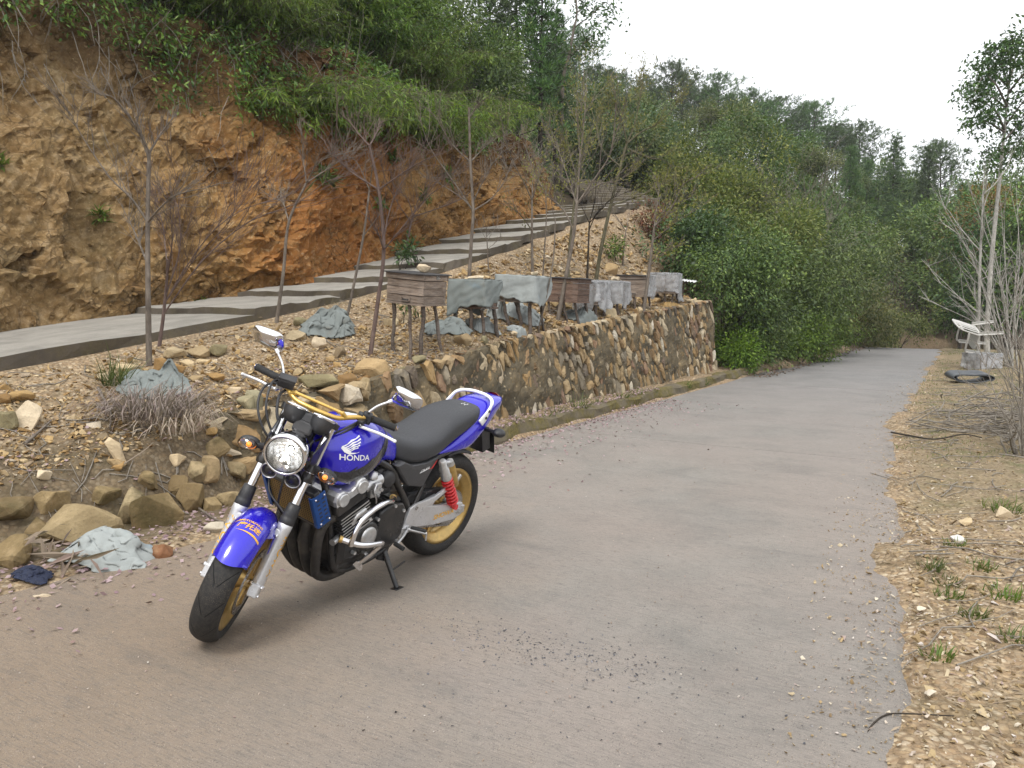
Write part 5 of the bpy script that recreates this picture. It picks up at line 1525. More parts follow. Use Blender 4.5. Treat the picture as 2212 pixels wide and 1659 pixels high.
	m = B(); m.tube(smooth_path([(0.885, 0.18, 0.46), (0.87, 0.188, 0.50), (0.82, 0.19, 0.525)], 12), 0.011, 10); m.tube([(0.93, 0.15, 0.395), (0.985, 0.165, 0.385)], 0.016, 12)
	m.build("coolant_pipe", M_ALU, eo)
	# carburettors, air box
	m = B()
	for y in (-0.13, -0.045, 0.045, 0.13):
		m.tube([Vector((0.79, y, 0.60)), Vector((0.73, y, 0.625)), Vector((0.68, y, 0.63))], [0.026, 0.030, 0.028], 14)
		m.box((0.735, y, 0.575), (0.05, 0.055, 0.05), None, 0.008)
		m.lathe([(0, 0.026), (0.03, 0.024), (0.036, 0.0)], Vector((0.735, y, 0.645)), (0, 0, 1), 14)
	m.box((0.735, 0.168, 0.605), (0.045, 0.022, 0.06), None, 0.006)
	m.tube(smooth_path([(0.75, 0.175, 0.63), (0.77, 0.185, 0.60), (0.745, 0.18, 0.56), (0.73, 0.17, 0.53)], 14), 0.005, 8)
	for q in ((0.75, 0.182, 0.62), (0.72, 0.182, 0.60), (0.74, 0.182, 0.575)):
		m.lathe([(0, 0.0), (0, 0.008), (0.008, 0.008), (0.008, 0)], Vector(q), (0, 1, 0), 10, False)
	m.build("carburettor", M_ALU, eo)
	m = B(); m.box((0.62, 0, 0.60), (0.13, 0.24, 0.16), None, 0.03)
	m.lathe([(0, 0.045), (0.03, 0.043), (0.04, 0.035), (0.042, 0)], Vector((0.63, 0.115, 0.62)), (0, 1, 0), 24)
	m.build("air_box", M_BLACKP, root)
	# radiator with blue side guards
	RT, RB = Vector((1.125, 0, 0.655)), Vector((1.055, 0, 0.485))
	rd = (RT - RB); rz_ = rd.normalized(); rx = Vector((rz_.z, 0, -rz_.x))
	RR = Matrix((rx, Vector((0, 1, 0)), rz_)).transposed()
	rc = (RT + RB) / 2
	mm = Mat("radiator_core"); o_ = mm.oc()
	w1 = mm.n('ShaderNodeTexWave', wave_type='BANDS', bands_direction='Z'); w1.inputs['Scale'].default_value = 52; mm.lk(o_, w1.inputs[0])
	w2 = mm.n('ShaderNodeTexWave', wave_type='BANDS', bands_direction='Y'); w2.inputs['Scale'].default_value = 110; mm.lk(o_, w2.inputs[0])
	mm.set(color=mm.mix(mm.math('MULTIPLY', w1.outputs[1], w2.outputs[1]), (0.03, 0.026, 0.02), (0.20, 0.165, 0.12)), rough=0.7, metal=0.2)
	mm.bump(w1.outputs[1], 0.5, 0.004)
	m = B(); m.box(rc, (0.028, 0.30, rd.length), RR, 0.004)
	ra = m.build("radiator", mm.m, root)
	m = B()
	for z in (-0.5, 0.5): m.box(rc + rz_ * rd.length * z, (0.036, 0.34, 0.020), RR, 0.006)
	m.build("radiator_tank", M_BLACKM, ra)
	m = B()                                                  # stone guard bars
	for q in range(15):
		m.box(rc + rx * 0.018 + rz_ * (q / 14 - 0.5) * (rd.length - 0.03), (0.002, 0.29, 0.0022), RR)
	for q in range(19):
		m.box(rc + rx * 0.0195 + Vector((0, (q / 18 - 0.5) * 0.28, 0)), (0.0015, 0.0022, rd.length - 0.03), RR)
	m.build("radiator_grille", M_GOLD, ra)
	for sg in (1, -1):
		m = B()
		m.box(rc + Vector((0, 0.166 * sg, 0)) - rx * 0.008, (0.078, 0.006, rd.length * 0.92), RR, 0.002)
		m.box(rc + Vector((0, 0.156 * sg, 0)) + rx * 0.031, (0.005, 0.022, rd.length * 0.92), RR, 0.002)
		g = m.build("radiator_guard", M_BLUEANO, ra)
		m = B()
		for q in range(6):
			for xx in (-0.018, 0.012):
				m.box(rc + Vector((0, 0.1695 * sg, 0)) + rz_ * (-0.055 + q * 0.022) + rx * (xx - 0.008), (0.016, 0.002, 0.006), RR)
		m.build("guard_slot", M_BLACKM, g)
		m = B()
		for zz in (-0.068, 0.068):
			for xx in (-0.03, 0.02): m.lathe([(0, 0), (0, 0.006), (0.004, 0.005), (0.005, 0)], rc + Vector((0, 0.169 * sg, 0)) + rz_ * zz + rx * (xx - 0.006), (0, sg, 0), 10)
		m.build("guard_bolt", M_CHROME, g)
	# exhaust headers and silencer
	for i, y in enumerate((-0.135, -0.047, 0.047, 0.135)):
		m = B()
		k = (0.55, 0.7, 0.7, 0.55)[i]
		m.tube(smooth_path([(0.945, y, 0.495), (0.995, y, 0.492), (1.035, y, 0.455), (1.045, y * 0.97, 0.38), (1.025, y * 0.85, 0.28), (0.975, y * k * 1.05, 0.19), (0.90, y * k * 0.95, 0.148), (0.78, y * k * 0.8, 0.140)], 40), 0.0225, 18)
		m.build("exhaust_header", M_EXH, root)
	m = B(); m.box((0.70, -0.02, 0.142), (0.20, 0.14, 0.055), None, 0.02); m.tube(smooth_path([(0.66, -0.05, 0.145), (0.52, -0.10, 0.15), (0.40, -0.15, 0.19)], 14), 0.024, 14)
	m.build("exhaust_collector", M_EXH, root)
	m = B(); m.tube(smooth_path([(0.42, -0.155, 0.19), (0.38, -0.165, 0.205), (0.20, -0.19, 0.27), (-0.02, -0.205, 0.345), (-0.20, -0.215, 0.40)], 24), 0.048, 24)
	m.build("silencer", M_CHROME, root)
	# engine guard bars, chrome
	m = B(); m.tube(smooth_path([(0.585, 0.150, 0.520), (0.62, 0.185, 0.530), (0.68, 0.225, 0.548)], 10) + smooth_path([(0.74, 0.245, 0.563), (0.79, 0.258, 0.565), (0.86, 0.268, 0.555), (0.925, 0.272, 0.525), (0.955, 0.272, 0.48), (0.965, 0.268, 0.44), (0.965, 0.262, 0.405)], 40), 0.0128, 16)
	g1 = m.build("engine_guard", M_CHROME, root)
	m = B(); m.tube([(0.985, 0.205, 0.422), (0.975, 0.215, 0.418)], 0.017, 14); m.build("guard_clamp", M_GOLD, g1)
	m = B(); m.tube(smooth_path([(0.98, 0.21, 0.42), (0.93, 0.262, 0.402), (0.88, 0.282, 0.392), (0.80, 0.276, 0.375), (0.765, 0.268, 0.366), (0.745, 0.255, 0.350), (0.755, 0.225, 0.305), (0.775, 0.19, 0.255), (0.79, 0.165, 0.225)], 48), 0.0140, 16)
	m.build("guard_tube", M_CHROME, g1)
	m = B(); m.tube([(0.575, 0.145, 0.517), (0.59, 0.152, 0.522)], 0.016, 14); m.build("guard_clamp", M_GOLD, g1)
	m = B(); m.prism([(0.815, 0.168, 0.245), (0.835, 0.168, 0.235), (0.785, 0.172, 0.185), (0.765, 0.172, 0.190), (0.772, 0.170, 0.232)], (0, 0.006, 0))
	m.build("guard_bracket", M_CHROME, g1)
	m = B(); m.tube(smooth_path([(0.985, -0.205, 0.42), (0.93, -0.262, 0.402), (0.86, -0.28, 0.39), (0.77, -0.27, 0.366), (0.75, -0.24, 0.33), (0.79, -0.165, 0.225)], 30), 0.0140, 14)
	m.tube(smooth_path([(0.585, -0.15, 0.52), (0.74, -0.245, 0.563), (0.86, -0.268, 0.555), (0.955, -0.272, 0.48), (0.965, -0.262, 0.405)], 30), 0.0128, 14)
	m.build("engine_guard", M_CHROME, root)
	# ------------------------------------------------------------ swingarm, chain, shocks, pegs
	for sg in (1, -1):
		m = B(); m.prism([Vector((x, 0.112 * sg, z)) for x, z in ((0.50, 0.392), (0.44, 0.414), (0.30, 0.405), (0.16, 0.378), (0.03, 0.362), (-0.045, 0.350), (-0.075, 0.318), (-0.055, 0.276), (0.02, 0.258), (0.20, 0.268), (0.36, 0.295), (0.50, 0.318))], (0, 0.026 * sg, 0))
		sw = m.build("swingarm", M_SILVER, root, bevel=0.007)
		bv = BVHTree.FromPolygons([Vector(q) for q in m.v], m.f)
		V, F = text_mesh("SHOWA", True, 1.02, 0.1)
		decal("lettering", (V, F), lambda a, b_: Vector((0.118 - a * 0.047 * sg, 0.3 * sg, 0.315 + b_ * 0.040 - (a * 0.047 * sg) * -0.02)), (0, -sg, 0), bv, M_YELLOW, sw, 0.0016)
		m = B(); m.prism([Vector((x, 0.118 * sg, z)) for x, z in ((0.37, 0.40), (0.30, 0.435), (0.21, 0.452), (0.19, 0.44), (0.235, 0.38), (0.30, 0.36))], (0, 0.018 * sg, 0))
		m.build("swingarm_brace", M_SILVER, sw, bevel=0.004)
		m = B(); m.lathe([(0.0, 0.0), (0.0, 0.026), (0.006, 0.026), (0.008, 0.016), (0.020, 0.016), (0.021, 0.0)], Vector((-0.015, 0.137 * sg, 0.31)), (0, sg, 0), 6, False)
		m.box((-0.052, 0.128 * sg, 0.31), (0.03, 0.03, 0.045), None, 0.004)
		m.build("axle_adjuster", M_ALU, sw)
		# hanger plate with folded passenger peg
		m = B(); m.prism([Vector((x, 0.146 * sg, z)) for x, z in ((0.445, 0.432), (0.405, 0.447), (0.32, 0.452), (0.25, 0.458), (0.17, 0.488), (0.118, 0.498), (0.105, 0.482), (0.165, 0.462), (0.235, 0.432), (0.31, 0.412), (0.385, 0.37), (0.46, 0.285), (0.495, 0.268), (0.505, 0.284))], (0, 0.016 * sg, 0))
		hg = m.build("peg_hanger", M_SILVER, root, bevel=0.004)
		m = B()
		for x, z in ((0.40, 0.425), (0.475, 0.295)): m.lathe([(0, 0.0), (0, 0.010), (0.004, 0.010), (0.004, 0.005), (0.002, 0)], Vector((x, 0.163 * sg, z)), (0, sg, 0), 12, False)
		m.build("hanger_bolt", M_DISC, hg)
		m = B()
		pA, pB = Vector((0.130, 0.172 * sg, 0.482)), Vector((0.085, 0.182 * sg, 0.560))
		m.tube([pA, pB], 0.0095, 10)
		dd = (pB - pA)
		for q in range(9): m.tube([pA + dd * (0.15 + q * 0.095), pA + dd * (0.15 + q * 0.095 + 0.045)], 0.0125, 8)
		m.build("passenger_peg", M_ALU, hg)
		# rider peg
		m = B(); m.tube([Vector((0.455, 0.155 * sg, 0.322)), Vector((0.452, 0.175 * sg, 0.322))], 0.018, 14)
		m.tube([Vector((0.452, 0.17 * sg, 0.322)), Vector((0.412, 0.265 * sg, 0.324))], [0.011, 0.009], 12)
		m.tube([Vector((0.412, 0.262 * sg, 0.322)), Vector((0.410, 0.264 * sg, 0.285))], [0.006, 0.005], 8)
		pg = m.build("rider_peg", M_ALU, root)
		m = B(); m.box(Vector((0.430, 0.222 * sg, 0.336)), (0.024, 0.085, 0.012), Matrix.Rotation(0.40 * sg, 3, 'Z'), 0.004)
		m.build("peg_rubber", M_RUB, pg)
		# shock absorber with red spring and remote reservoir
		s0, s1 = Vector((0.245, 0.168 * sg, 0.648)), Vector((0.050, 0.150 * sg, 0.352))
		ax_ = (s1 - s0).normalized(); L = (s1 - s0).length
		m = B()
		m.tube([s0 - ax_ * 0.022, s0 - ax_ * 0.015, s0 + ax_ * 0.035, s0 + ax_ * 0.04, s0 + ax_ * 0.085, s0 + ax_ * 0.09, s0 + ax_ * 0.115], [0.014, 0.021, 0.021, 0.027, 0.027, 0.031, 0.031], 20)
		m.lathe([(-0.016, 0.0), (-0.016, 0.013), (0.016, 0.013), (0.016, 0)], s0, (0, 1, 0), 16, False)
		sh = m.build("shock_absorber", M_ALU, root)
		m = B(); m.tube([s0 + ax_ * 0.1, s1], 0.019, 16); m.lathe([(-0.018, 0.0), (-0.018, 0.017), (0.018, 0.017), (0.018, 0)], s1, (0, 1, 0), 16, False)
		m.build("shock_shaft", M_RED, sh)
		x_ = ax_.orthogonal().normalized(); y2 = ax_.cross(x_)
		hel = []
		turns = 8.0; n_ = 150
		for q in range(n_ + 1):
			t = q / n_; a = 2 * math.pi * turns * t
			hel.append(s0 + ax_ * (0.115 + (L - 0.15) * t) + (x_ * math.cos(a) + y2 * math.sin(a)) * 0.0275)
		m = B(); m.tube(hel, 0.0072, 8); m.build("spring", M_RED, sh)
		r0, r1 = Vector((0.190, 0.178 * sg, 0.640)), Vector((0.105, 0.170 * sg, 0.500))
		m = B(); m.tube([r0, r0.lerp(r1, 0.05), r1.lerp(r0, 0.05), r1], [0.020, 0.023, 0.023, 0.020], 18)
		rs = m.build("shock_reservoir", M_GOLD, sh)
		m = B(); m.tube([r0 - (r1 - r0) * 0.14, r0 + (r1 - r0) * 0.03], [0.019, 0.0225], 18); m.tube([s0 + Vector((-0.01, 0.01 * sg, 0.005)), r0 - (r1 - r0) * 0.06], 0.012, 10)
		m.build("reservoir_cap", M_ALU, sh)
	# chain
	m = B()
	top = [(0.49, 0.385), (0.25, 0.402), (0.0, 0.412)]; bot = [(0.0, 0.207), (0.25, 0.255), (0.49, 0.305)]
	for pts_ in (top, bot):
		P = resamp([(x, 0.0915, z) for x, z in pts_], 44)
		for i, p in enumerate(P):
			d = (P[min(i + 1, 43)] - P[max(i - 1, 0)]).normalized()
			Rm = Matrix((d, Vector((0, 1, 0)), d.cross(Vector((0, 1, 0))))).transposed()
			for yy in ((-0.006, 0.006) if i % 2 else (-0.0035, 0.0035)): m.box(p + Vector((0, yy, 0)), (0.0135, 0.002, 0.0105), Rm)
			m.tube([p + Vector((0, -0.006, 0)) + d * 0.005, p + Vector((0, 0.006, 0)) + d * 0.005], 0.0032, 6)
	m.build("chain", M_DISC, root)
	m = B(); m.prism([Vector((x, 0.082, z)) for x, z in ((0.43, 0.462), (0.40, 0.482), (0.17, 0.470), (0.04, 0.448), (0.02, 0.43), (0.16, 0.43), (0.30, 0.43), (0.42, 0.425))], (0, 0.028, 0))
	cg = m.build("chain_guard", M_BLACKP, root, bevel=0.004)
	m = B(); m.prism([Vector((x, 0.1108, z)) for x, z in ((0.285, 0.452), (0.225, 0.462), (0.225, 0.474), (0.285, 0.472))], (0, 0.0008, 0))
	m.prism([Vector((x, 0.1108, z)) for x, z in ((0.36, 0.440), (0.32, 0.448), (0.33, 0.464), (0.36, 0.466))], (0, 0.0008, 0))
	m.build("guard_label", M_GREYPRINT, cg)
	# gear lever and linkage
	m = B(); m.tube(smooth_path([(0.455, 0.17, 0.322), (0.50, 0.188, 0.305), (0.555, 0.205, 0.290), (0.575, 0.215, 0.285)], 14), 0.0075, 10)
	m.tube([(0.47, 0.165, 0.330), (0.66, 0.165, 0.345)], 0.0042, 8); m.tube([(0.66, 0.15, 0.345), (0.66, 0.175, 0.345)], 0.010, 10)
	gl = m.build("gear_lever", M_ALU, root)
	m = B(); m.tube([(0.575, 0.20, 0.285), (0.580, 0.262, 0.283)], 0.0115, 14); m.build("lever_rubber", M_RUB, gl)
	# side stand, its foot on the road
	S0, S1 = Vector((0.57, 0.135, 0.215)), Vector((0.561, 0.243, 0.056))
	m = B(); m.tube([S0 + Vector((0, -0.01, 0.015)), S0, S0.lerp(S1, 0.35), S1], [0.017, 0.0155, 0.014, 0.012], 14)
	st = m.build("side_stand", M_BLACKM, root)
	Rl = Matrix.Rotation(BK_LEAN, 3, 'X')
	m = B(); m.box(S1 + Vector((0, 0.004, -0.003)), (0.062, 0.046, 0.006), Rl, 0.002); m.build("stand_foot", M_BLACKM, st)
	m = B(); m.tube([S0.lerp(S1, 0.55), S0.lerp(S1, 0.55) + Vector((-0.055, 0.035, 0.055))], 0.0048, 8); m.build("stand_tang", M_BLACKM, st)
	m = B(); m.prism([S0 + Vector((0.03, 0.0, 0.03)), S0 + Vector((0.045, 0.0, -0.035)), S0 + Vector((0.0, 0.01, -0.05)), S0 + Vector((-0.04, 0.0, 0.03))], (0, -0.012, 0)); m.build("stand_bracket", M_BLACKM, st)
	# rear hugger, licence plate holder, rear signals
	rows = []
	for i in range(15):
		a = math.radians(-14 + 38 * i / 14)
		rows.append([Vector((-math.sin(a) * r_, y, 0.31 + math.cos(a) * r_)) for y, r_ in ((-0.085, 0.325), (-0.07, 0.338), (0, 0.343), (0.07, 0.338), (0.085, 0.325), (0.08, 0.322), (0, 0.338), (-0.08, 0.322))])
	m = B(); m.loft(rows); m.build("rear_fender", M_BLACKP, root)
	m = B(); m.box((-0.20, 0, 0.715), (0.20, 0.10, 0.03), Matrix.Rotation(0.55, 3, 'Y') if False else Matrix.Rotation(-0.50, 3, 'Y'), 0.008)
	m.prism([Vector((-0.19, 0.085, 0.735)), Vector((-0.265, 0.085, 0.755)), Vector((-0.31, 0.085, 0.62)), Vector((-0.24, 0.085, 0.60))], (0, -0.17, 0))
	pb = m.build("plate_bracket", M_BLACKP, root, bevel=0.004)
	m = B(); m.box((-0.318, 0, 0.66), (0.003, 0.20, 0.15), Matrix.Rotation(0.28, 3, 'Y'), 0.001); m.build("licence_plate", M_BLACKM, pb)
	for sg in (1, -1):
		c = Vector((-0.215, 0.185 * sg, 0.757))
		m = B(); m.tube([Vector((-0.215, 0.09 * sg, 0.748)), c - Vector((0, 0.03 * sg, 0))], 0.011, 10)
		rows = []
		for x, k in ((0.035, 0.2), (0.025, 0.75), (0.0, 1.0), (-0.02, 0.9)):
			rows.append([c + Vector((x, math.cos(a) * 0.040 * k, math.sin(a) * 0.026 * k)) for a in [2 * math.pi * q / 16 for q in range(16)]])
		m.loft(rows)
		rs_ = m.build("rear_signal", M_BLACKP, root)
		rows = []
		for x, k in ((-0.0205, 0.88), (-0.03, 0.7), (-0.035, 0.3)):
			rows.append([c + Vector((x, math.cos(a) * 0.040 * k, math.sin(a) * 0.026 * k)) for a in [2 * math.pi * q / 16 for q in range(16)]])
		m = B(); m.loft(rows); m.build("rear_signal_lens", M_SIGLENS, rs_)
	return root
build_motorcycle()
# ================================================================ beehives on stick legs, their covers and loads
def wood_material(name, dark, light, grey=0.5):
	m = Mat(name); o = m.oc()
	r = m.anyrand()
	off = m.n('ShaderNodeCombineXYZ'); m.lk(m.math('MULTIPLY', r, 9.0), off.inputs[0]); m.lk(m.math('MULTIPLY', r, 5.0), off.inputs[2])
	va = m.n('ShaderNodeVectorMath', operation='ADD'); m.lk(o, va.inputs[0]); m.lk(off.outputs[0], va.inputs[1])
	v = m.mapping(va.outputs[0], (2.2, 22, 26))
	g = m.noise(3.0, 7, 0.68, v, 0.6); f = m.noise(14, 5, 0.7, v)
	c = m.ramp(g, [(0.28, tuple(x * 0.45 for x in dark)), (0.45, dark), (0.62, light), (0.8, tuple(x * 1.2 for x in light))])
	c = m.mix(m.ramp(m.noise(4, 6, 0.7, o), [(0.42, 0.0), (0.66, grey)]), c, (0.26, 0.235, 0.21))
	c = m.mix(m.ramp(f, [(0.55, 0.0), (0.72, 0.6)]), c, (0.045, 0.035, 0.028))
	c = m.hsv(c, 0.5, 1.0, m.math('ADD', 0.75, m.math('MULTIPLY', r, 0.5)))
	m.set(color=c, rough=0.86, spec=0.2)
	m.bump(m.math('ADD', g, m.math('MULTIPLY', f, 0.6)), 0.6, 0.004)
	return m.m
M_PLANK = wood_material("weathered_plank", (0.19, 0.142, 0.108), (0.34, 0.272, 0.215))
M_PLANKD = wood_material("dark_plank", (0.095, 0.058, 0.042), (0.18, 0.115, 0.082), 0.25)
M_STICK = wood_material("stick_leg", (0.075, 0.056, 0.044), (0.15, 0.118, 0.095), 0.4)
M_FELT = simple("roof_felt", (0.030, 0.028, 0.030), 0.6, 0, 0, 0.2, 30, bump=0.2, dirt=((0.16, 0.14, 0.12), 0.4))
def cloth_material(name, col, blue=0.35):
	m = Mat(name); p = m.pos()
	a = m.noise(5, 6, 0.65, p)
	c = m.ramp(a, [(0.3, tuple(x * 0.82 for x in col)), (0.5, col), (0.75, tuple(min(1, x * 1.1) for x in col))])
	c = m.mix(m.ramp(m.noise(3.1, 4, 0.6, p), [(0.62, 0.0), (0.72, blue)]), c, (0.17, 0.26, 0.33))
	c = m.mix(m.ramp(m.noise(9, 6, 0.7, p), [(0.55, 0.0), (0.75, 0.5)]), c, (0.15, 0.125, 0.09))
	we = m.noise(420, 2, 0.5, p)
	m.set(color=c, rough=0.85, spec=0.25)
	m.bump(m.math('ADD', we, m.math('MULTIPLY', a, 1.0)), 0.3, 0.003)
	return m.m
M_CANVAS = cloth_material("grey_canvas", (0.19, 0.21, 0.20))
M_CANVASW = cloth_material("pale_canvas", (0.29, 0.31, 0.30), 0.5)
def film_material():
	m = Mat("plastic_film"); p = m.pos()
	a = m.noise(9, 6, 0.7, p)
	m.set(color=(0.62, 0.63, 0.64), rough=0.28, spec=0.5)
	t = m.n('ShaderNodeBsdfTransparent'); tl = m.n('ShaderNodeBsdfTranslucent'); tl.inputs[0].default_value = (0.55, 0.55, 0.56, 1)
	m1 = m.n('ShaderNodeMixShader'); m1.inputs[0].default_value = 0.35
	m.lk(m.b.outputs[0], m1.inputs[1]); m.lk(tl.outputs[0], m1.inputs[2])
	m2 = m.n('ShaderNodeMixShader'); m.lk(m.ramp(a, [(0.35, 0.74), (0.65, 0.42)]), m2.inputs[0])
	m.lk(m1.outputs[0], m2.inputs[1]); m.lk(t.outputs[0], m2.inputs[2]); m.lk(m2.outputs[0], m.out.inputs['Surface'])
	m.bump(a, 0.3, 0.01)
	return m.m
M_FILM = film_material()
def stick(parent, p0, p1, r, seed):
	q = random.Random(seed)
	pts = []
	for i in range(7):
		t = i / 6
		p = Vector(p0).lerp(Vector(p1), t)
		pts.append(p + Vector((q.uniform(-1, 1), q.uniform(-1, 1), 0)) * 0.010 * (1 if 0 < i < 6 else 0))
	m = MB(); m.tube(pts, [r * q.uniform(0.85, 1.15) for _ in pts], 9)
	return m.build("leg", M_STICK, parent)
def beehive(label, px, py, d, w=0.46, dp=0.40, h=0.235, yaw=0.45, roll=0.0, pitch=0.0, plank=None, legs=((-0.8, -0.85), (0.1, -0.8), (0.75, -0.7), (0.85, 0.8), (-0.75, 0.85)), handle=False, splay=0.08, slot=True, lid=0.065, seed=1):
	"""px, py, d: where the middle of the roof stands; returns the hive's frame"""
	plank = plank or M_PLANK
	q = random.Random(seed)
	top = at(px, py, d)
	bot_z = top.z - lid - h
	ground = float(gz(np.array([top.x]), np.array([top.y]))[0])
	root = empty("beehive", (top.x, top.y, bot_z), (pitch, roll, yaw))
	tag(root, label, "beehive", "beehives standing on stick legs along the wall")
	# box walls from separate boards, front and sides with gaps; front is towards -y
	nb = 3
	for sd in range(4):
		L = w if sd in (0, 2) else dp
		for i in range(nb):
			hh = h / nb
			m = MB()
			jj = q.uniform(-0.004, 0.004)
			m.box((0, 0, 0), (L - (0.002 if sd in (0, 2) else 0.046), 0.022, hh - 0.004), None, 0.002)
			o = m.build("plank", plank, root)
			z = hh * (i + 0.5)
			o.location = {0: (0, -dp / 2 + 0.011 + jj, z), 2: (0, dp / 2 - 0.011 + jj, z), 1: (w / 2 - 0.012 + jj, 0, z), 3: (-w / 2 + 0.012 + jj, 0, z)}[sd]
			o.rotation_euler = (0, q.uniform(-0.006, 0.006), 0 if sd in (0, 2) else math.pi / 2)
	m = MB(); m.box((0, 0, -0.012), (w + 0.012, dp + 0.02, 0.022), None, 0.002); m.build("floor_board", plank, root)
	# lid: rim boards and felted roof
	for sd in range(4):
		L = w if sd in (0, 2) else dp
		m = MB(); m.box((0, 0, 0), (L + (0.028 if sd in (0, 2) else -0.02), 0.020, lid - 0.008), None, 0.002)
		o = m.build("lid_board", plank, root)
		z = h + lid / 2
		o.location = {0: (0, -dp / 2 - 0.004, z), 2: (0, dp / 2 + 0.004, z), 1: (w / 2 + 0.004, 0, z), 3: (-w / 2 - 0.004, 0, z)}[sd]
		o.rotation_euler = (0, 0, 0 if sd in (0, 2) else math.pi / 2)
	n = 10; V = []; F = []
	for k, dz in ((0, 0.0), (1, 0.010)):
		for i in range(n + 1):
			for j in range(n + 1):
				x, y = (i / n - 0.5) * (w + 0.075), (j / n - 0.5) * (dp + 0.075)
				e = 1.0 if i in (0, n) or j in (0, n) else 0.0
				V.append((x, y, h + lid + dz + 0.006 * float(vnoise(np.array([x * 9, y * 9, seed * 1.7]))) - 0.006 * e))
	N = (n + 1) ** 2
	for i in range(n):
		for j in range(n):
			a = i * (n + 1) + j
			F.append((N + a, N + a + n + 1, N + a + n + 2, N + a + 1)); F.append((a, a + 1, a + n + 2, a + n + 1))
	ring = [j for j in range(n + 1)] + [i * (n + 1) + n for i in range(1, n + 1)] + [n * (n + 1) + j for j in range(n - 1, -1, -1)] + [i * (n + 1) for i in range(n - 1, 0, -1)]
	for a, b in zip(ring, ring[1:] + ring[:1]): F.append((a, b, N + b, N + a))
	m = MB(); m.add(V, F); m.build("roof", M_FELT, root)
	if slot:
		m = MB(); m.box((0.02, -dp / 2 - 0.002, 0.030), (0.085, 0.006, 0.012)); m.build("entrance_slot", M_FELT, root)
		for x in (-0.03, 0.07):
			m = MB(); m.box((x, -dp / 2 - 0.008, 0.036), (0.010, 0.016, 0.040), None, 0.002); m.build("entrance_block", plank, root)
		m = MB(); m.box((0.02, -dp / 2 - 0.014, 0.016), (0.10, 0.028, 0.008), None, 0.002); m.build("landing_board", plank, root)
	if handle:
		m = MB(); m.box((w / 2 + 0.016, 0.02, h + lid * 0.55), (0.006, 0.05, 0.042), None, 0.002)
		m.tube(smooth_path([(w / 2 + 0.02, 0.005, h + lid * 0.7), (w / 2 + 0.035, 0.005, h + lid * 0.5), (w / 2 + 0.035, 0.035, h + lid * 0.5), (w / 2 + 0.02, 0.035, h + lid * 0.7)], 12), 0.003, 6)
		m.build("handle", M_DISC, root)
	Mx = Matrix.Translation(root.location) @ root.rotation_euler.to_matrix().to_4x4()
	Mi = Mx.inverted()
	for k, (a, b) in enumerate(legs):
		p0 = Vector((a * w / 2, b * dp / 2, -0.02))
		pw = Mx @ p0
		gx, gy = pw.x + q.uniform(-1, 1) * splay, pw.y + q.uniform(-1, 1) * splay * 0.6
		gpz = float(gz(np.array([gx]), np.array([gy]))[0])
		stick(root, p0, Mi @ Vector((gx, gy, gpz - 0.06)), q.uniform(0.017, 0.024), seed * 17 + k)
	return Mx, root
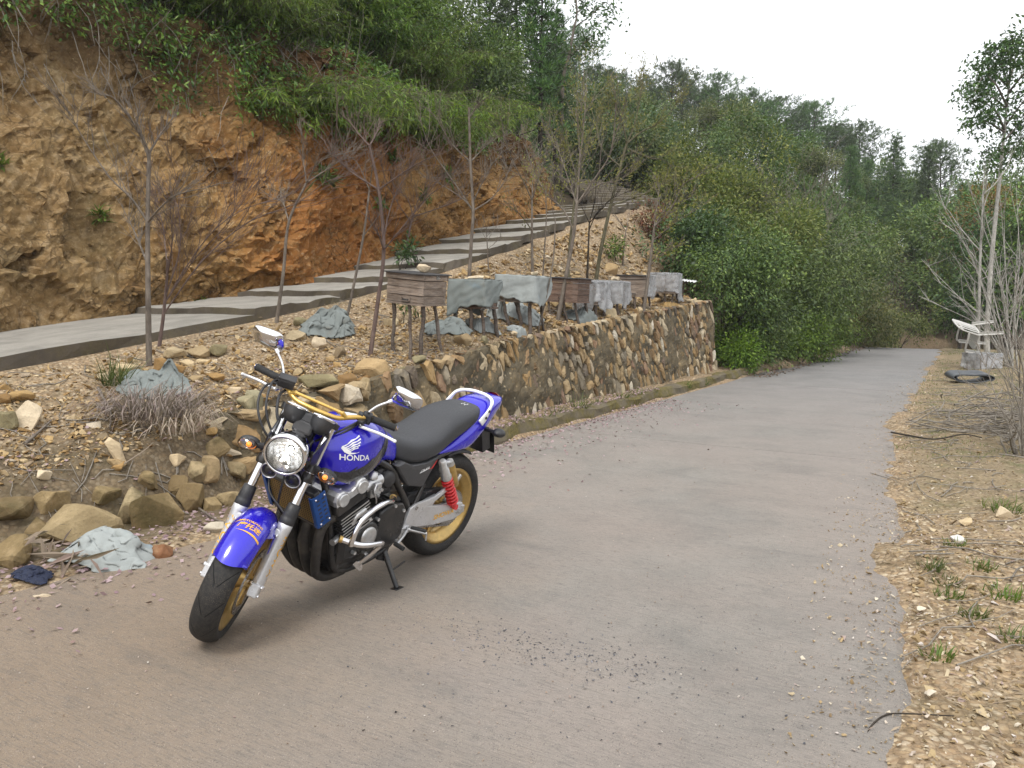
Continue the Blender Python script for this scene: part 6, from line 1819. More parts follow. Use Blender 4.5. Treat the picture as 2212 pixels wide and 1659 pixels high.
def cover(label, Mx, w, dp, h, lid, drops, mat, seed, group="sheets draped over the beehives", amp=0.016, fringe=0, name="cloth_cover", cat="cloth", sides=(0.0, 1.0), top=True):
	"""sheet laid over the roof and hanging down; drops: hanging length at evenly spaced places round the box, starting at the front left corner"""
	q = random.Random(seed)
	W, D = w / 2 + 0.036, dp / 2 + 0.036
	per = []
	NP = 88
	cor = [(-W, -D), (W, -D), (W, D), (-W, D), (-W, -D)]
	Ls = [2 * W, 2 * D, 2 * W, 2 * D]; tot = sum(Ls)
	i0, i1 = int(sides[0] * NP), int(sides[1] * NP)
	for i in range(i0, i1 + 1):
		t = (i / NP) * tot
		k = 0
		while k < 3 and t > Ls[k] + 1e-9: t -= Ls[k]; k += 1
		f = t / Ls[k]
		x = cor[k][0] + (cor[k + 1][0] - cor[k][0]) * f; y = cor[k][1] + (cor[k + 1][1] - cor[k][1]) * f
		nx, ny = [(0, -1), (1, 0), (0, 1), (-1, 0)][k]
		# soften the corners
		per.append((x, y, nx, ny, i / NP))
	NR = 18
	rows = []
	Z = h + lid + 0.014
	dr = list(drops) + [drops[0]]
	for j in range(NR + 1):
		b = j / NR
		ring = []
		for (x, y, nx, ny, u) in per:
			dd = float(np.interp(u * (len(dr) - 1), range(len(dr)), dr))
			fold = float(fbm(np.array([u * 17 + seed, b * 0.9, seed]), 1.0, 3, seed)) * amp * (0.25 + 1.35 * b)
			wr = float(fbm(np.array([u * 24 + b * 7, b * 5, seed + 3.0]), 1.0, 3, seed + 5)) * 0.007
			rag = (float(vnoise(np.array([u * 60, 0.0, seed]), 1.0, 2)) * 0.012 + float(vnoise(np.array([u * 22, 0.0, seed]), 1.0, 2)) * 0.03) * b
			o = 0.006 + 0.014 * b + fold + wr
			if o < -0.012: o = -0.012 + (o + 0.012) * 0.2
			ring.append(Vector((x + nx * o, y + ny * o, Z - dd * b + rag - 0.03 * b * (1 - b) * 0)))
		rows.append(ring)
	n = len(rows[0])
	V = [p for r in rows for p in r]; F = []
	for j in range(NR):
		for k in range(n - 1): F.append((j * n + k, (j + 1) * n + k, (j + 1) * n + k + 1, j * n + k + 1))
	if top:
		c0 = len(V)
		G = 12
		for i in range(G + 1):
			for j in range(G + 1):
				x, y = (i / G - 0.5) * 2 * (W + 0.004), (j / G - 0.5) * 2 * (D + 0.004)
				V.append(Vector((x, y, Z + 0.010 * abs(float(fbm(np.array([x * 8, y * 8, seed]), 1, 2, seed))))))
		for i in range(G):
			for j in range(G):
				a = c0 + i * (G + 1) + j
				F.append((a, a + G + 1, a + G + 2, a + 1))
	m = MB(); m.add([Mx @ v for v in V], F, True)
	c = Mx @ Vector((0, 0, Z))
	m.v = [tuple(Vector(v) - c) for v in m.v]
	o = m.build(name, mat)
	o.location = c
	sol = o.modifiers.new("thick", 'SOLIDIFY'); sol.thickness = 0.003; sol.offset = 0
	tag(o, label, cat, group)
	if fringe:
		fm = MB()
		for _ in range(fringe):
			k = q.randrange(n)
			p = Vector(m.v[NR * n + k])
			L = q.uniform(0.02, 0.07)
			pts = [p + Vector((q.uniform(-.01, .01) * i, q.uniform(-.01, .01) * i, -L * i / 3)) for i in range(4)]
			fm.tube(pts, 0.0016, 4)
		f_ = fm.build("fringe", mat, o); f_['kind'] = 'stuff'
	return o
def load(label, Mx, x, y, z, size, mat, seed, cat="stone", group="stones weighing down the hive roofs"):
	me = rock_mesh("stone", seed, size, mat)
	o = obj("stone", me)
	zmin = min(v.co.z for v in me.vertices)
	o.location = Mx @ Vector((x, y, z - zmin * 0.92))
	o.rotation_euler = Mx.to_euler()
	return tag(o, label, cat, group)
def build_hives():
	H, LID = 0.235, 0.065
	A, _ = beehive("bare weathered plank beehive on three crooked sticks, nearest of the row", 898, 590, 8.6, 0.46, 0.42, H, -0.50, 0.10, 0.02, handle=True, legs=((-0.72, -0.8), (0.15, -0.8), (0.80, -0.65), (0.5, 0.8)), seed=2)
	load("cream block of stone on the roof of the nearest beehive", A, 0.03, 0.06, H + LID + 0.012, (0.20, 0.15, 0.11), M_PALEROCK, 31)
	Bx, _ = beehive("dark beehive almost hidden under a frayed grey canvas with torn hem", 1026, 607, 9.6, 0.40, 0.38, H, -0.42, 0.02, 0, plank=M_PLANKD, seed=3)
	cover("frayed grey canvas with a ragged fringed hem hanging over the second beehive", Bx, 0.40, 0.38, H, LID, (0.42, 0.33, 0.31, 0.30, 0.32, 0.26, 0.10, 0.26, 0.42, 0.36, 0.32, 0.36), M_CANVAS, 4, fringe=46)
	load("long flat cream stone on the canvas covered second beehive", Bx, -0.02, 0.05, H + LID + 0.026, (0.26, 0.13, 0.06), M_PALEROCK, 32)
	Cx, _ = beehive("beehive wrapped in pale grey canvas with a blue stain, third of the row", 1128, 598, 10.4, 0.46, 0.42, H, -0.42, 0.06, 0, seed=4, splay=0.12)
	cover("pale grey canvas with a blue stain wrapped tightly over the third beehive", Cx, 0.48, 0.42, H, LID, (0.29, 0.30, 0.31, 0.33, 0.40, 0.34, 0.14, 0.30, 0.34, 0.30, 0.26, 0.28), M_CANVASW, 5, fringe=10)
	load("small cream stone on the roof of the blue stained third beehive", Cx, 0.10, 0.12, H + LID + 0.026, (0.13, 0.11, 0.08), M_PALEROCK, 33)
	# bunched cloth hanging at the back left corner of that hive
	Dx, _ = beehive("dark brown uncovered plank beehive behind a leaning sapling", 1225, 601, 11.55, 0.50, 0.42, 0.25, -0.50, 0.05, 0, plank=M_PLANKD, seed=5)
	load("thin ochre stone lying on the dark brown beehive", Dx, 0.12, 0.05, 0.25 + LID + 0.012, (0.16, 0.10, 0.05), M_ROCK, 34)
	Ex, _ = beehive("beehive under a long sagging sheet of clear plastic film, beside the dark brown one", 1278, 611, 12.2, 0.34, 0.36, 0.24, -0.55, 0.03, 0, seed=6, splay=0.05)
	cover("long clear plastic film sagging low on the left of its beehive", Ex, 0.34, 0.36, 0.24, LID, (0.66, 0.56, 0.46, 0.30, 0.44, 0.42, 0.34, 0.30, 0.30, 0.3, 0.4, 0.6), M_FILM, 6, name="plastic_cover", cat="plastic sheet", amp=0.035)
	Fx, _ = beehive("pinkish plank beehive behind taut clear plastic film", 1318, 609, 12.8, 0.42, 0.38, 0.24, -0.42, 0.05, 0, seed=7, splay=0.05)
	cover("taut clear plastic film round the pinkish plank beehive", Fx, 0.42, 0.38, 0.24, LID, (0.40, 0.40, 0.36, 0.34, 0.42, 0.38, 0.3, 0.3, 0.32, 0.3, 0.3, 0.4), M_FILM, 7, name="plastic_cover", cat="plastic sheet", amp=0.02)
	load("pale stone on the plastic covered pinkish beehive", Fx, 0.05, 0.08, 0.24 + LID + 0.026, (0.18, 0.13, 0.09), M_PALEROCK, 35)
	Gx, _ = beehive("grey boarded beehive with a white plastic flap folded round its corner", 1372, 596, 13.6, 0.48, 0.40, 0.26, -0.38, 0.02, 0, seed=8, splay=0.06)
	cover("white plastic flap folded round the right side of the grey boarded beehive", Gx, 0.48, 0.40, 0.26, LID, (0.02, 0.02, 0.02, 0.32, 0.36, 0.40, 0.38, 0.3, 0.3, 0.2, 0.02, 0.02), M_FILM, 8, name="plastic_cover", cat="plastic sheet", amp=0.02, sides=(0.25, 0.52), top=False)
	load("two toned stone weighing down the grey boarded beehive", Gx, 0.0, 0.06, 0.26 + LID + 0.012, (0.16, 0.12, 0.11), M_ROCK, 36)
	Ix, _ = beehive("farthest beehive of the row, shrouded in whitish plastic at the end of the wall", 1437, 592, 14.7, 0.44, 0.38, 0.26, -0.38, 0.02, 0, seed=9, splay=0.08)
	cover("whitish plastic film shrouding the farthest beehive", Ix, 0.44, 0.38, 0.26, LID, (0.34, 0.36, 0.34, 0.36, 0.46, 0.52, 0.5, 0.4, 0.3, 0.3, 0.3, 0.34), M_FILM, 9, name="plastic_cover", cat="plastic sheet", amp=0.03)
	# white corrugated scrap beyond the last hive
	m = MB()
	c = at(1478, 605, 15.0)
	n = 26; rows = []
	for j in range(2):
		rows.append([Vector((-0.22 + 0.44 * i / n, -0.12 + 0.24 * j, 0.014 * math.sin(i * 1.9))) for i in range(n + 1)])
	m.loft(rows, caps=False, closed=False)
	o = m.build("corrugated_sheet", M_WHITE); o.location = c; o.rotation_euler = (0.1, 0.12, -0.5)
	so = o.modifiers.new("thick", 'SOLIDIFY'); so.thickness = 0.004
	tag(o, "strip of white corrugated sheet on a post past the farthest beehive", "sheet")
	m = MB(); gp = gpt(c.x, c.y); m.tube([Vector((0, 0, -(c.z - gp.z) - 0.05)), Vector((0.01, 0, -0.02))], 0.014, 8)
	m.build("support_post", M_STICK, o)
	# the lone hive on the other side of the road, with a chair thrown on it
	Rx, rroot = beehive("lone small beehive with a white plastic apron on the right verge", 2122, 764, 17.3, 0.50, 0.44, 0.26, 0.25, 0, 0, seed=12, legs=((-0.85, -0.85), (0.85, -0.85), (0.85, 0.85), (-0.85, 0.85)), splay=0.03)
	rroot['group'] = ''
	del rroot['group']
	o = cover("white plastic apron hung round the lone beehive by the road", Rx, 0.50, 0.44, 0.26, LID, (0.50, 0.30, 0.30, 0.34, 0.50, 0.4, 0.3, 0.3, 0.3, 0.3, 0.3, 0.44), M_FILM, 12, name="plastic_cover", cat="plastic sheet", amp=0.02)
	return Rx
RIGHT_HIVE = build_hives()
def build_chair(Mx):
	"""white moulded garden chair lying on its back legs"""
	root = empty("plastic_chair")
	tag(root, "white plastic garden chair lying toppled on top of the lone beehive", "chair")
	mat = simple("white_plastic", (0.47, 0.46, 0.43), 0.45, 0, 0.1, 0.08, 30, dirt=((0.25, 0.22, 0.17), 0.4))
	# built upright: seat at z 0.42, front towards +x
	m = MB()
	ring = []
	for z, k in ((0.415, 0.98), (0.44, 1.0), (0.445, 0.94)):
		ring.append([Vector((0.22 * k * math.copysign(abs(math.cos(a)) ** 0.5, math.cos(a)), 0.23 * k * math.copysign(abs(math.sin(a)) ** 0.5, math.sin(a)), z)) for a in [2 * math.pi * i / 28 for i in range(28)]])
	m.loft(ring); m.build("seat", mat, root)
	# back: tall rounded shell with upright slots between ribs
	m = MB()
	def bk(u, v):                                            # u across -1..1, v up 0..1
		z = 0.43 + 0.50 * v; y = u * (0.235 - 0.05 * max(0, v - 0.55) ** 1.2)
		x = -0.20 - 0.15 * v + 0.04 * u * u
		return Vector((x, y, z))
	rim = [bk(-1, v / 10) for v in range(0, 8)] + [bk(-math.cos(a) * 0.98, 0.72 + 0.28 * math.sin(a)) for a in [math.pi * i / 14 for i in range(15)]] + [bk(1, v / 10) for v in range(7, -1, -1)]
	m.tube(rim, 0.017, 10); m.build("back_frame", mat, root)
	for i in range(5):
		u = -0.62 + 0.31 * i
		vt = 0.72 + 0.26 * math.sqrt(1 - u * u)
		m = MB(); rows = []
		for k in range(9):
			p = bk(u, 0.0 + vt * k / 8)
			rows.append([p + Vector((a, b, 0)) for a, b in ((-0.004, -0.026), (0.004, -0.026), (0.004, 0.026), (-0.004, 0.026))])
		m.loft(rows, smooth=False); m.build("back_slat", mat, root)
	m = MB()
	rows = []
	for k in range(9):
		u = -0.95 + 1.9 * k / 8; p0, p1 = bk(u, 0.68), bk(u, 0.78)
		rows.append([p0, p1, p1 + Vector((0.008, 0, 0)), p0 + Vector((0.008, 0, 0))])
	m.loft(rows, smooth=False); m.build("back_rail", mat, root)
	for sg in (1, -1):
		m = MB(); m.tube(smooth_path([bk(sg, 0.46), Vector((-0.12, 0.265 * sg, 0.655)), Vector((0.10, 0.27 * sg, 0.65)), Vector((0.215, 0.262 * sg, 0.63)), Vector((0.235, 0.255 * sg, 0.58))], 20), 0.020, 10); m.build("armrest", mat, root)
		for x0, x1 in ((0.225, 0.27), (-0.20, -0.27)):
			m = MB()
			rows = []
			for k in range(6):
				t = k / 5; c = Vector((x0 + (x1 - x0) * t, (0.225 + 0.045 * t) * sg, (0.60 if x0 > 0 else 0.44) * (1 - t)))
				s_ = 0.030 - 0.008 * t
				rows.append([c + Vector((a * s_, b * s_, 0)) for a, b in ((-1, -1), (1, -1), (1, 1), (0.6, 1), (0.6, -0.6), (-1, -0.6))])
			m.loft(rows, smooth=False); m.build("leg", mat, root)
	# legs point to the right, back leans up to the left
	Rw = Matrix(((0, 0, -1), (0, -1, 0), (-1, 0, 0)))        # the back runs out to the left, the front edge is down
	Rw = Matrix.Rotation(0.05, 3, 'Y') @ Matrix.Rotation(-0.12, 3, 'Z') @ Matrix.Rotation(0.45, 3, 'X') @ Rw
	root.matrix_world = Matrix.Translation(Mx @ Vector((0.30, 0.0, 0.26 + 0.065 + 0.325))) @ Rw.to_4x4()
	return root
build_chair(RIGHT_HIVE)
# ================================================================ crumpled cloths
def heap(label, px, py, size, hgt, mat, seed, yaw=0.0, group=None, name="cloth", cat="cloth", lobes=None, d=None, n=72, crisp=1.0):
	"""crumpled sheet lying on the ground; size along/across the view"""
	c = on_ground(px, py) if d is None else at(px, py, d)
	q = random.Random(seed)
	V = []; U = np.linspace(-1, 1, n)
	X, Y = np.meshgrid(U, U, indexing='ij')
	ang = np.arctan2(Y, X); r = np.sqrt(X * X + Y * Y)
	P3 = np.stack([X * 1.4, Y * 1.4, np.full_like(X, seed * 2.3)], -1)
	edge = 0.88 + 0.20 * vnoise(np.stack([np.cos(ang) * 1.6, np.sin(ang) * 1.6, np.full_like(X, seed)], -1), 1.0, 3)
	sq = np.maximum(np.abs(X), np.abs(Y))
	rad = r / np.maximum(1e-6, sq)                              # maps the square onto a rounded blob
	k = edge / (0.35 + 0.65 * rad)
	xs, ys = X * k, Y * k
	warp = fbm(P3 + 3, 1.1, 2, seed + 1); warp2 = fbm(P3 + 9, 1.1, 2, seed + 2)
	ridged = 1 - np.abs(fbm(P3 + np.stack([warp, warp2, 0 * warp], -1) * 0.7, 0.9, 1, seed + 7)) * 1.5
	f1, c1 = facets(P3, 1.15 * crisp, seed, 1.5)
	f2, c2 = facets(P3 + 5, 3.6 * crisp, seed + 3, 1.4)
	rr = np.sqrt(xs * xs + ys * ys)
	body = np.clip(1 - sq ** 2.2, 0, 1)
	if lobes:
		bl = 0 * X
		for (lx, ly, lr, lh) in lobes: bl = np.maximum(bl, lh * np.exp(-((xs - lx) ** 2 + (ys - ly) ** 2) / (lr * lr)))
		body = body * (0.15 + bl)
	ridged = np.clip(ridged, -0.1, 1.0)
	z = hgt * (body * (0.42 + 0.36 * ridged + 0.13 * f1) + 0.05 * (1 + f1 * 0.5)) + 0.012
	xs = xs + 0.10 * warp + 0.05 * f1; ys = ys + 0.10 * warp2 + 0.05 * f2
	cy, sy = math.cos(yaw), math.sin(yaw)
	wx = (xs * cy - ys * sy * size[1] / size[0]) * size[0] / 2; wy = (xs * sy * size[0] / size[1] + ys * cy) * size[1] / 2
	G = gz(c.x + wx, c.y + wy) - c.z
	for _ in range(2):
		zp = np.pad(z, 1, mode='edge'); z = (zp[1:-1, 1:-1] * 2 + zp[:-2, 1:-1] + zp[2:, 1:-1] + zp[1:-1, :-2] + zp[1:-1, 2:]) / 6
	z = np.maximum(z, 0.010) + G
	idx = np.arange(n * n).reshape(n, n)
	F = np.stack([idx[:-1, :-1], idx[1:, :-1], idx[1:, 1:], idx[:-1, 1:]], -1).reshape(-1, 4)
	me = mesh_np(name, np.stack([wx, wy, z], -1).reshape(-1, 3), F, mat, True)
	o = obj(name, me, loc=c)
	s = o.modifiers.new("thick", 'SOLIDIFY'); s.thickness = 0.004; s.offset = 1
	return tag(o, label, cat, group)
heap("big pale grey woven sack lying crumpled beside the round brown stone at the road edge", 250, 1214, (0.66, 0.44), 0.20, M_CANVASW, 23, -0.15, None, "sack", "sack", lobes=[(-0.25, 0.2, 1.1, 1.0), (0.4, 0.2, 0.9, 0.85), (0.05, -0.55, 0.9, 0.5)], crisp=0.8)
heap("torn grey cloth hung over the dry grass clump on the near slope", 335, 838, (0.58, 0.55), 0.20, M_CANVAS, 5, 0.4, None, lobes=[(0.35, 0.3, 0.45, 1.2), (-0.4, 0.0, 0.45, 0.7)])
heap("large crumpled grey green tarpaulin lying on the slope left of the nearest beehive", 712, 712, (0.72, 0.50), 0.24, M_CANVAS, 8, 0.2, "crumpled tarpaulins on the slope", "tarpaulin", "tarpaulin")
heap("crumpled grey tarpaulin rolled under the canvas covered second beehive", 962, 714, (0.62, 0.42), 0.17, M_CANVAS, 9, 0.1, "crumpled tarpaulins on the slope", "tarpaulin", "tarpaulin")
heap("pale cloth heap showing between the legs of the second beehive", 1040, 708, (0.42, 0.42), 0.16, M_CANVASW, 10, 0.6, "crumpled tarpaulins on the slope", "tarpaulin", "tarpaulin")
heap("pale blue grey cloth spread behind the legs of the third beehive", 1132, 690, (0.56, 0.66), 0.22, M_CANVASW, 11, 0.9, "crumpled tarpaulins on the slope", "tarpaulin", "tarpaulin")
heap("pale cloth strip curled at the wall edge below the third beehive", 1125, 722, (0.44, 0.24), 0.10, M_CANVASW, 12, 0.1, "crumpled tarpaulins on the slope", "tarpaulin", "tarpaulin")
heap("dark grey tarpaulin lying under the dark brown beehive and its neighbour", 1262, 694, (0.62, 0.55), 0.20, M_CANVAS, 13, 0.2, "crumpled tarpaulins on the slope", "tarpaulin", "tarpaulin")
heap("navy blue rag with frayed threads in the dirt at the left edge of the picture", 72, 1250, (0.26, 0.16), 0.05, simple("navy_cloth", (0.012, 0.018, 0.045), 0.8, 0, 0, 0.2, 60, bump=0.2), 15, -0.2, None, "rag", "rag")
heap("white sack lying at the top of the steps below the bushes", 1372, 404, (0.85, 0.7), 0.36, simple("white_sack", (0.62, 0.62, 0.68), 0.6, 0, 0, 0.1, 20), 16, 0.1, None, "sack", "sack")
heap("scrap of white paper leaning at the foot of the cliff beside the path", 803, 546, (0.22, 0.30), 0.26, simple("white_paper", (0.66, 0.62, 0.58), 0.8), 17, 0.5, None, "paper", "paper")
heap("bunched grey cloth lying on the ground behind the third beehive", 1072, 596, (0.34, 0.3), 0.34, M_CANVASW, 19, 0.3, "crumpled tarpaulins on the slope", "tarpaulin", "tarpaulin", d=10.6)
# black rubber sheet rolled up on the right verge
def build_roll():
	c = on_ground(2092, 828)
	prof = []
	for i in range(60):                                      # loose flattened spiral, open towards the road
		t = i / 59
		a = -0.6 + t * 2 * math.pi * 1.75
		rx, rz = 0.36 - 0.10 * t, 0.115 - 0.03 * t
		sag = 0.045 * math.exp(-(math.cos(a) * 1.6) ** 2) * (1 if math.sin(a) > 0 else 0)
		prof.append((rx * math.cos(a), 0.125 + rz * math.sin(a) - sag))
	m = MB(); rows = []
	for y in np.linspace(-0.22, 0.26, 9):
		rows.append([Vector((x + 0.05 * y, y, z * (1 + 0.10 * math.sin(y * 6)))) for x, z in prof])
	m.loft(rows, caps=False, closed=False)
	o = m.build("rubber_sheet", simple("black_rubber", (0.045, 0.052, 0.060), 0.5, 0, 0, 0.2, 25, bump=0.2, dirt=((0.2, 0.19, 0.17), 0.4)))
	o.location = c; o.rotation_euler = (0, 0, -0.15)
	s = o.modifiers.new("thick", 'SOLIDIFY'); s.thickness = 0.012
	tag(o, "loosely rolled black rubber sheet on the grass below the lone beehive", "rubber sheet")
build_roll()
# ================================================================ plants
def unit(v): return v / np.maximum(1e-9, np.linalg.norm(v, axis=-1, keepdims=True))
def leaf_quads(C, D, N, L, W, fold=0.15):
	"""diamond leaves: base C, direction D, face normal N, length L, width W -> verts, quads"""
	n = len(C); D = unit(D); S = unit(np.cross(D, N)); N2 = np.cross(S, D)
	L = np.broadcast_to(np.asarray(L, float), (n,))[:, None]; W = np.broadcast_to(np.asarray(W, float), (n,))[:, None]
	mid = C + D * L * 0.45
	V = np.stack([C, mid + S * W * 0.5 - N2 * W * fold, C + D * L - N2 * L * 0.12, mid - S * W * 0.5 - N2 * W * fold], 1).reshape(-1, 3)
	F = np.arange(4 * n).reshape(n, 4)
	return V, F
def rand_unit(r, n):
	v = r.normal(size=(n, 3)); return unit(v)
def cat_meshes(parts):
	V, F, o = [], [], 0
	for v, f in parts:
		V.append(v); F.append(f + o); o += len(v)
	return np.concatenate(V), np.concatenate(F)
def crown_cloud(r, lobes, nclus, per, L, W, clr=0.16, droop=0.25, hollow=0.55, out=0.8, gap=0.0):
	"""leaf clusters on the outer part of several ellipsoids (centre, radii)"""
	w = np.array([a[1][0] * a[1][1] + a[1][2] * a[1][0] for a in lobes]); w = w / w.sum()
	parts = []
	pick = r.choice(len(lobes), nclus, p=w)
	for i in range(nclus):
		c, rad = lobes[pick[i]]
		u = rand_unit(r, 1)[0]
		k = r.uniform(hollow, 1.0) ** 0.6
		p = np.array(c) + u * np.array(rad) * k
		if gap and vnoise((p * 1.3 / max(rad))[None, :], 1.0, 5)[0] < gap - 1: continue
		n = int(per * r.uniform(0.6, 1.4)) + 1
		off = r.normal(size=(n, 3)) * clr * r.uniform(0.7, 1.3)
		D = unit(u[None, :] * out + off / clr * 0.55 + r.normal(size=(n, 3)) * 0.35 + np.array([0, 0, -droop]))
		Nn = unit(np.array([[0, 0, 1.0]]) + r.normal(size=(n, 3)) * 0.5 + u * 0.4)
		parts.append(leaf_quads(p + off, D, Nn, L * r.uniform(0.7, 1.3, n), W * r.uniform(0.7, 1.3, n)))
	return cat_meshes(parts)
G_BAMBOO = leafy('leaf_bamboo', [(0.035, 0.070, 0.014), (0.09, 0.165, 0.024), (0.16, 0.26, 0.034), (0.26, 0.34, 0.05)], 0.5, 0.4)
G_BRIGHT = leafy("leaf_bright", [(0.024, 0.043, 0.007), (0.068, 0.118, 0.018), (0.132, 0.211, 0.032), (0.214, 0.291, 0.048)], 0.5, 0.35)
G_MID = leafy("leaf_mid", [(0.021, 0.047, 0.011), (0.054, 0.109, 0.023), (0.112, 0.201, 0.040), (0.210, 0.297, 0.056)], 0.45, 0.25)
G_DARK = leafy("leaf_dark", [(0.011, 0.027, 0.009), (0.028, 0.061, 0.018), (0.056, 0.111, 0.032), (0.097, 0.163, 0.044)], 0.45, 0.2)
G_OLIVE = leafy("leaf_olive", [(0.033, 0.047, 0.013), (0.086, 0.109, 0.027), (0.170, 0.197, 0.049), (0.261, 0.237, 0.064)], 0.55, 0.3)
G_YELLOW = leafy("leaf_yellowgreen", [(0.13, 0.13, 0.03), (0.20, 0.19, 0.05), (0.26, 0.24, 0.08), (0.16, 0.13, 0.04)], 0.6, 0.4)
G_RUST = leafy("leaf_rust", [(0.074, 0.041, 0.020), (0.149, 0.074, 0.030), (0.216, 0.115, 0.047), (0.095, 0.068, 0.027)], 0.7, 0.3)
G_RED = leafy("leaf_red", [(0.047, 0.014, 0.014), (0.101, 0.022, 0.018), (0.176, 0.041, 0.024), (0.068, 0.027, 0.016)], 0.55, 0.25)
G_PINE = leafy("leaf_pine", [(0.017, 0.038, 0.014), (0.042, 0.083, 0.028), (0.085, 0.152, 0.046), (0.140, 0.216, 0.059)], 0.55, 0.15)
G_WHITE = leafy("blossom_white", [(0.50, 0.53, 0.42), (0.66, 0.68, 0.58), (0.62, 0.64, 0.52), (0.12, 0.19, 0.05), (0.08, 0.13, 0.035)], 0.6, 0.3)
H_GREEN = leafy('hill_green', [(0.032, 0.059, 0.017), (0.070, 0.117, 0.030), (0.132, 0.204, 0.047), (0.206, 0.271, 0.067)], 0.5, 0.3)
H_DEEP = leafy('hill_deep', [(0.021, 0.043, 0.015), (0.047, 0.085, 0.026), (0.076, 0.128, 0.037), (0.128, 0.179, 0.045)], 0.5, 0.25)
H_OLIVE = leafy('hill_olive', [(0.038, 0.053, 0.015), (0.089, 0.113, 0.030), (0.160, 0.189, 0.052), (0.239, 0.230, 0.079)], 0.55, 0.3)
M_STRAW = leafy("dry_straw", [(0.20, 0.145, 0.105), (0.30, 0.235, 0.16), (0.38, 0.30, 0.215), (0.24, 0.165, 0.135)], 0.8, 0.15)
M_DRYG = leafy('dry_grass', [(0.27, 0.205, 0.175), (0.37, 0.30, 0.255), (0.46, 0.385, 0.32), (0.33, 0.23, 0.21)], 0.8, 0.2)
M_GRASS = leafy("green_grass", [(0.05, 0.085, 0.018), (0.08, 0.13, 0.026), (0.12, 0.17, 0.04), (0.18, 0.17, 0.06)], 0.6, 0.3)
def bark(name, dark, light, scale=1.0):
	m = Mat(name); p = m.pos()
	v = m.mapping(p, (16 * scale, 16 * scale, 5 * scale))
	a = m.noise(2.0, 6, 0.65, v); b = m.noise(3.0 * scale, 4, 0.6, p)
	c = m.ramp(a, [(0.3, dark), (0.6, light), (0.8, tuple(min(1, x * 1.3) for x in light))])
	c = m.mix(m.ramp(b, [(0.5, 0.0), (0.7, 0.5)]), c, tuple(x * 0.6 for x in dark))
	m.set(color=c, rough=0.85, spec=0.2); m.bump(a, 0.5, 0.004)
	return m.m
B_GREY = bark("bark_grey", (0.085, 0.068, 0.055), (0.19, 0.16, 0.13))
B_RED = bark("bark_reddish", (0.070, 0.046, 0.041), (0.145, 0.104, 0.088))
B_OLIVE = bark("bark_olive", (0.060, 0.055, 0.030), (0.15, 0.135, 0.085))
B_PALE = bark("bark_pale", (0.20, 0.19, 0.17), (0.42, 0.40, 0.36))
B_DARK = bark("bark_dark", (0.022, 0.018, 0.014), (0.055, 0.045, 0.035))
B_TWIG = bark("twig_grey", (0.13, 0.113, 0.092), (0.26, 0.232, 0.195))
def twigs(m, r, p, d, L, rad, depth, spread=0.6, up=0.25, n=5, kids=(2, 4), mn=0.0012):
	"""a bent twig with side shoots, added to the MB m; returns tips"""
	pts = [Vector(p)]; dd = Vector(d).normalized(); tips = []
	for i in range(n):
		dd = (dd + Vector((r.gauss(0, 1), r.gauss(0, 1), r.gauss(0, 1))) * 0.13 + Vector((0, 0, up * 0.25))).normalized()
		pts.append(pts[-1] + dd * L / n)
	rs = [max(mn, rad * (1 - 0.75 * i / n)) for i in range(n + 1)]
	m.tube(pts, rs, 5 if rad < 0.012 else 7, caps=False)
	tips.append((pts[-1], dd))
	if depth > 0:
		for _ in range(r.randint(*kids)):
			k = r.randint(1, n - 1) if n > 2 else 1
			ax = Vector((r.gauss(0, 1), r.gauss(0, 1), r.gauss(0, 0.6))).normalized()
			d2 = ((pts[k + 1] - pts[k]).normalized() + ax * spread).normalized()
			tips += twigs(m, r, pts[k], d2, L * r.uniform(0.4, 0.7), rs[k] * 0.62, depth - 1, spread, up, max(3, n - 1), kids, mn)
	return tips
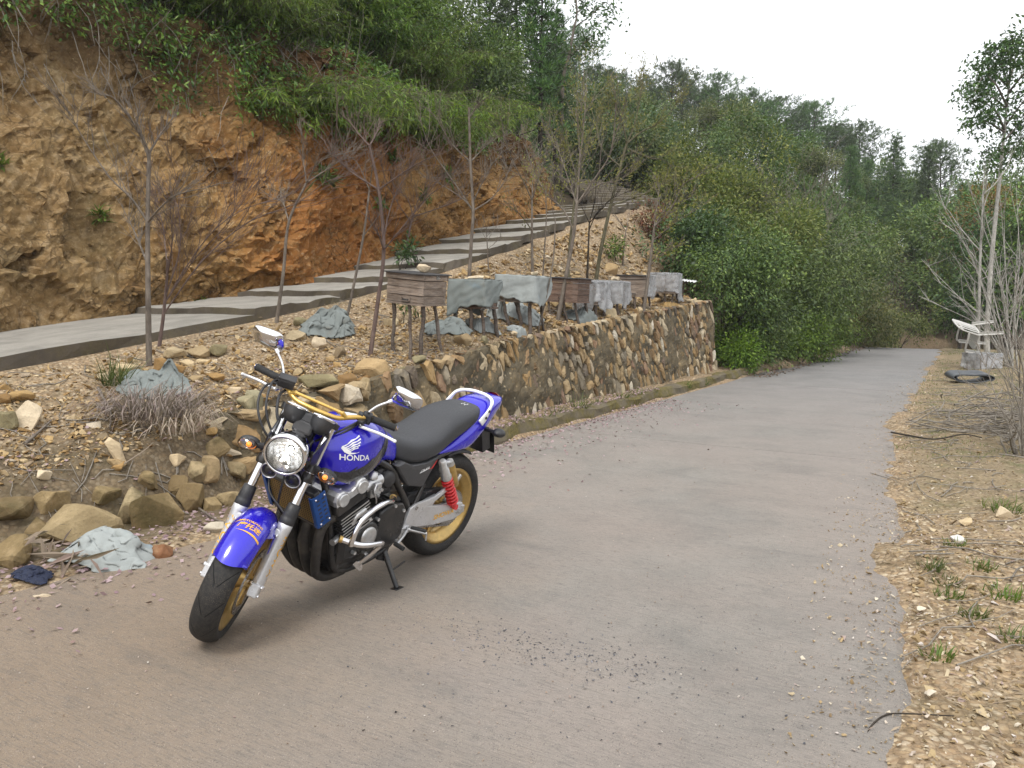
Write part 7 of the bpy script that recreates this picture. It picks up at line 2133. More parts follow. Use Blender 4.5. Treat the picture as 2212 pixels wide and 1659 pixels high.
# ---------------------------------------------------------------- bare saplings on the terrace
def sapling(label, base, d_off, trunk, forks, r0, mat, seed, cat="sapling", buds=0, bud_mat=None, depth=1, twig_up=0.3, extra=13, grp=None):
	"""base (px,py) on the ground; trunk and forks are lists of picture points followed outward from there"""
	r = random.Random(seed)
	b = on_ground(*base) if not isinstance(base, Vector) else base
	d = b.y
	root = empty("bare_sapling", b)
	tag(root, label, cat, grp)
	def path(pts, start=None, dz=0.0):
		out = [] if start is None else [start]
		for i, (x, y) in enumerate(pts):
			out.append(at(x, y, d + dz * (i + 1) / len(pts) + r.uniform(-0.03, 0.03)) - b)
		return out
	tp = [Vector((0, 0, -0.05))] + path(trunk)
	tp = smooth_path(tp, 22)
	m = MB(); n = len(tp)
	m.tube(tp, [r0 * (1.15 if i == 0 else 1) * (1 - 0.45 * i / (n - 1)) for i in range(n)], 9)
	m.build("trunk", mat, root)
	m = MB(); tips = []
	top = tp[-1]
	for f in forks:
		dz = r.uniform(-0.7, 0.7)
		st = min(tp, key=lambda q: (q - (at(f[0][0], f[0][1], d) - b)).length)
		pp = smooth_path(path(f[1:], st, dz), 16)
		n = len(pp); rr = r0 * 0.40
		m.tube(pp, [max(0.0025, rr * (1 - 0.8 * i / (n - 1))) for i in range(n)], 6, caps=False)
		tips.append((pp[-1], (pp[-1] - pp[-2]).normalized()))
		L = sum((a - c_).length for a, c_ in zip(pp, pp[1:]))
		for _ in range(extra):
			k = r.randint(2, n - 2)
			dirn = (pp[k + 1] - pp[k]).normalized()
			ax = Vector((r.gauss(0, 1), r.gauss(0, 1), r.gauss(0, .5))).normalized()
			tips += twigs(m, r, pp[k], (dirn * 0.9 + ax * 0.6 + Vector((0, 0, 0.25))).normalized(), L * r.uniform(0.2, 0.5), rr * 0.36, depth, 0.6, twig_up, 4, (2, 4), 0.0018)
	cr = m.build("crown", mat, root)
	if buds:
		R_ = np.random.default_rng(seed)
		P = np.array([tuple(t[0]) for t in tips]); Dd = np.array([tuple(t[1]) for t in tips])
		k = R_.integers(0, len(P), buds)
		C = P[k] - Dd[k] * R_.uniform(0, 0.28, (buds, 1)) + R_.normal(size=(buds, 3)) * 0.035
		V, F = leaf_quads(C, Dd[k] + R_.normal(size=(buds, 3)) * 0.7, rand_unit(R_, buds), R_.uniform(0.03, 0.075, buds), R_.uniform(0.010, 0.024, buds))
		o = obj("leaves", mesh_np("leaves", V, F, bud_mat or G_YELLOW), root)
	return root
def build_saplings():
	S = sapling
	S("grey sapling with a straight trunk standing behind the dry grass clump on the near slope", (322, 792), 0, [(320, 640), (319, 480), (322, 330)],
	 [[(322, 330), (300, 285), (250, 215), (215, 205)], [(322, 330), (350, 285), (385, 240)], [(318, 480), (285, 430), (235, 380), (175, 290), (150, 240)], [(318, 480), (350, 445), (385, 420), (470, 400)], [(320, 560), (290, 500), (268, 455)], [(321, 360), (310, 300), (270, 195)]], 0.027, B_GREY, 1)
	S("reddish many stemmed sapling with long low branches reaching to the right", (342, 748), 0, [(352, 690), (360, 610), (362, 560)],
	 [[(362, 600), (372, 520), (368, 440), (385, 370)], [(358, 640), (388, 540), (385, 450), (370, 430)], [(355, 680), (440, 560), (540, 478), (640, 440), (700, 395), (738, 382)], [(356, 660), (400, 580), (470, 490), (560, 440), (680, 432)], [(356, 650), (420, 560), (500, 470), (505, 400)], [(362, 570), (350, 480), (330, 420)]], 0.019, B_RED, 2)
	S("thin dark sapling leaning right below the red soil patch", (596, 697), 0, [(612, 590), (624, 480), (662, 395)],
	 [[(662, 395), (700, 370), (740, 345), (770, 340)], [(662, 395), (655, 340), (652, 290)], [(662, 395), (690, 350), (745, 330)], [(624, 480), (612, 440), (600, 430)]], 0.021, B_GREY, 3)
	S("slim leaning sapling growing out of the crumpled tarpaulin", (746, 692), 0, [(760, 636), (785, 510), (798, 410)],
	 [[(798, 410), (806, 340), (800, 300)], [(798, 410), (770, 350), (735, 330)], [(785, 510), (815, 470), (835, 440)]], 0.018, B_GREY, 4, extra=3)
	S("tall purplish sapling left of the nearest beehive with a thick crooked foot", (798, 768), 0, [(815, 660), (829, 540), (818, 410), (798, 315)],
	 [[(797, 314), (772, 285), (748, 248)], [(797, 314), (812, 290), (818, 268)], [(818, 410), (760, 372), (715, 330), (700, 300)], [(818, 410), (868, 375), (905, 352), (948, 330)], [(829, 540), (862, 500), (930, 420), (990, 390)], [(829, 540), (815, 500), (795, 470)], [(826, 520), (850, 430), (900, 340)]], 0.024, B_RED, 5)
	S("branching purplish tree behind the path edge above the nearest beehive", (868, 566), 0, [(880, 520), (888, 480), (893, 468)],
	 [[(893, 468), (960, 445), (1010, 420), (1028, 395)], [(893, 468), (880, 430), (850, 400), (820, 350)], [(893, 468), (905, 430), (940, 395), (985, 370)], [(888, 480), (860, 440), (830, 380), (822, 330)]], 0.026, B_RED, 6)
	S("bare tree behind the canvas covered second beehive with a straight spire", (1013, 600), 0, [(1018, 520), (1022, 455), (1016, 350), (1013, 232)],
	 [[(1022, 455), (985, 400), (930, 320), (905, 250)], [(1022, 455), (1060, 430), (1090, 390), (1105, 350)], [(1016, 350), (1040, 325), (1065, 300)], [(1016, 350), (975, 310), (945, 260), (920, 230)], [(1022, 455), (1000, 430), (955, 400), (910, 380)], [(1014, 260), (1030, 230), (1045, 215)], [(1020, 430), (1060, 360), (1095, 320)]], 0.028, B_GREY, 7)
	S("pale forked sapling right behind the blue stained third beehive", (1150, 592), 0, [(1149, 520), (1149, 432)],
	 [[(1149, 432), (1130, 390), (1108, 350), (1092, 300), (1080, 250)], [(1149, 432), (1165, 380), (1185, 310), (1188, 270)], [(1149, 432), (1150, 380), (1142, 330)], [(1149, 500), (1120, 460), (1085, 440)]], 0.026, B_GREY, 8, buds=350)
	S("tall slanting sapling rising in front of the dark brown beehive", (1203, 694), 0, [(1222, 600), (1240, 500), (1246, 441)],
	 [[(1246, 441), (1230, 395), (1212, 340), (1195, 290)], [(1246, 441), (1253, 350), (1262, 260), (1268, 190)], [(1246, 441), (1285, 385), (1319, 328), (1330, 230), (1326, 180)], [(1246, 441), (1252, 330), (1245, 230)], [(1240, 500), (1215, 450), (1180, 420), (1160, 380)], [(1246, 441), (1290, 400), (1335, 390), (1380, 360)]], 0.033, B_GREY, 9, buds=1100)
	S("upright dark sapling just right of the slanting one", (1229, 600), 0, [(1228, 560), (1240, 440), (1248, 380)],
	 [[(1248, 380), (1256, 320), (1256, 230), (1262, 150)], [(1248, 380), (1225, 330), (1215, 270)]], 0.026, B_OLIVE, 10, buds=600)
	S("tall olive tree with a thick forked top leaning right above the beehives", (1287, 604), 0, [(1298, 540), (1319, 444), (1340, 360), (1354, 310)],
	 [[(1354, 310), (1385, 285), (1420, 268), (1450, 240), (1469, 205)], [(1354, 310), (1345, 265), (1334, 236), (1328, 200)], [(1319, 444), (1390, 420), (1420, 400), (1450, 395)], [(1354, 310), (1370, 270), (1385, 200), (1390, 150)], [(1340, 360), (1300, 320), (1285, 260), (1270, 215)], [(1350, 320), (1400, 340), (1440, 350), (1480, 400)]], 0.036, B_OLIVE, 11, buds=2000, extra=10)
	S("thin dark sapling with an open fan of shoots between the beehives", (1268, 606), 0, [(1270, 560), (1273, 482)],
	 [[(1273, 482), (1255, 440), (1240, 390)], [(1273, 482), (1285, 430), (1290, 370), (1300, 310)], [(1273, 482), (1310, 440), (1330, 420)], [(1273, 500), (1290, 460), (1320, 430), (1370, 410)]], 0.023, B_DARK, 12)
	S("grey sapling group leaning right at the farther beehives", (1388, 686), 0, [(1400, 600), (1410, 520), (1413, 490)],
	 [[(1413, 490), (1430, 460), (1455, 443), (1500, 425)], [(1413, 490), (1420, 440), (1425, 395)], [(1410, 520), (1460, 480), (1500, 455)], [(1413, 490), (1450, 450), (1475, 400), (1510, 380)], [(1405, 570), (1440, 540), (1470, 530)]], 0.030, B_GREY, 13, buds=600)
	S("slender sapling with a Y fork on the orange bank above the far beehives", (1345, 575), 0, [(1348, 530), (1352, 500)],
	 [[(1352, 500), (1330, 465), (1310, 440)], [(1352, 500), (1360, 460), (1362, 420)], [(1352, 500), (1340, 480), (1318, 455)]], 0.018, B_GREY, 14, extra=3)
	S("small twiggy sapling at the edge of the path behind the third beehive", (1056, 590), 0, [(1054, 560), (1052, 520)],
	 [[(1052, 520), (1040, 500), (1028, 492)], [(1052, 520), (1065, 500), (1075, 485)], [(1052, 520), (1050, 490), (1042, 470)], [(1053, 540), (1075, 520), (1085, 510)]], 0.012, B_GREY, 15, extra=4)
	S("thin straight sapling beside the third beehive", (1172, 600), 0, [(1176, 540), (1180, 470), (1178, 400)], [[(1178, 430), (1195, 390), (1200, 350)], [(1178, 440), (1160, 400), (1150, 370)]], 0.013, B_GREY, 16, extra=3)
	S("thin bent stem standing between the third and fourth beehives", (1160, 722), 0, [(1178, 650), (1195, 560), (1200, 470)], [[(1200, 480), (1190, 420), (1196, 360)]], 0.012, B_GREY, 17, extra=2)
build_saplings()
# ---------------------------------------------------------------- growth along the top of the cut bank
def bamboo_clump(label, base, height, spread, n, mat, seed, leaf=0.11, lw=0.017, culm_mat=None, lean=(0, 0), per=8, cat="bamboo", sag=0.38):
	r = random.Random(seed); R_ = np.random.default_rng(seed)
	root = empty("bamboo_clump", base); tag(root, label, cat)
	m = MB(); C, D = [], []
	for i in range(n):
		a = r.uniform(0, 2 * math.pi); q = spread * math.sqrt(r.random()) * 0.6
		p = Vector((math.cos(a) * q, math.sin(a) * q * 0.8, -0.15))
		h = height * r.uniform(0.55, 1.1)
		out = Vector((math.cos(a) * spread * 0.8 + lean[0], math.sin(a) * spread * 0.7 + lean[1], 0)) * r.uniform(0.3, 1.2)
		pts = [p + out * (t ** 2.2) + Vector((0, 0, h * (t - sag * t ** 3.0 * 1.25))) for t in [k / 9 for k in range(10)]]
		m.tube(pts, [0.0095 * (1 - 0.8 * k / 9) for k in range(10)], 5, caps=False)
		for k in range(2, 10):
			for _ in range(r.randint(2, 4)):
				f = r.random(); q0 = pts[k - 1].lerp(pts[k], f)
				dd = ((pts[k] - pts[k - 1]).normalized() * 0.5 + Vector((r.gauss(0, 1), r.gauss(0, 1), r.gauss(-0.1, 0.5)))).normalized()
				L = r.uniform(0.12, 0.34)
				tip = q0 + dd * L + Vector((0, 0, -L * 0.25))
				m.tube([q0, tip], 0.0022, 3, caps=False)
				for _ in range(r.randint(per - 3, per + 2)):
					g = r.uniform(0.25, 1.0)
					C.append(tuple(q0.lerp(tip, g) + Vector((r.gauss(0, .02), r.gauss(0, .02), r.gauss(0, .02)))))
					D.append(tuple(dd * 0.6 + Vector((r.gauss(0, .5), r.gauss(0, .5), -0.30 + r.gauss(0, .4)))))
	m.build("stem", culm_mat or B_OLIVE, root)
	C, D = np.array(C), np.array(D); k = len(C)
	V, F = leaf_quads(C, D, np.array([[0, 0, 1.0]]) + R_.normal(size=(k, 3)) * 0.45, leaf * R_.uniform(0.6, 1.25, k), lw * R_.uniform(0.7, 1.3, k))
	obj("foliage", mesh_np("foliage", V, F, mat), root)
	return root
def shrub(name, label, cat, base, lobes, nclus, per, L, W, mat, seed, bmat=None, clr=0.16, droop=0.25, stems=5, gap=0.0, hollow=0.5, group=None, stem_r=0.02):
	R_ = np.random.default_rng(seed); r = random.Random(seed)
	root = empty(name, base); tag(root, label, cat, group)
	V, F = crown_cloud(R_, lobes, nclus, per, L, W, clr, droop, hollow, 0.8, gap)
	obj("foliage", mesh_np("foliage", V, F, mat), root)
	m = MB()
	for i in range(stems):
		c, rad = lobes[i % len(lobes)]
		tgt = Vector(c) + Vector((r.uniform(-.5, .5) * rad[0], r.uniform(-.5, .5) * rad[1], r.uniform(-0.2, .6) * rad[2]))
		p0 = Vector((r.uniform(-.15, .15), r.uniform(-.15, .15), -0.1))
		pts = smooth_path([p0, p0.lerp(tgt, 0.4) + Vector((r.gauss(0, .08), r.gauss(0, .08), 0.1)), tgt], 10)
		m.tube(pts, [max(0.004, stem_r * (1 - 0.8 * k / (len(pts) - 1))) for k in range(len(pts))], 6, caps=False)
		for _ in range(3):
			k = r.randint(3, len(pts) - 2)
			twigs(m, r, pts[k], Vector((r.gauss(0, 1), r.gauss(0, 1), r.uniform(0, 1))), max(rad) * r.uniform(0.4, 0.8), stem_r * 0.35, 1, 0.7, 0.3, 4, (1, 3), 0.003)
	m.build("stem", bmat or B_DARK, root)
	return root
def lobes_of(r, n, sx, sy, z0, z1, rad):
	return [((r.uniform(-sx, sx), r.uniform(-sy, sy), r.uniform(z0, z1)), (rad * r.uniform(0.5, 1.4), rad * r.uniform(0.5, 1.3), rad * r.uniform(0.45, 1.15))) for _ in range(n)]
def build_bank_top():
	r = random.Random(9)
	# (px, py, depth, height, spread, stems, material, leaf, label): clumps rooted at the lip of the bank
	spec = [
		(640, 190, 13.2, 2.3, 1.0, 46, G_BAMBOO, 0.12, "tall bright bamboo clump arching over the middle of the bank"),
		(730, 240, 13.7, 2.0, 0.9, 46, G_BAMBOO, 0.12, "bright bamboo clump hanging lowest over the red soil"),
		(560, 130, 12.7, 2.0, 0.9, 36, G_BRIGHT, 0.11, "darker bamboo clump left of the tall bright one"),
		(455, 95, 12.0, 1.6, 0.8, 34, G_BRIGHT, 0.10, "sparse bamboo clump above the leftward grey rock"),
		(820, 200, 14.8, 2.6, 1.1, 46, G_BAMBOO, 0.12, "big bamboo clump right of the red soil"),
		(690, 90, 14.9, 2.7, 1.2, 44, G_BRIGHT, 0.12, "bamboo clump at the top edge of the picture behind the bright one"),
		(900, 120, 16.4, 2.8, 1.2, 40, G_BRIGHT, 0.12, "dense bamboo clump behind the rust coloured bush"),
		(360, 35, 11.4, 1.5, 0.8, 34, G_MID, 0.09, "dark bamboo clump at the top edge above the left part of the bank"),
		(760, 20, 16.5, 2.8, 1.3, 40, G_MID, 0.12, "dark bamboo clump cut by the top of the picture near its middle"),
		(480, 150, 12.6, 1.5, 0.8, 36, G_BRIGHT, 0.10, "bamboo clump trailing over the rock between the two saplings' tips"),
		(600, 215, 13.0, 2.0, 0.9, 42, G_BAMBOO, 0.12, "bright bamboo clump trailing left of the lowest hanging one"),
		(780, 260, 14.2, 2.2, 1.0, 44, G_BAMBOO, 0.12, "bright bamboo clump trailing right of the lowest hanging one"),
		(870, 190, 15.6, 2.2, 1.0, 40, G_BRIGHT, 0.12, "bamboo clump trailing below the rust coloured bush"),
		(1010, 170, 17.2, 2.2, 1.0, 38, G_BAMBOO, 0.11, "bamboo clump left of the white flowering bush"),
	]
	def lip(px, extra):
		"""place on the lip of the bank along a picture column, extra metres behind its foot line"""
		ss = np.linspace(-9, 12, 900); X, Y = to_xy(ss, ip(ss, CLIFF_T) + extra)
		i = int(np.argmin(np.abs(X / np.maximum(Y, .5) - (px - 1106) / FPX) + 9 * (Y < 1)))
		return gpt(float(X[i]), float(Y[i]))
	for i, (px, py, d, h, sp, n, mt, lf, lab) in enumerate(spec):
		b = lip(px, 2.6 if py < 100 else (1.2 if py >= 180 else 1.6)); b.z -= 0.05
		f_ = 1.0 if py >= 130 else 0.6                       # the front ones bend far out over the edge
		bamboo_clump(lab, b, h * 0.85, sp, int(n * 1.15), mt, 100 + i, lf * 1.1, 0.021, None, (-DT[0] * f_, -DT[1] * f_), 8, "bamboo", 0.48 if py >= 130 else 0.36)
	sh = [
		("dark_shrub", "dark ragged shrub at the very left of the top edge", -60, 40, 10.0, 0.7, 6, 0.5, G_DARK, 0.06, 0.026),
		("dark_shrub", "dark trailing shrub between the corner and the first sapling tip", 110, 45, 10.6, 0.7, 6, 0.45, G_MID, 0.05, 0.022),
		("dark_shrub", "dark trailing shrub right of the first sapling tip", 330, 60, 11.6, 0.7, 6, 0.45, G_DARK, 0.05, 0.022),
		("dark_shrub", "small round shrub on the lip above the dark rock hollow", 430, 130, 12.4, 0.5, 5, 0.40, G_MID, 0.05, 0.022),
		("dark_shrub", "dark leafy shrub overhanging the upper left corner of the bank", 40, 10, 10.4, 0.7, 5, 0.55, G_DARK, 0.06, 0.028),
		("dark_shrub", "small leaved dark shrub along the top edge left of the sapling tips", 170, 20, 10.8, 0.7, 5, 0.5, G_MID, 0.05, 0.024),
		("dark_shrub", "low dark shrub at the top edge beside the leftmost bamboo", 270, 20, 11.2, 0.6, 5, 0.5, G_DARK, 0.05, 0.024),
		("green_shrub", "green shrub between the two leftmost bamboo clumps", 520, 40, 13.4, 0.8, 6, 0.6, G_MID, 0.06, 0.026),
		("rust_bush", "dead rust brown bush among the bamboo", 935, 130, 15.6, 0.7, 6, 0.5, G_RUST, 0.05, 0.014),
		("rust_bush", "small dry rust bush above the rocky nose of the bank", 860, 230, 15.4, 0.5, 4, 0.4, G_RUST, 0.05, 0.014),
		("flowering_bush", "bush with sprays of white blossom at the right end of the bank", 1150, 170, 18.6, 1.1, 8, 0.55, G_WHITE, 0.09, 0.05),
		("green_bush", "deep green leafy bush below the white blossom", 1130, 210, 18.0, 0.9, 7, 0.7, G_MID, 0.08, 0.034),
		("green_bush", "deep green bush behind the white blossom at the skyline", 1160, 130, 20.0, 1.1, 8, 0.8, G_DARK, 0.09, 0.04),
		("green_bush", "round green bush left of the white blossom", 1050, 140, 18.8, 1.0, 7, 0.8, G_MID, 0.08, 0.035),
		("green_bush", "dark bush filling the gap under the conifers", 980, 60, 20.5, 1.3, 8, 1.0, G_DARK, 0.10, 0.045),
		("green_bush", "dark bush at the top edge left of the conifers", 900, 20, 20.0, 1.2, 8, 1.0, G_DARK, 0.10, 0.045),
		("green_bush", "bright bush at the top edge among the middle bamboo", 820, 60, 18.0, 1.2, 7, 0.9, G_MID, 0.09, 0.04),
	]
	for i, (nm, lab, px, py, d, sp, nl, rad, mt, L, W) in enumerate(sh):
		b = lip(px, 1.7 + (0.0 if px < 600 else max(0.0, d - 15.5) * 0.4)); b.z -= 0.05; p = at(px, py, b.y); top = max(0.35, p.z - b.z)
		lob = lobes_of(r, nl, sp, sp * 0.7, top * 0.6, top + 0.35, rad)
		shrub(nm, lab, "bush", b, lob, 420 if rad < 0.7 else 620, 9, L, W, mt, 200 + i, clr=0.14, droop=0.3, stems=6)
	# leafy trees crowding the top of the bank
	q = random.Random(31)
	tp = [broad_parts(850 + i, 3.6, 1.7, (G_BRIGHT, H_GREEN, G_MID, G_BAMBOO)[i], 0.12, 0.045, 900, 11, B_GREY, 0.12) for i in range(4)]
	for i, (px, ex, sc_, lab) in enumerate(((420, 2.4, 0.8, "first leafy tree from the left on top of the bank"), (540, 2.8, 0.9, "leafy tree behind the clump left of the tall bright bamboo"), (650, 3.0, 1.0, "leafy tree over the tall bright bamboo"), (760, 3.2, 1.05, "leafy tree above the red soil at the top edge"), (850, 2.6, 0.9, "leafy tree over the rust coloured bush"), (930, 3.4, 1.1, "tall leafy tree left of the conifers"), (1010, 2.6, 0.95, "leafy tree above the white blossom"),
		(700, 2.2, 0.7, "low leafy tree right above the lowest hanging bamboo"), (600, 2.1, 0.65, "low leafy tree left of the lowest hanging bamboo"), (810, 2.2, 0.75, "low leafy tree right of the lowest hanging bamboo"), (1090, 2.2, 0.85, "leafy tree under the bare trunked conifer"), (900, 2.0, 0.6, "low leafy tree on the lip beneath the rust bush"))):
		plant_tree("leafy_tree", tp[i % 4], lip(px, ex), sc_, q.uniform(0, 6), lab, "tree")
	# conifers on the skyline behind
	# plants rooted in the face and hanging roots
	P, nr = CLIFF_PTS['P'], CLIFF_PTS['n']
	R_ = np.random.default_rng(3)
	def face(px, py):
		best = None
		Q = P.reshape(-1, 3)
		ray = at(px, py, 1.0)
		k = np.hypot(Q[:, 0] / Q[:, 1] - ray.x, (Q[:, 2] - CAM_H) / Q[:, 1] - (ray.z - CAM_H))
		near = np.nonzero(k < 0.012)[0]
		i = near[np.argmin(Q[near, 1])] if len(near) else int(np.argmin(k))
		return Vector(Q[i])
	tufts = [(232, 455, 0.16, "fern"), (720, 395, 0.26, "fern"), (8, 338, 0.14, "fern"), (985, 378, 0.2, "fern"), (935, 420, 0.16, "fern"), (745, 585, 0.0, ""), (440, 655, 0.14, "fern"), (860, 330, 0.2, "fern"), (1110, 560, 0.2, "fern"), (840, 440, 0.16, "fern"), (455, 640, 0.12, "fern")]
	words_ = ["light green fern tuft on the grey rock at the far left of the bank", "dark round fern tuft on the lip of the red soil", "fern tuft at the left frame edge of the bank", "yellow green fern tuft on the ochre nose of the bank", "small fern tuft left of the ochre nose",
			 "", "fern tuft at the foot of the bank by the first step", "fern tuft under the middle bamboo", "fern tuft at the foot of the bank by the far steps", "fern tuft right of the red soil", "small fern sprig beside the pale stones at the foot of the bank"]
	for i, (px, py, s_, nm) in enumerate(tufts):
		if not nm: continue
		b = face(px, py); n = 60
		dirs = rand_unit(R_, n) + np.array([0.25, -0.7, 0.15])
		C = np.tile(np.array(b), (n, 1)) + R_.normal(size=(n, 3)) * s_ * 0.25
		V, F = leaf_quads(C, dirs, np.array([[0, 0, 1.0]]) + R_.normal(size=(n, 3)) * .3, s_ * R_.uniform(0.5, 1.2, n), s_ * 0.22)
		V = V - np.array(b)
		root = empty("fern", b); tag(root, words_[i], "fern")
		obj("foliage", mesh_np("foliage", V, F, G_BRIGHT if i % 2 == 0 else G_MID), root)
	# hanging dry stems and roots along the lip
	m = MB(); q = random.Random(77)
	n0, n1 = P.shape[:2]
	for k in range(900):
		i = q.randrange(60, n0 - 70); j = int(n1 * q.uniform(0.62, 0.99))
		p = Vector(P[i, j]) + Vector((nr[i, 0], nr[i, 1], 0)) * 0.03
		L = q.uniform(0.2, 1.0)
		d = Vector((nr[i, 0] * 0.4 + q.gauss(0, 0.4), nr[i, 1] * 0.4 + q.gauss(0, 0.3), -1.0 if q.random() < 0.65 else 0.8)).normalized()
		pts = [p]
		for _ in range(5):
			d = (d + Vector((q.gauss(0, .16), q.gauss(0, .16), -0.08))).normalized(); pts.append(pts[-1] + d * L / 5)
		m.tube(pts, [0.0065, 0.006, 0.005, 0.0045, 0.0035, 0.002], 4, caps=False)
	o = m.build("hanging_stems", B_TWIG); tag(o, "tangle of dry stems and roots hanging down the cut bank", "dry stems", kind='stuff')
	# low scrub that creeps over the lip
	C, D = [], []
	for k in range(9500):
		i = int(R_.integers(40, n0 - 60)); j = min(n1 - 1, int(n1 * (0.60 + 0.40 * R_.random() ** 0.6)))
		nz_ = vnoise(np.array([[i * 0.03, j * 0.05, 3.3]]), 1.0, 3)[0]
		if nz_ < (-0.30 if i < 330 else -0.1) + (0.6 if i > 220 else 0.45) * (1 - (j / n1 - 0.60) / 0.40): continue
		p = P[i, j] + np.array([nr[i, 0], nr[i, 1], 0]) * R_.uniform(0.02, 0.22)
		for _ in range(4):
			C.append(p + R_.normal(size=3) * 0.07); D.append(np.array([nr[i, 0], nr[i, 1], -0.5]) + R_.normal(size=3) * 0.7)
	C, D = np.array(C), np.array(D); k = len(C)
	V, F = leaf_quads(C, D, np.array([[0, 0, 1.0]]) + R_.normal(size=(k, 3)) * .6, R_.uniform(0.05, 0.12, k), R_.uniform(0.02, 0.045, k))
	o = obj("undergrowth", mesh_np("undergrowth", V, F, G_MID)); tag(o, "small leaved scrub creeping over the lip of the cut bank", "undergrowth", kind='stuff')
# ---------------------------------------------------------------- prototypes for the wooded hill
def pine_parts(seed, h=7.0, w=1.9, rounded=True):
	R_ = np.random.default_rng(seed); r = random.Random(seed)
	m = MB()
	m.tube(smooth_path([(0, 0, -0.3), (r.gauss(0, .05), r.gauss(0, .05), h * 0.5), (r.gauss(0, .1), r.gauss(0, .1), h * 0.97)], 12), [0.10 * (1 - 0.85 * i / 12) for i in range(13)], 7, caps=False)
	C, D = [], []
	nb = 60
	for i in range(nb):
		t = 0.30 + 0.70 * (i / nb) ** 0.85
		z = h * t
		a = i * 2.4 + r.uniform(-.4, .4)
		k = math.sin(math.pi * (0.18 + 0.82 * (t - 0.30) / 0.70)) ** 0.7 if rounded else (1.06 - t) * 1.35
		L = w * k * r.uniform(0.65, 1.1)
		if r.random() < 0.12: L *= 0.4
		d = Vector((math.cos(a), math.sin(a), 0.30 if rounded else 0.05))
		p0 = Vector((0, 0, z)); p1 = p0 + d * L + Vector((0, 0, 0.22 * L if rounded else -0.15 * L))
		m.tube([p0, p0.lerp(p1, 0.5) - Vector((0, 0, 0.06 * L)), p1], [0.022, 0.014, 0.005], 4, caps=False)
		for _ in range(int(7 + 14 * L / w)):
			f = r.uniform(0.25, 1.04)
			q = p0.lerp(p1, f) + Vector((r.gauss(0, .13), r.gauss(0, .13), r.gauss(0.06, .10)))
			nn = r.randint(6, 9)
			for _ in range(nn):
				C.append(tuple(q)); D.append((r.gauss(0, .6) + d.x * .5, r.gauss(0, .6) + d.y * .5, r.gauss(0.65, .5)))
	C, D = np.array(C), np.array(D); k = len(C)
	leaf = leaf_quads(C, D, rand_unit(R_, k), R_.uniform(0.15, 0.32, k), R_.uniform(0.022, 0.045, k))
	return m.mesh("trunk", B_DARK), mesh_np("crown", *leaf, G_PINE)
def broad_parts(seed, h, w, mat, L=0.16, W=0.075, ncl=520, per=9, bmat=None, base=0.3, tall=1.0, gap=0.55):
	R_ = np.random.default_rng(seed); r = random.Random(seed)
	lob = []
	for i in range(11):
		a = r.uniform(0, 2 * math.pi); q = w * 0.62 * math.sqrt(r.random())
		z = h * (base + (0.95 - base) * r.random())
		k = 1.0 - 0.45 * abs((z / h) - 0.55)
		lob.append(((math.cos(a) * q * k, math.sin(a) * q * k, z), (w * r.uniform(0.28, 0.5), w * r.uniform(0.28, 0.5), w * r.uniform(0.22, 0.42) * tall)))
	V, F = crown_cloud(R_, lob, ncl, per, L, W, 0.20, 0.25, 0.45, 0.8, gap)
	m = MB()
	m.tube(smooth_path([(0, 0, -0.4), (r.gauss(0, .1), r.gauss(0, .1), h * 0.4), (r.gauss(0, .2), r.gauss(0, .2), h * 0.85)], 10), [0.09 * (1 - 0.8 * i / 10) for i in range(11)], 7, caps=False)
	for c, rad in lob[:9]:
		z0 = h * r.uniform(0.15, 0.5)
		m.tube(smooth_path([(0, 0, z0), (c[0] * 0.4, c[1] * 0.4, z0 + (c[2] - z0) * 0.6), c], 8), [0.045, 0.04, 0.035, 0.03, 0.024, 0.018, 0.014, 0.01, 0.008][:9], 5, caps=False)
	return m.mesh("trunk", bmat or B_DARK), mesh_np("crown", V, F, mat)
def bare_parts(seed, h, mat, n=9, spread=0.5):
	r = random.Random(seed); m = MB(); t = MB()
	tp = smooth_path([(0, 0, -0.3), (r.gauss(0, .08), r.gauss(0, .08), h * 0.35), (r.gauss(0, .15), r.gauss(0, .15), h * 0.62)], 10)
	t.tube(tp, [0.05 * (1 - 0.55 * i / (len(tp) - 1)) for i in range(len(tp))], 7, caps=False)
	for i in range(n):
		k = r.randint(len(tp) // 2, len(tp) - 1)
		a = r.uniform(0, 2 * math.pi)
		twigs(m, r, tp[k], Vector((math.cos(a) * spread, math.sin(a) * spread, 0.8)), h * r.uniform(0.35, 0.65), 0.022, 3, 0.55, 0.25, 6, (2, 4), 0.004)
	return t.mesh("trunk", mat), m.mesh("crown", mat)
def plant_tree(name, parts, loc, s=1.0, rz=0.0, label=None, cat="tree", group=None):
	root = empty(name, loc, (0, 0, rz)); root.scale = (s, s, s)
	tag(root, label, cat, group)
	obj("trunk", parts[0], root); obj("crown", parts[1], root)
	return root
build_bank_top()
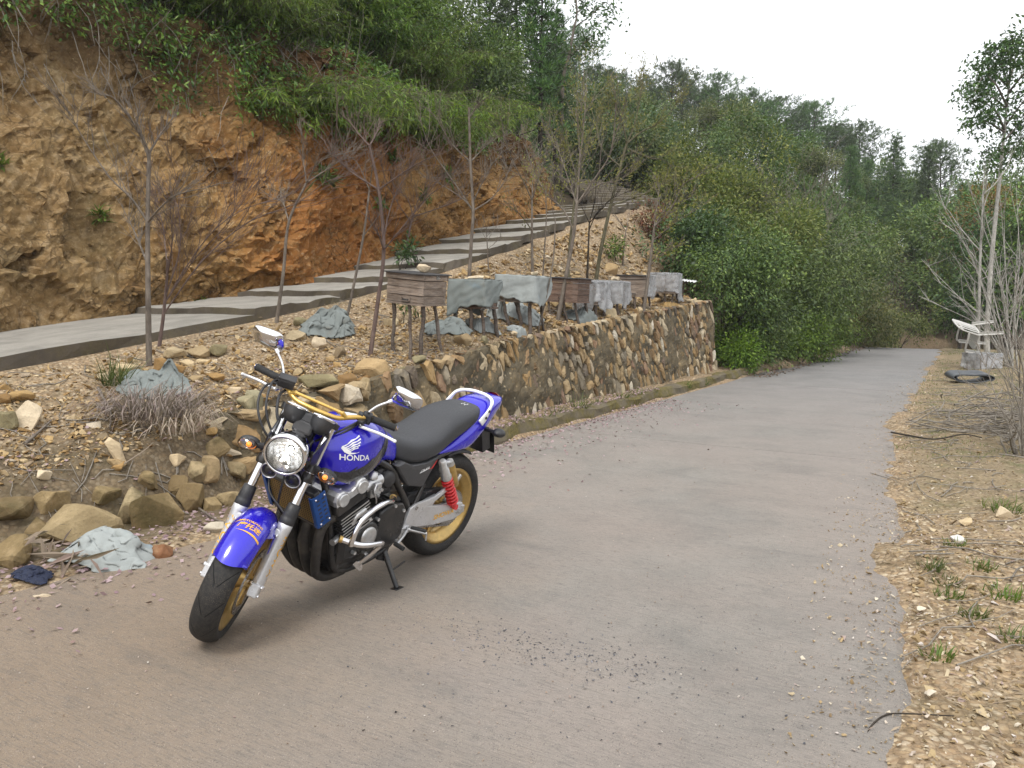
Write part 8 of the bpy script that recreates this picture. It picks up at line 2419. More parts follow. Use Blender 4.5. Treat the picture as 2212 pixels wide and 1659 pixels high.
def build_hill():
	r = random.Random(42)
	pines = [pine_parts(500 + i, 6.2, 2.1 + 0.35 * (i % 3)) for i in range(4)]
	firs = [pine_parts(520 + i, 7.5, 1.5, False) for i in range(3)]
	broads = [broad_parts(540 + i, 5.0, 2.0, (H_GREEN, H_DEEP, H_OLIVE, H_GREEN, H_OLIVE)[i], 0.17, 0.08, 760, 11) for i in range(5)]
	rust = broad_parts(560, 3.5, 1.6, G_RUST, 0.13, 0.05, 420, 9)
	bares = [bare_parts(570 + i, 5.5, B_TWIG) for i in range(3)]
	def on(px, d):
		"""on the hill d metres out along a picture column"""
		x = (px - 1106) / FPX * d
		return gpt(x, d)
	# ridge line pines against the sky
	xs = [1215, 1240, 1262, 1285, 1310, 1335, 1362, 1390, 1412, 1440, 1462, 1490, 1515, 1540, 1562, 1590, 1612, 1640, 1665, 1690, 1715, 1740, 1768, 1790, 1815, 1838, 1858]
	for i, px in enumerate(xs):
		d = r.uniform(56, 66)
		plant_tree("pine_tree", pines[i % 4], on(px, d), r.uniform(0.75, 1.08) * d / 61, r.uniform(0, 6), "green pine with an upswept crown on the ridge of the hill against the sky", "pine", "pines along the ridge of the hill")
	for i, px in enumerate([1880, 1905, 1925, 1960, 1985, 2045, 2070, 2095, 2125, 2160, 2190, 2225, 2255]):
		d = r.uniform(52, 64)
		plant_tree("broadleaf_tree", broads[i % 5], on(px, d), r.uniform(0.85, 1.25), r.uniform(0, 6), "round leafy tree on the lower skyline right of the ridge", "tree", "leafy trees on the lower skyline")
	plant_tree("pine_tree", pines[0], on(2010, 54), 1.2, 0.3, "tall open pine alone above the lower skyline", "pine")
	plant_tree("pine_tree", pines[2], on(1950, 60), 0.85, 1.0, "thin see through pine left of the tall lone one", "pine")
	plant_tree("pine_tree", pines[1], on(1915, 62), 0.9, 2.0, "faint slim pine at the notch of the skyline", "pine")
	# slope below, row by row
	n = 0
	for d, step, j in ((50, 52, 20), (43, 56, 24), (37, 66, 26), (32, 78, 30)):
		px = 1190 if d > 40 else 1300 if d > 35 else 1400
		while px < 2290:
			q = px + r.uniform(-j, j); dd = d + r.uniform(-2.5, 2.5)
			px += step
			if d < 36 and 1840 < q < 2150: continue          # clearing at the end of the road
			if dd < 36 and 1925 < q < 2135 or dd < 41 and 1945 < q < 2085: continue
			n += 1
			k = r.random()
			if 1780 < q < 2130 and d > 40:
				p_ = firs[n % 3] if k < 0.25 else broads[n % 5]
			elif k < 0.20: p_ = pines[n % 4]
			elif k < 0.88: p_ = broads[n % 5]
			elif k < 0.94: p_ = rust
			else: p_ = bares[n % 3]
			if p_ in firs: nm, lab, g, cat = "fir_tree", "dark pointed fir on the shaded slope above the end of the road", "firs on the slope above the road end", "fir"
			elif p_ in pines: nm, lab, g, cat = "pine_tree", "green pine growing part way up the wooded hill", "pines on the slope of the hill", "pine"
			elif p_ is rust: nm, lab, g, cat = "rust_tree", "low rust brown tree among the green ones on the hill", "rust brown trees on the hill", "tree"
			elif p_ in bares: nm, lab, g, cat = "bare_tree", "bare grey tree among the green ones on the hill", "bare trees on the hill", "tree"
			else: nm, lab, g, cat = "broadleaf_tree", "round leafy tree growing on the slope of the wooded hill", "leafy trees on the slope of the hill", "tree"
			plant_tree(nm, p_, on(q, dd), r.uniform(0.65, 1.05), r.uniform(0, 6.28), lab, cat, g)
	# conifers at the skyline over the bank
	for i, (px, d, s, lab) in enumerate(((1165, 24, 0.95, "dark conifer with a bare lower trunk at the skyline over the bank"), (1120, 26, 1.05, "dark conifer left of the bare trunked one at the top edge"), (1062, 25, 1.0, "leftmost dark conifer at the top edge over the bank"), (1196, 27, 0.75, "short dark conifer at the right end of the bank's skyline"))):
		plant_tree("conifer", firs[i % 3], on(px, d), s, i * 1.3, lab, "conifer")
	# slender leaning tree whose tip crosses the sky
	p = on(1210, 26.5); b = p
	rr = random.Random(8); root = empty("slender_tree", b); tag(root, "slender crooked tree with dark leaf sprays crossing the white sky", "tree")
	m = MB(); tp = smooth_path([Vector((0, 0, -0.2))] + [at(x, y, 26.5) - b for x, y in ((1215, 190), (1228, 125), (1240, 60), (1246, 30), (1242, -30))], 20)
	m.tube(tp, [0.07 * (1 - 0.75 * i / (len(tp) - 1)) for i in range(len(tp))], 7, caps=False); m.build("trunk", B_GREY, root)
	m = MB(); C, D = [], []
	for f in (((1246, 30), (1258, 12), (1272, -12)), ((1226, 130), (1250, 105), (1285, 70), (1290, 50)), ((1240, 60), (1280, 30), (1310, 5), (1330, 40)), ((1228, 125), (1240, 110), (1262, 88), (1282, 98))):
		pp = smooth_path([at(x, y, 26.5 + rr.uniform(-.5, .5)) - b for x, y in f], 10)
		m.tube(pp, [0.022 * (1 - 0.7 * i / (len(pp) - 1)) for i in range(len(pp))], 5, caps=False)
		for q in pp[3:]:
			for _ in range(26):
				C.append(tuple(q + Vector((rr.gauss(0, .2), rr.gauss(0, .2), rr.gauss(-0.05, .16))))); D.append((rr.gauss(0, 1), rr.gauss(0, 1), rr.gauss(-.5, .5)))
	m.build("branches", B_GREY, root)
	R_ = np.random.default_rng(8); k = len(C)
	V, F = leaf_quads(np.array(C), np.array(D), rand_unit(R_, k), R_.uniform(0.10, 0.2, k), R_.uniform(0.04, 0.08, k))
	obj("foliage", mesh_np("foliage", V, F, G_DARK), root)
build_hill()
# ---------------------------------------------------------------- bushes beside the road, beyond the wall
def build_bushes():
	r = random.Random(15)
	rows = [
		# px, py (crown middle), depth, half width m, lobes, radius, material, leaf, label
		(1560, 575, 17.0, 1.15, 9, 0.70, G_MID, 0.085, "dense green bush leaning over the far end of the stone wall"),
		(1500, 500, 18.5, 0.9, 8, 0.65, G_DARK, 0.09, "dark green bush behind the farthest beehive"),
		(1600, 690, 17.3, 1.0, 8, 0.55, G_MID, 0.08, "low green bush at the road edge just past the wall end"),
		(1690, 620, 19.5, 1.2, 9, 0.75, H_GREEN, 0.09, "bright leafy bush beside the road past the wall"),
		(1640, 480, 20.5, 1.3, 9, 0.85, H_OLIVE, 0.10, "tall green bush rising behind the bright roadside one"),
		(1750, 560, 22.0, 1.4, 9, 0.9, H_GREEN, 0.10, "broad green bush halfway to the end of the road"),
		(1760, 680, 21.5, 1.1, 8, 0.6, G_BRIGHT, 0.085, "low bright bush touching the road edge halfway along"),
		(1830, 640, 25.0, 1.3, 8, 0.85, H_OLIVE, 0.10, "bright bush at the left side of the road end"),
		(1560, 400, 23.5, 1.5, 10, 1.0, G_OLIVE, 0.11, "tall olive green tree with fine leaves above the bushes"),
		(1690, 450, 25.0, 1.6, 10, 1.0, H_DEEP, 0.11, "dark leafy tree behind the broad green bush"),
		(1480, 380, 25.5, 1.3, 9, 0.9, G_OLIVE, 0.10, "yellow green bush at the head of the steps"),
		(1430, 330, 27.0, 1.6, 9, 1.0, H_GREEN, 0.12, "green tree behind the head of the steps"),
		(1820, 520, 29.0, 1.7, 9, 1.1, H_GREEN, 0.12, "rounded green tree above the road end on the left"),
		(1320, 340, 27.5, 1.5, 9, 0.9, G_DARK, 0.12, "dark tree right of the end of the bank"),
		(1270, 250, 29.5, 1.5, 9, 1.0, G_DARK, 0.12, "dark tree under the slender crooked one"),
		(1590, 330, 29.0, 1.8, 10, 1.1, H_DEEP, 0.12, "large dark glossy tree in the middle of the hill foot"),
		(1870, 705, 27.5, 1.0, 8, 0.5, G_YELLOW, 0.09, "low straw coloured scrub at the very end of the road"),
		(1935, 690, 31.0, 1.3, 8, 0.7, H_OLIVE, 0.10, "yellowish scrub mound beyond the end of the road"),
		(1620, 750, 16.6, 0.9, 7, 0.34, G_BRIGHT, 0.07, "ankle high green ferny bush in the ditch past the wall"),
		(1720, 735, 19.0, 1.0, 7, 0.36, G_BRIGHT, 0.07, "low ferny bush in the ditch farther along the road"),
	]
	for i, (px, py, d, sp, nl, rad, mt, L, lab) in enumerate(rows):
		p = at(px, py, d); g = float(gz(np.array([p.x]), np.array([p.y]))[0])
		b = Vector((p.x, p.y, min(g, p.z - 0.2) - 0.05)); top = max(0.35, p.z - b.z)
		lob = lobes_of(r, nl, sp, sp * 0.7, max(0.2, top - rad * 1.1), top + rad * 0.55, rad)
		lob += lobes_of(r, max(2, nl // 4), sp * 0.7, sp * 0.4, top * 0.3, top * 0.65, rad * 0.7)
		shrub("roadside_bush" if d < 23 else "leafy_tree", lab, "bush" if d < 23 else "tree", b, lob, int(1050 + 800 * rad), 11, L, L * 0.42, mt, 300 + i, clr=0.13, droop=0.3, stems=7, gap=0.98, hollow=0.5)
	# red leaved shrub on the orange slope
	p = on_ground(1418, 530); shrub("red_shrub", "dark red leaved shrub on the orange slope above the far beehives", "bush", p, lobes_of(r, 6, 0.32, 0.3, 0.25, 0.75, 0.32), 230, 9, 0.07, 0.03, G_RED, 330, B_DARK, 0.1)
	p = on_ground(1320, 560); shrub("small_plant", "small yellow green plant on the orange slope", "plant", p, lobes_of(r, 3, 0.12, 0.1, 0.1, 0.3, 0.12), 40, 8, 0.07, 0.03, G_BRIGHT, 331, clr=0.06, stems=3, stem_r=0.008)
	p = on_ground(876, 600); shrub("small_plant", "leafy young shrub sprouting behind the nearest beehive", "plant", p, lobes_of(r, 4, 0.10, 0.1, 0.26, 0.52, 0.12), 34, 8, 0.075, 0.034, G_DARK, 332, clr=0.05, stems=4, stem_r=0.008)
	p = on_ground(892, 700); shrub("small_plant", "green seedling between the legs of the nearest beehive", "plant", p, lobes_of(r, 2, 0.06, 0.06, 0.12, 0.26, 0.07), 12, 6, 0.06, 0.028, G_MID, 333, clr=0.05, stems=2, stem_r=0.006)
	# palm like fern fans by the roadside
	R_ = np.random.default_rng(6)
	for i, (px, py, s_, lab) in enumerate(((1640, 620, 0.55, "pale green fern fan low in the roadside bushes"), (1855, 735, 0.5, "spiky grass tuft at the end of the left road edge"))):
		p = at(px, py, 17.6 if i == 0 else 26); n = 50
		D = np.stack([R_.normal(size=n), R_.normal(size=n) - 0.3, R_.uniform(0.0, 1.0, n)], -1)
		V, F = leaf_quads(R_.normal(size=(n, 3)) * 0.03, D, np.array([[0, 0, 1.0]]) + R_.normal(size=(n, 3)) * .2, s_ * R_.uniform(0.6, 1.1, n), 0.05)
		root = empty("fern", p); tag(root, lab, "fern"); obj("foliage", mesh_np("foliage", V, F, G_BRIGHT if i == 0 else M_STRAW), root)
	# bare trees in front of the hill
	for i, (px, d, h, lab) in enumerate(((1690, 24.0, 3.6, "spreading bare tree with fine grey twigs in front of the green hill"), (1650, 27.0, 3.8, "slim bare tree left of the spreading one"), (1760, 26.0, 3.2, "bare twiggy tree right of the spreading one"))):
		x = (px - 1106) / FPX * d
		plant_tree("bare_tree", bare_parts(700 + i, h, B_TWIG, 12, 0.75), gpt(x, d), 1.0, i * 2.0, lab)
build_bushes()
# ---------------------------------------------------------------- right hand side: tall tree, white stemmed shrubs, brushwood
def build_right():
	r = random.Random(21); R_ = np.random.default_rng(21)
	# tall tree with a leafy head
	d = 21.0; b = gpt((2138 - 1106) / FPX * d, d)
	root = empty("tall_tree", b); tag(root, "tall pale trunked tree with a dark glossy crown at the right edge of the sky", "tree")
	tp = smooth_path([Vector((0, 0, -0.2))] + [at(x, y, d) - b for x, y in ((2132, 720), (2142, 560), (2158, 400), (2170, 280), (2180, 180))], 24)
	m = MB(); m.tube(tp, [0.075 * (1 - 0.70 * i / (len(tp) - 1)) for i in range(len(tp))], 10, caps=False); m.build("trunk", B_PALE, root)
	m = MB(); C, D = [], []
	br = [((2170, 280), (2150, 240), (2115, 215), (2095, 225)), ((2175, 230), (2150, 180), (2125, 165), (2105, 200)), ((2180, 190), (2160, 130), (2150, 110)), ((2180, 180), (2195, 120), (2205, 90)), ((2172, 270), (2210, 220), (2240, 190)), ((2178, 200), (2220, 150), (2250, 120)),
		 ((2172, 300), (2195, 275), (2225, 250)), ((2166, 340), (2190, 320), (2215, 305)), ((2166, 350), (2145, 335), (2135, 345)), ((2180, 190), (2140, 150), (2122, 130)), ((2176, 235), (2130, 200), (2090, 190)), ((2170, 285), (2130, 262), (2110, 270)), ((2180, 180), (2185, 110), (2188, 80))]
	for f in br:
		pp = smooth_path([at(x, y, d + (r.uniform(-1.2, 1.2) if i else 0)) - b for i, (x, y) in enumerate(f)], 12)
		m.tube(pp, [0.03 * (1 - 0.8 * i / (len(pp) - 1)) for i in range(len(pp))], 5, caps=False)
		for q in pp[4:]:
			for _ in range(5):
				c = q + Vector((r.gauss(0, .16), r.gauss(0, .3), r.gauss(0, .15)))
				for _ in range(r.randint(7, 12)):
					C.append(tuple(c + Vector((r.gauss(0, .08), r.gauss(0, .08), r.gauss(0, .07))))); D.append((r.gauss(0, .8), r.gauss(0, .8), r.gauss(-0.35, .5)))
	m.build("branches", B_GREY, root); k = len(C)
	V, F = leaf_quads(np.array(C), np.array(D), np.array([[0, 0, 1.0]]) + R_.normal(size=(k, 3)) * .6, R_.uniform(0.09, 0.17, k), R_.uniform(0.035, 0.065, k))
	obj("foliage", mesh_np("foliage", V, F, G_DARK), root)
	# slim second trunk right beside it
	d = 19.0; b = gpt((2116 - 1106) / FPX * d, d); root = empty("thin_tree", b); tag(root, "thin whitish pole like trunk in front of the tall tree", "tree")
	m = MB(); tp = smooth_path([Vector((0, 0, -0.2))] + [at(x, y, d) - b for x, y in ((2116, 600), (2120, 500), (2124, 420))], 14)
	m.tube(tp, [0.042 * (1 - 0.7 * i / (len(tp) - 1)) for i in range(len(tp))], 8, caps=False); m.build("trunk", B_PALE, root)
	m = MB()
	for _ in range(7): twigs(m, r, tp[r.randint(6, len(tp) - 1)], Vector((r.gauss(0, .6), r.gauss(0, .6), .7)), r.uniform(0.8, 1.5), 0.014, 2, 0.6, .3, 5, (1, 3), .003)
	m.build("crown", B_PALE, root)
	# fan of long pale stems
	def fan(label, px, py, targets, mat, seed, r0=0.016, depth=2, n=7, jit=0.6):
		q = random.Random(seed); c = on_ground(px, py); root = empty("bare_shrub", c); tag(root, label, "bare shrub")
		m = MB()
		for (x, y) in targets:
			e = at(x, y, c.y + q.uniform(-jit, jit)) - c
			p0 = Vector((q.uniform(-.12, .12), q.uniform(-.12, .12), -0.05))
			mid = p0.lerp(e, 0.5) + Vector((q.gauss(0, .08), q.gauss(0, .08), e.length * 0.09))
			pp = smooth_path([p0, p0.lerp(mid, 0.5) + Vector((q.gauss(0, .03), 0, 0.03)), mid, e], 18)
			m.tube(pp, [max(0.0025, r0 * (1 - 0.82 * i / (len(pp) - 1))) for i in range(len(pp))], 6, caps=False)
			L = e.length
			for _ in range(n):
				k = q.randint(4, len(pp) - 2); dd = (pp[k + 1] - pp[k]).normalized()
				twigs(m, q, pp[k], dd + Vector((q.gauss(0, .6), q.gauss(0, .6), q.gauss(0.1, .4))), L * q.uniform(0.12, 0.32), r0 * 0.4, depth - 1, .6, .2, 4, (1, 3), .0018)
		m.build("stem", mat, root); return root
	fan("spreading bare shrub with long whitish stems reaching left over the lone beehive", 2185, 792, [(2010, 395), (2030, 455), (2065, 470), (1990, 560), (2015, 600), (2060, 545), (2090, 395), (2120, 430), (2160, 420), (2195, 400), (2230, 420), (2200, 500), (2050, 640), (1985, 640), (2255, 480)], B_PALE, 31, 0.022, 2, 6)
	fan("dense dark twigged bare shrub at the right frame edge", 2218, 985, [(2150, 640), (2165, 740), (2190, 620), (2215, 600), (2240, 640), (2120, 760), (2100, 830), (2175, 820), (2225, 560), (2140, 880), (2250, 700), (2080, 905)], B_TWIG, 32, 0.012, 2, 8, 0.4)
	fan("leafless dark shrub right of the toppled chair", 2226, 880, [(2150, 700), (2170, 640), (2195, 700), (2210, 600), (2130, 760), (2240, 620), (2225, 700), (2185, 560)], B_TWIG, 33, 0.012, 2, 7)
	# wall of twiggy undergrowth behind the verge and trees behind it
	for i, (px, d, s_, mt, lab) in enumerate(((2075, 33, 1.0, G_MID, "green tree behind the toppled chair"), (2140, 31, 1.1, G_DARK, "dark tree behind the tall pale trunk"), (2205, 29, 1.1, G_MID, "green tree at the right frame edge"), (2200, 35, 1.3, G_RUST, "reddish brown tree crown right of the tall trunk"), (2110, 36, 1.2, G_RUST, "reddish brown tree crown left of the tall trunk"), (2060, 40, 1.35, H_DEEP, "deep green tree at the edge of the brown clearing"), (2170, 41, 1.5, H_GREEN, "tall mid green tree behind the reddish crowns"), (2245, 38, 1.5, H_DEEP, "deep green tree half outside the right frame edge"), (2120, 45, 1.5, H_DEEP, "farthest deep green tree behind the tall trunk"), (2010, 38, 1.2, H_GREEN, "mid green tree above the brown clearing"))):
		p = gpt((px - 1106) / FPX * d, d)
		plant_tree("leafy_tree", broad_parts(800 + i, 5.2, 2.0, mt, 0.15, 0.065, 620, 10, B_GREY), p, s_, i, lab)
	# brushwood heap on the verge
	c = on_ground(2172, 950); m = MB(); q = random.Random(51)
	for _ in range(260):
		a = q.gauss(0, 0.75); L = q.uniform(0.2, 0.95)
		x, y = max(-0.75, q.gauss(0.1, 0.42)), q.gauss(0.1, 0.6)
		if x < -0.2: L *= 0.6
		base = gpt(c.x + x, c.y + y) - c
		z = abs(q.gauss(0, 0.10)) * math.exp(-(x * x + y * y) * 0.9) * 2.2 + 0.012
		d_ = Vector((math.cos(a), math.sin(a), q.gauss(0.06, 0.16)))
		p0 = base + Vector((0, 0, z)); pts = [p0]
		for _ in range(4):
			d_ = (d_ + Vector((q.gauss(0, .1), q.gauss(0, .1), q.gauss(-0.02, .06)))).normalized()
			nx = pts[-1] + d_ * L / 4
			g = gpt(c.x + nx.x, c.y + nx.y).z - c.z
			nx.z = max(nx.z, g + 0.008); pts.append(nx)
		m.tube(pts, [q.uniform(0.003, 0.009)] * 4 + [0.0025], 5, caps=False)
	o = m.build("brushwood", B_TWIG); o.location = c; tag(o, "heap of grey cut brushwood on the verge right of the road", "brushwood", kind='stuff')
	# single sticks
	def stickline(label, pts, r_, mat=B_TWIG, lift=0.01):
		P = [on_ground(x, y) + Vector((0, 0, lift + r_)) for x, y in pts]
		m = MB(); c0 = P[0].copy(); pp = smooth_path([p - c0 for p in P], 18)
		m.tube(pp, [r_ * (1 - 0.4 * i / (len(pp) - 1)) for i in range(len(pp))], 7); o = m.build("stick", mat); o.location = c0
		return tag(o, label, "stick")
	stickline("thin dark twig curving across the lower right road edge", [(1868, 1605), (1885, 1575), (1915, 1552), (1960, 1550), (2060, 1556)], 0.004, B_DARK)
	stickline("long black branch lying left of the brushwood heap", [(1925, 940), (1965, 948), (2020, 955), (2080, 945), (2120, 952)], 0.010, B_DARK, 0.02)
	stickline("bent dark branch on the grass below the rubber sheet", [(2080, 885), (2120, 884), (2160, 888), (2180, 905)], 0.011, B_DARK, 0.04)
	stickline("straight pale cane lying in the dirt at the lower left", [(8, 1352), (70, 1312), (152, 1258)], 0.007, M_STRAW)
	stickline("yellow reed stem poking out of the dry grass above the boulders", [(265, 1022), (310, 992), (332, 975)], 0.005, M_STRAW, 0.05)
	stickline("curved brown root stalk in the dirt behind the front wheel", [(430, 1105), (470, 1130), (520, 1142)], 0.008, B_GREY)
	stickline("crooked dry root on the slope left of the dry grass clump", [(212, 848), (228, 880), (240, 905), (238, 935)], 0.012, B_GREY, 0.02)
	stickline("grey stick on the slope below the dead ochre stones at far left", [(55, 968), (85, 940), (110, 915)], 0.012, B_GREY, 0.01)
	stickline("long thin branch lying on the gravel by the right lever", [(540, 880), (600, 870), (680, 868), (740, 900)], 0.006, B_GREY, 0.02)
	# dead fronds by the sack
	for i, (x, y, s_, lab) in enumerate(((100, 1190, 0.2, "curled dry brown frond left of the pale sack"), (180, 1215, 0.26, "dead drooping leaf stalks between the rag and the pale sack"))):
		c = on_ground(x, y + 20); n = 16
		V, F = leaf_quads(R_.normal(size=(n, 3)) * 0.05 + np.array([0, 0, 0.10]), np.stack([R_.normal(size=n), R_.normal(size=n) - .4, R_.normal(size=n) * .5 - .3], -1), rand_unit(R_, n), s_ * R_.uniform(.5, 1.2, n), 0.03)
		o = obj("dry_frond", mesh_np("dry_frond", V, F, M_STRAW), loc=c); tag(o, lab, "dry leaves")
build_right()
# ---------------------------------------------------------------- grasses
def grass_tuft(label, px, py, n, L, spread, mat, seed, droop=0.5, cat="grass tuft", group=None, w=0.006, base=None):
	R_ = np.random.default_rng(seed); c = on_ground(px, py) if base is None else base
	V, F = [], []
	seg = 4
	for i in range(n):
		a = R_.uniform(0, 2 * np.pi); q = spread * np.sqrt(R_.random())
		p = np.array([np.cos(a) * q, np.sin(a) * q, 0.0])
		d = np.array([np.cos(a) * 0.6 + R_.normal() * .4, np.sin(a) * 0.6 + R_.normal() * .4, 1.0]); l = L * R_.uniform(0.45, 1.15)
		side = np.cross(d, [0.3, 0.2, 1]); side /= np.linalg.norm(side) + 1e-9
		o = len(V)
		for k in range(seg + 1):
			t = k / seg; ww = w * (1 - 0.85 * t) * R_.uniform(0.8, 1.2)
			V += [p - side * ww, p + side * ww]
			d = d + np.array([R_.normal() * .1, R_.normal() * .1, -droop * 0.9 * t * R_.uniform(.4, 1.6)]); dn = d / np.linalg.norm(d)
			p = p + dn * l / seg
		for k in range(seg): F.append((o + 2 * k, o + 2 * k + 1, o + 2 * k + 3, o + 2 * k + 2))
	root = obj("grass_tuft", mesh_np("grass_tuft", np.array(V), np.array(F), mat), loc=c)
	return tag(root, label, cat, group)
def build_grasses():
	grass_tuft("big clump of dry purplish grass drooping down the near slope", 322, 900, 430, 0.46, 0.30, M_DRYG, 61, 1.25)
	grass_tuft("dry purplish grass spilling beside the big clump above the boulders", 375, 935, 190, 0.42, 0.2, M_DRYG, 62, 1.5)
	grass_tuft("green and yellow grass shoots at the left of the torn grey cloth", 250, 835, 90, 0.34, 0.10, M_GRASS, 63, 0.25)
	grass_tuft("green weed tuft at the foot of the wall halfway along", 1252, 885, 46, 0.26, 0.10, M_GRASS, 64, 0.4)
	W = ["at the near end of the soil strip by the wall foot", "in the soil strip beside the motorcycle's tail", "in the soil strip below the third beehive", "just past the tall weed halfway along the wall", "under the dark brown beehive at the wall foot", "at the wall foot where the kerb turns greener", "at the wall foot below the grey boarded beehive", "at the wall foot below the farthest beehive", "at the far corner of the wall"]
	for i, (px, py, L) in enumerate(((1120, 915, 0.12), (1180, 905, 0.12), (1205, 893, 0.14), (1290, 872, 0.14), (1340, 862, 0.16), (1375, 855, 0.13), (1410, 848, 0.14), (1480, 838, 0.16), (1520, 832, 0.14))):
		grass_tuft("small green weed " + W[i], px, py, 34, L, 0.10, M_GRASS, 70 + i, 0.5, "weed", "weeds along the foot of the wall")
	spots = [(2165, 1290, 0.07, "at the frame edge"), (2120, 1228, 0.06, "below the white quartz stones"), (2010, 1228, 0.06, "uppermost at the road edge"), (2045, 1262, 0.05, "small, right of the uppermost one"), (2100, 1330, 0.05, "in the middle of the pale gravel"), (2050, 1290, 0.05, "between the road edge and the middle one"),
			 (2025, 1420, 0.05, "lowest near the road edge"), (2190, 1385, 0.06, "lowest at the frame edge"), (2160, 1100, 0.09, "largest, beside the cream quartz stone"), (2180, 1110, 0.08, "behind the largest tuft at the frame edge"), (2060, 1180, 0.05, "beside the white quartz stone")]
	for i, (px, py, L, w_) in enumerate(spots):
		grass_tuft("bright green tuft on the right verge, " + w_, px, py, 60, L * 1.2, L * 1.3, M_GRASS, 90 + i, 0.5, "grass tuft", "green tufts on the gravel verge", 0.004)
build_grasses()
# ================================================================ loose stones, gravel, litter
def scatter(name, P, size, mat, label, cat, seed=1, flat=0.6, embed=0.25, nproto=7):
	"""many small stones as one mesh: P (n,3), size (n,)"""
	R_ = np.random.default_rng(seed); n = len(P)
	V_, F_ = [], []
	kind = R_.integers(0, nproto, n); o = 0
	for k in range(nproto):
		v, f = hull(900 + k + seed, 8, (1, 1, 1), 0)
		tri = []
		for q in f:
			for i in range(1, len(q) - 1): tri.append((q[0], q[i], q[i + 1]))
		v = np.array([tuple(x) for x in v]); tri = np.array(tri)
		m = np.nonzero(kind == k)[0]
		if not len(m): continue
		a = R_.uniform(0, 2 * np.pi, len(m)); c, s = np.cos(a), np.sin(a)
		sc = np.stack([R_.uniform(0.8, 1.4, len(m)), R_.uniform(0.6, 1.0, len(m)), flat * R_.uniform(0.6, 1.3, len(m))], -1) * size[m][:, None]
		W = v[None] * sc[:, None, :]
		tx, ty = R_.normal(size=(2, len(m))) * 0.35
		z2 = W[..., 2] + W[..., 0] * tx[:, None] + W[..., 1] * ty[:, None]
		X = W[..., 0] * c[:, None] - W[..., 1] * s[:, None]; Y = W[..., 0] * s[:, None] + W[..., 1] * c[:, None]
		Q = np.stack([X, Y, z2], -1) + P[m][:, None, :]
		Q[..., 2] += (size[m] * flat * (0.5 - embed))[:, None]
		F_.append((tri[None] + (np.arange(len(m)) * len(v))[:, None, None] + o).reshape(-1, 3)); V_.append(Q.reshape(-1, 3)); o += Q.shape[0] * Q.shape[1]
	ob = obj(name, mesh_np(name, np.concatenate(V_), np.concatenate(F_), mat))
	return tag(ob, label, cat, kind='stuff')
def flakes(name, P, L, W, mat, label, cat, seed=1, tilt=0.35, lift=0.006):
	R_ = np.random.default_rng(seed); n = len(P)
	a = R_.uniform(0, 2 * np.pi, n)
	D = np.stack([np.cos(a), np.sin(a), R_.normal(size=n) * tilt * 0.5], -1)
	N = np.array([[0, 0, 1.0]]) + R_.normal(size=(n, 3)) * tilt
	V, F = leaf_quads(P + np.array([0, 0, lift]) + np.abs(R_.normal(size=(n, 1))) * np.array([[0, 0, lift]]), D, N, L * R_.uniform(0.6, 1.3, n), W * R_.uniform(0.6, 1.3, n), 0.1)
	return tag(obj(name, mesh_np(name, V, F, mat)), label, cat, kind='stuff')
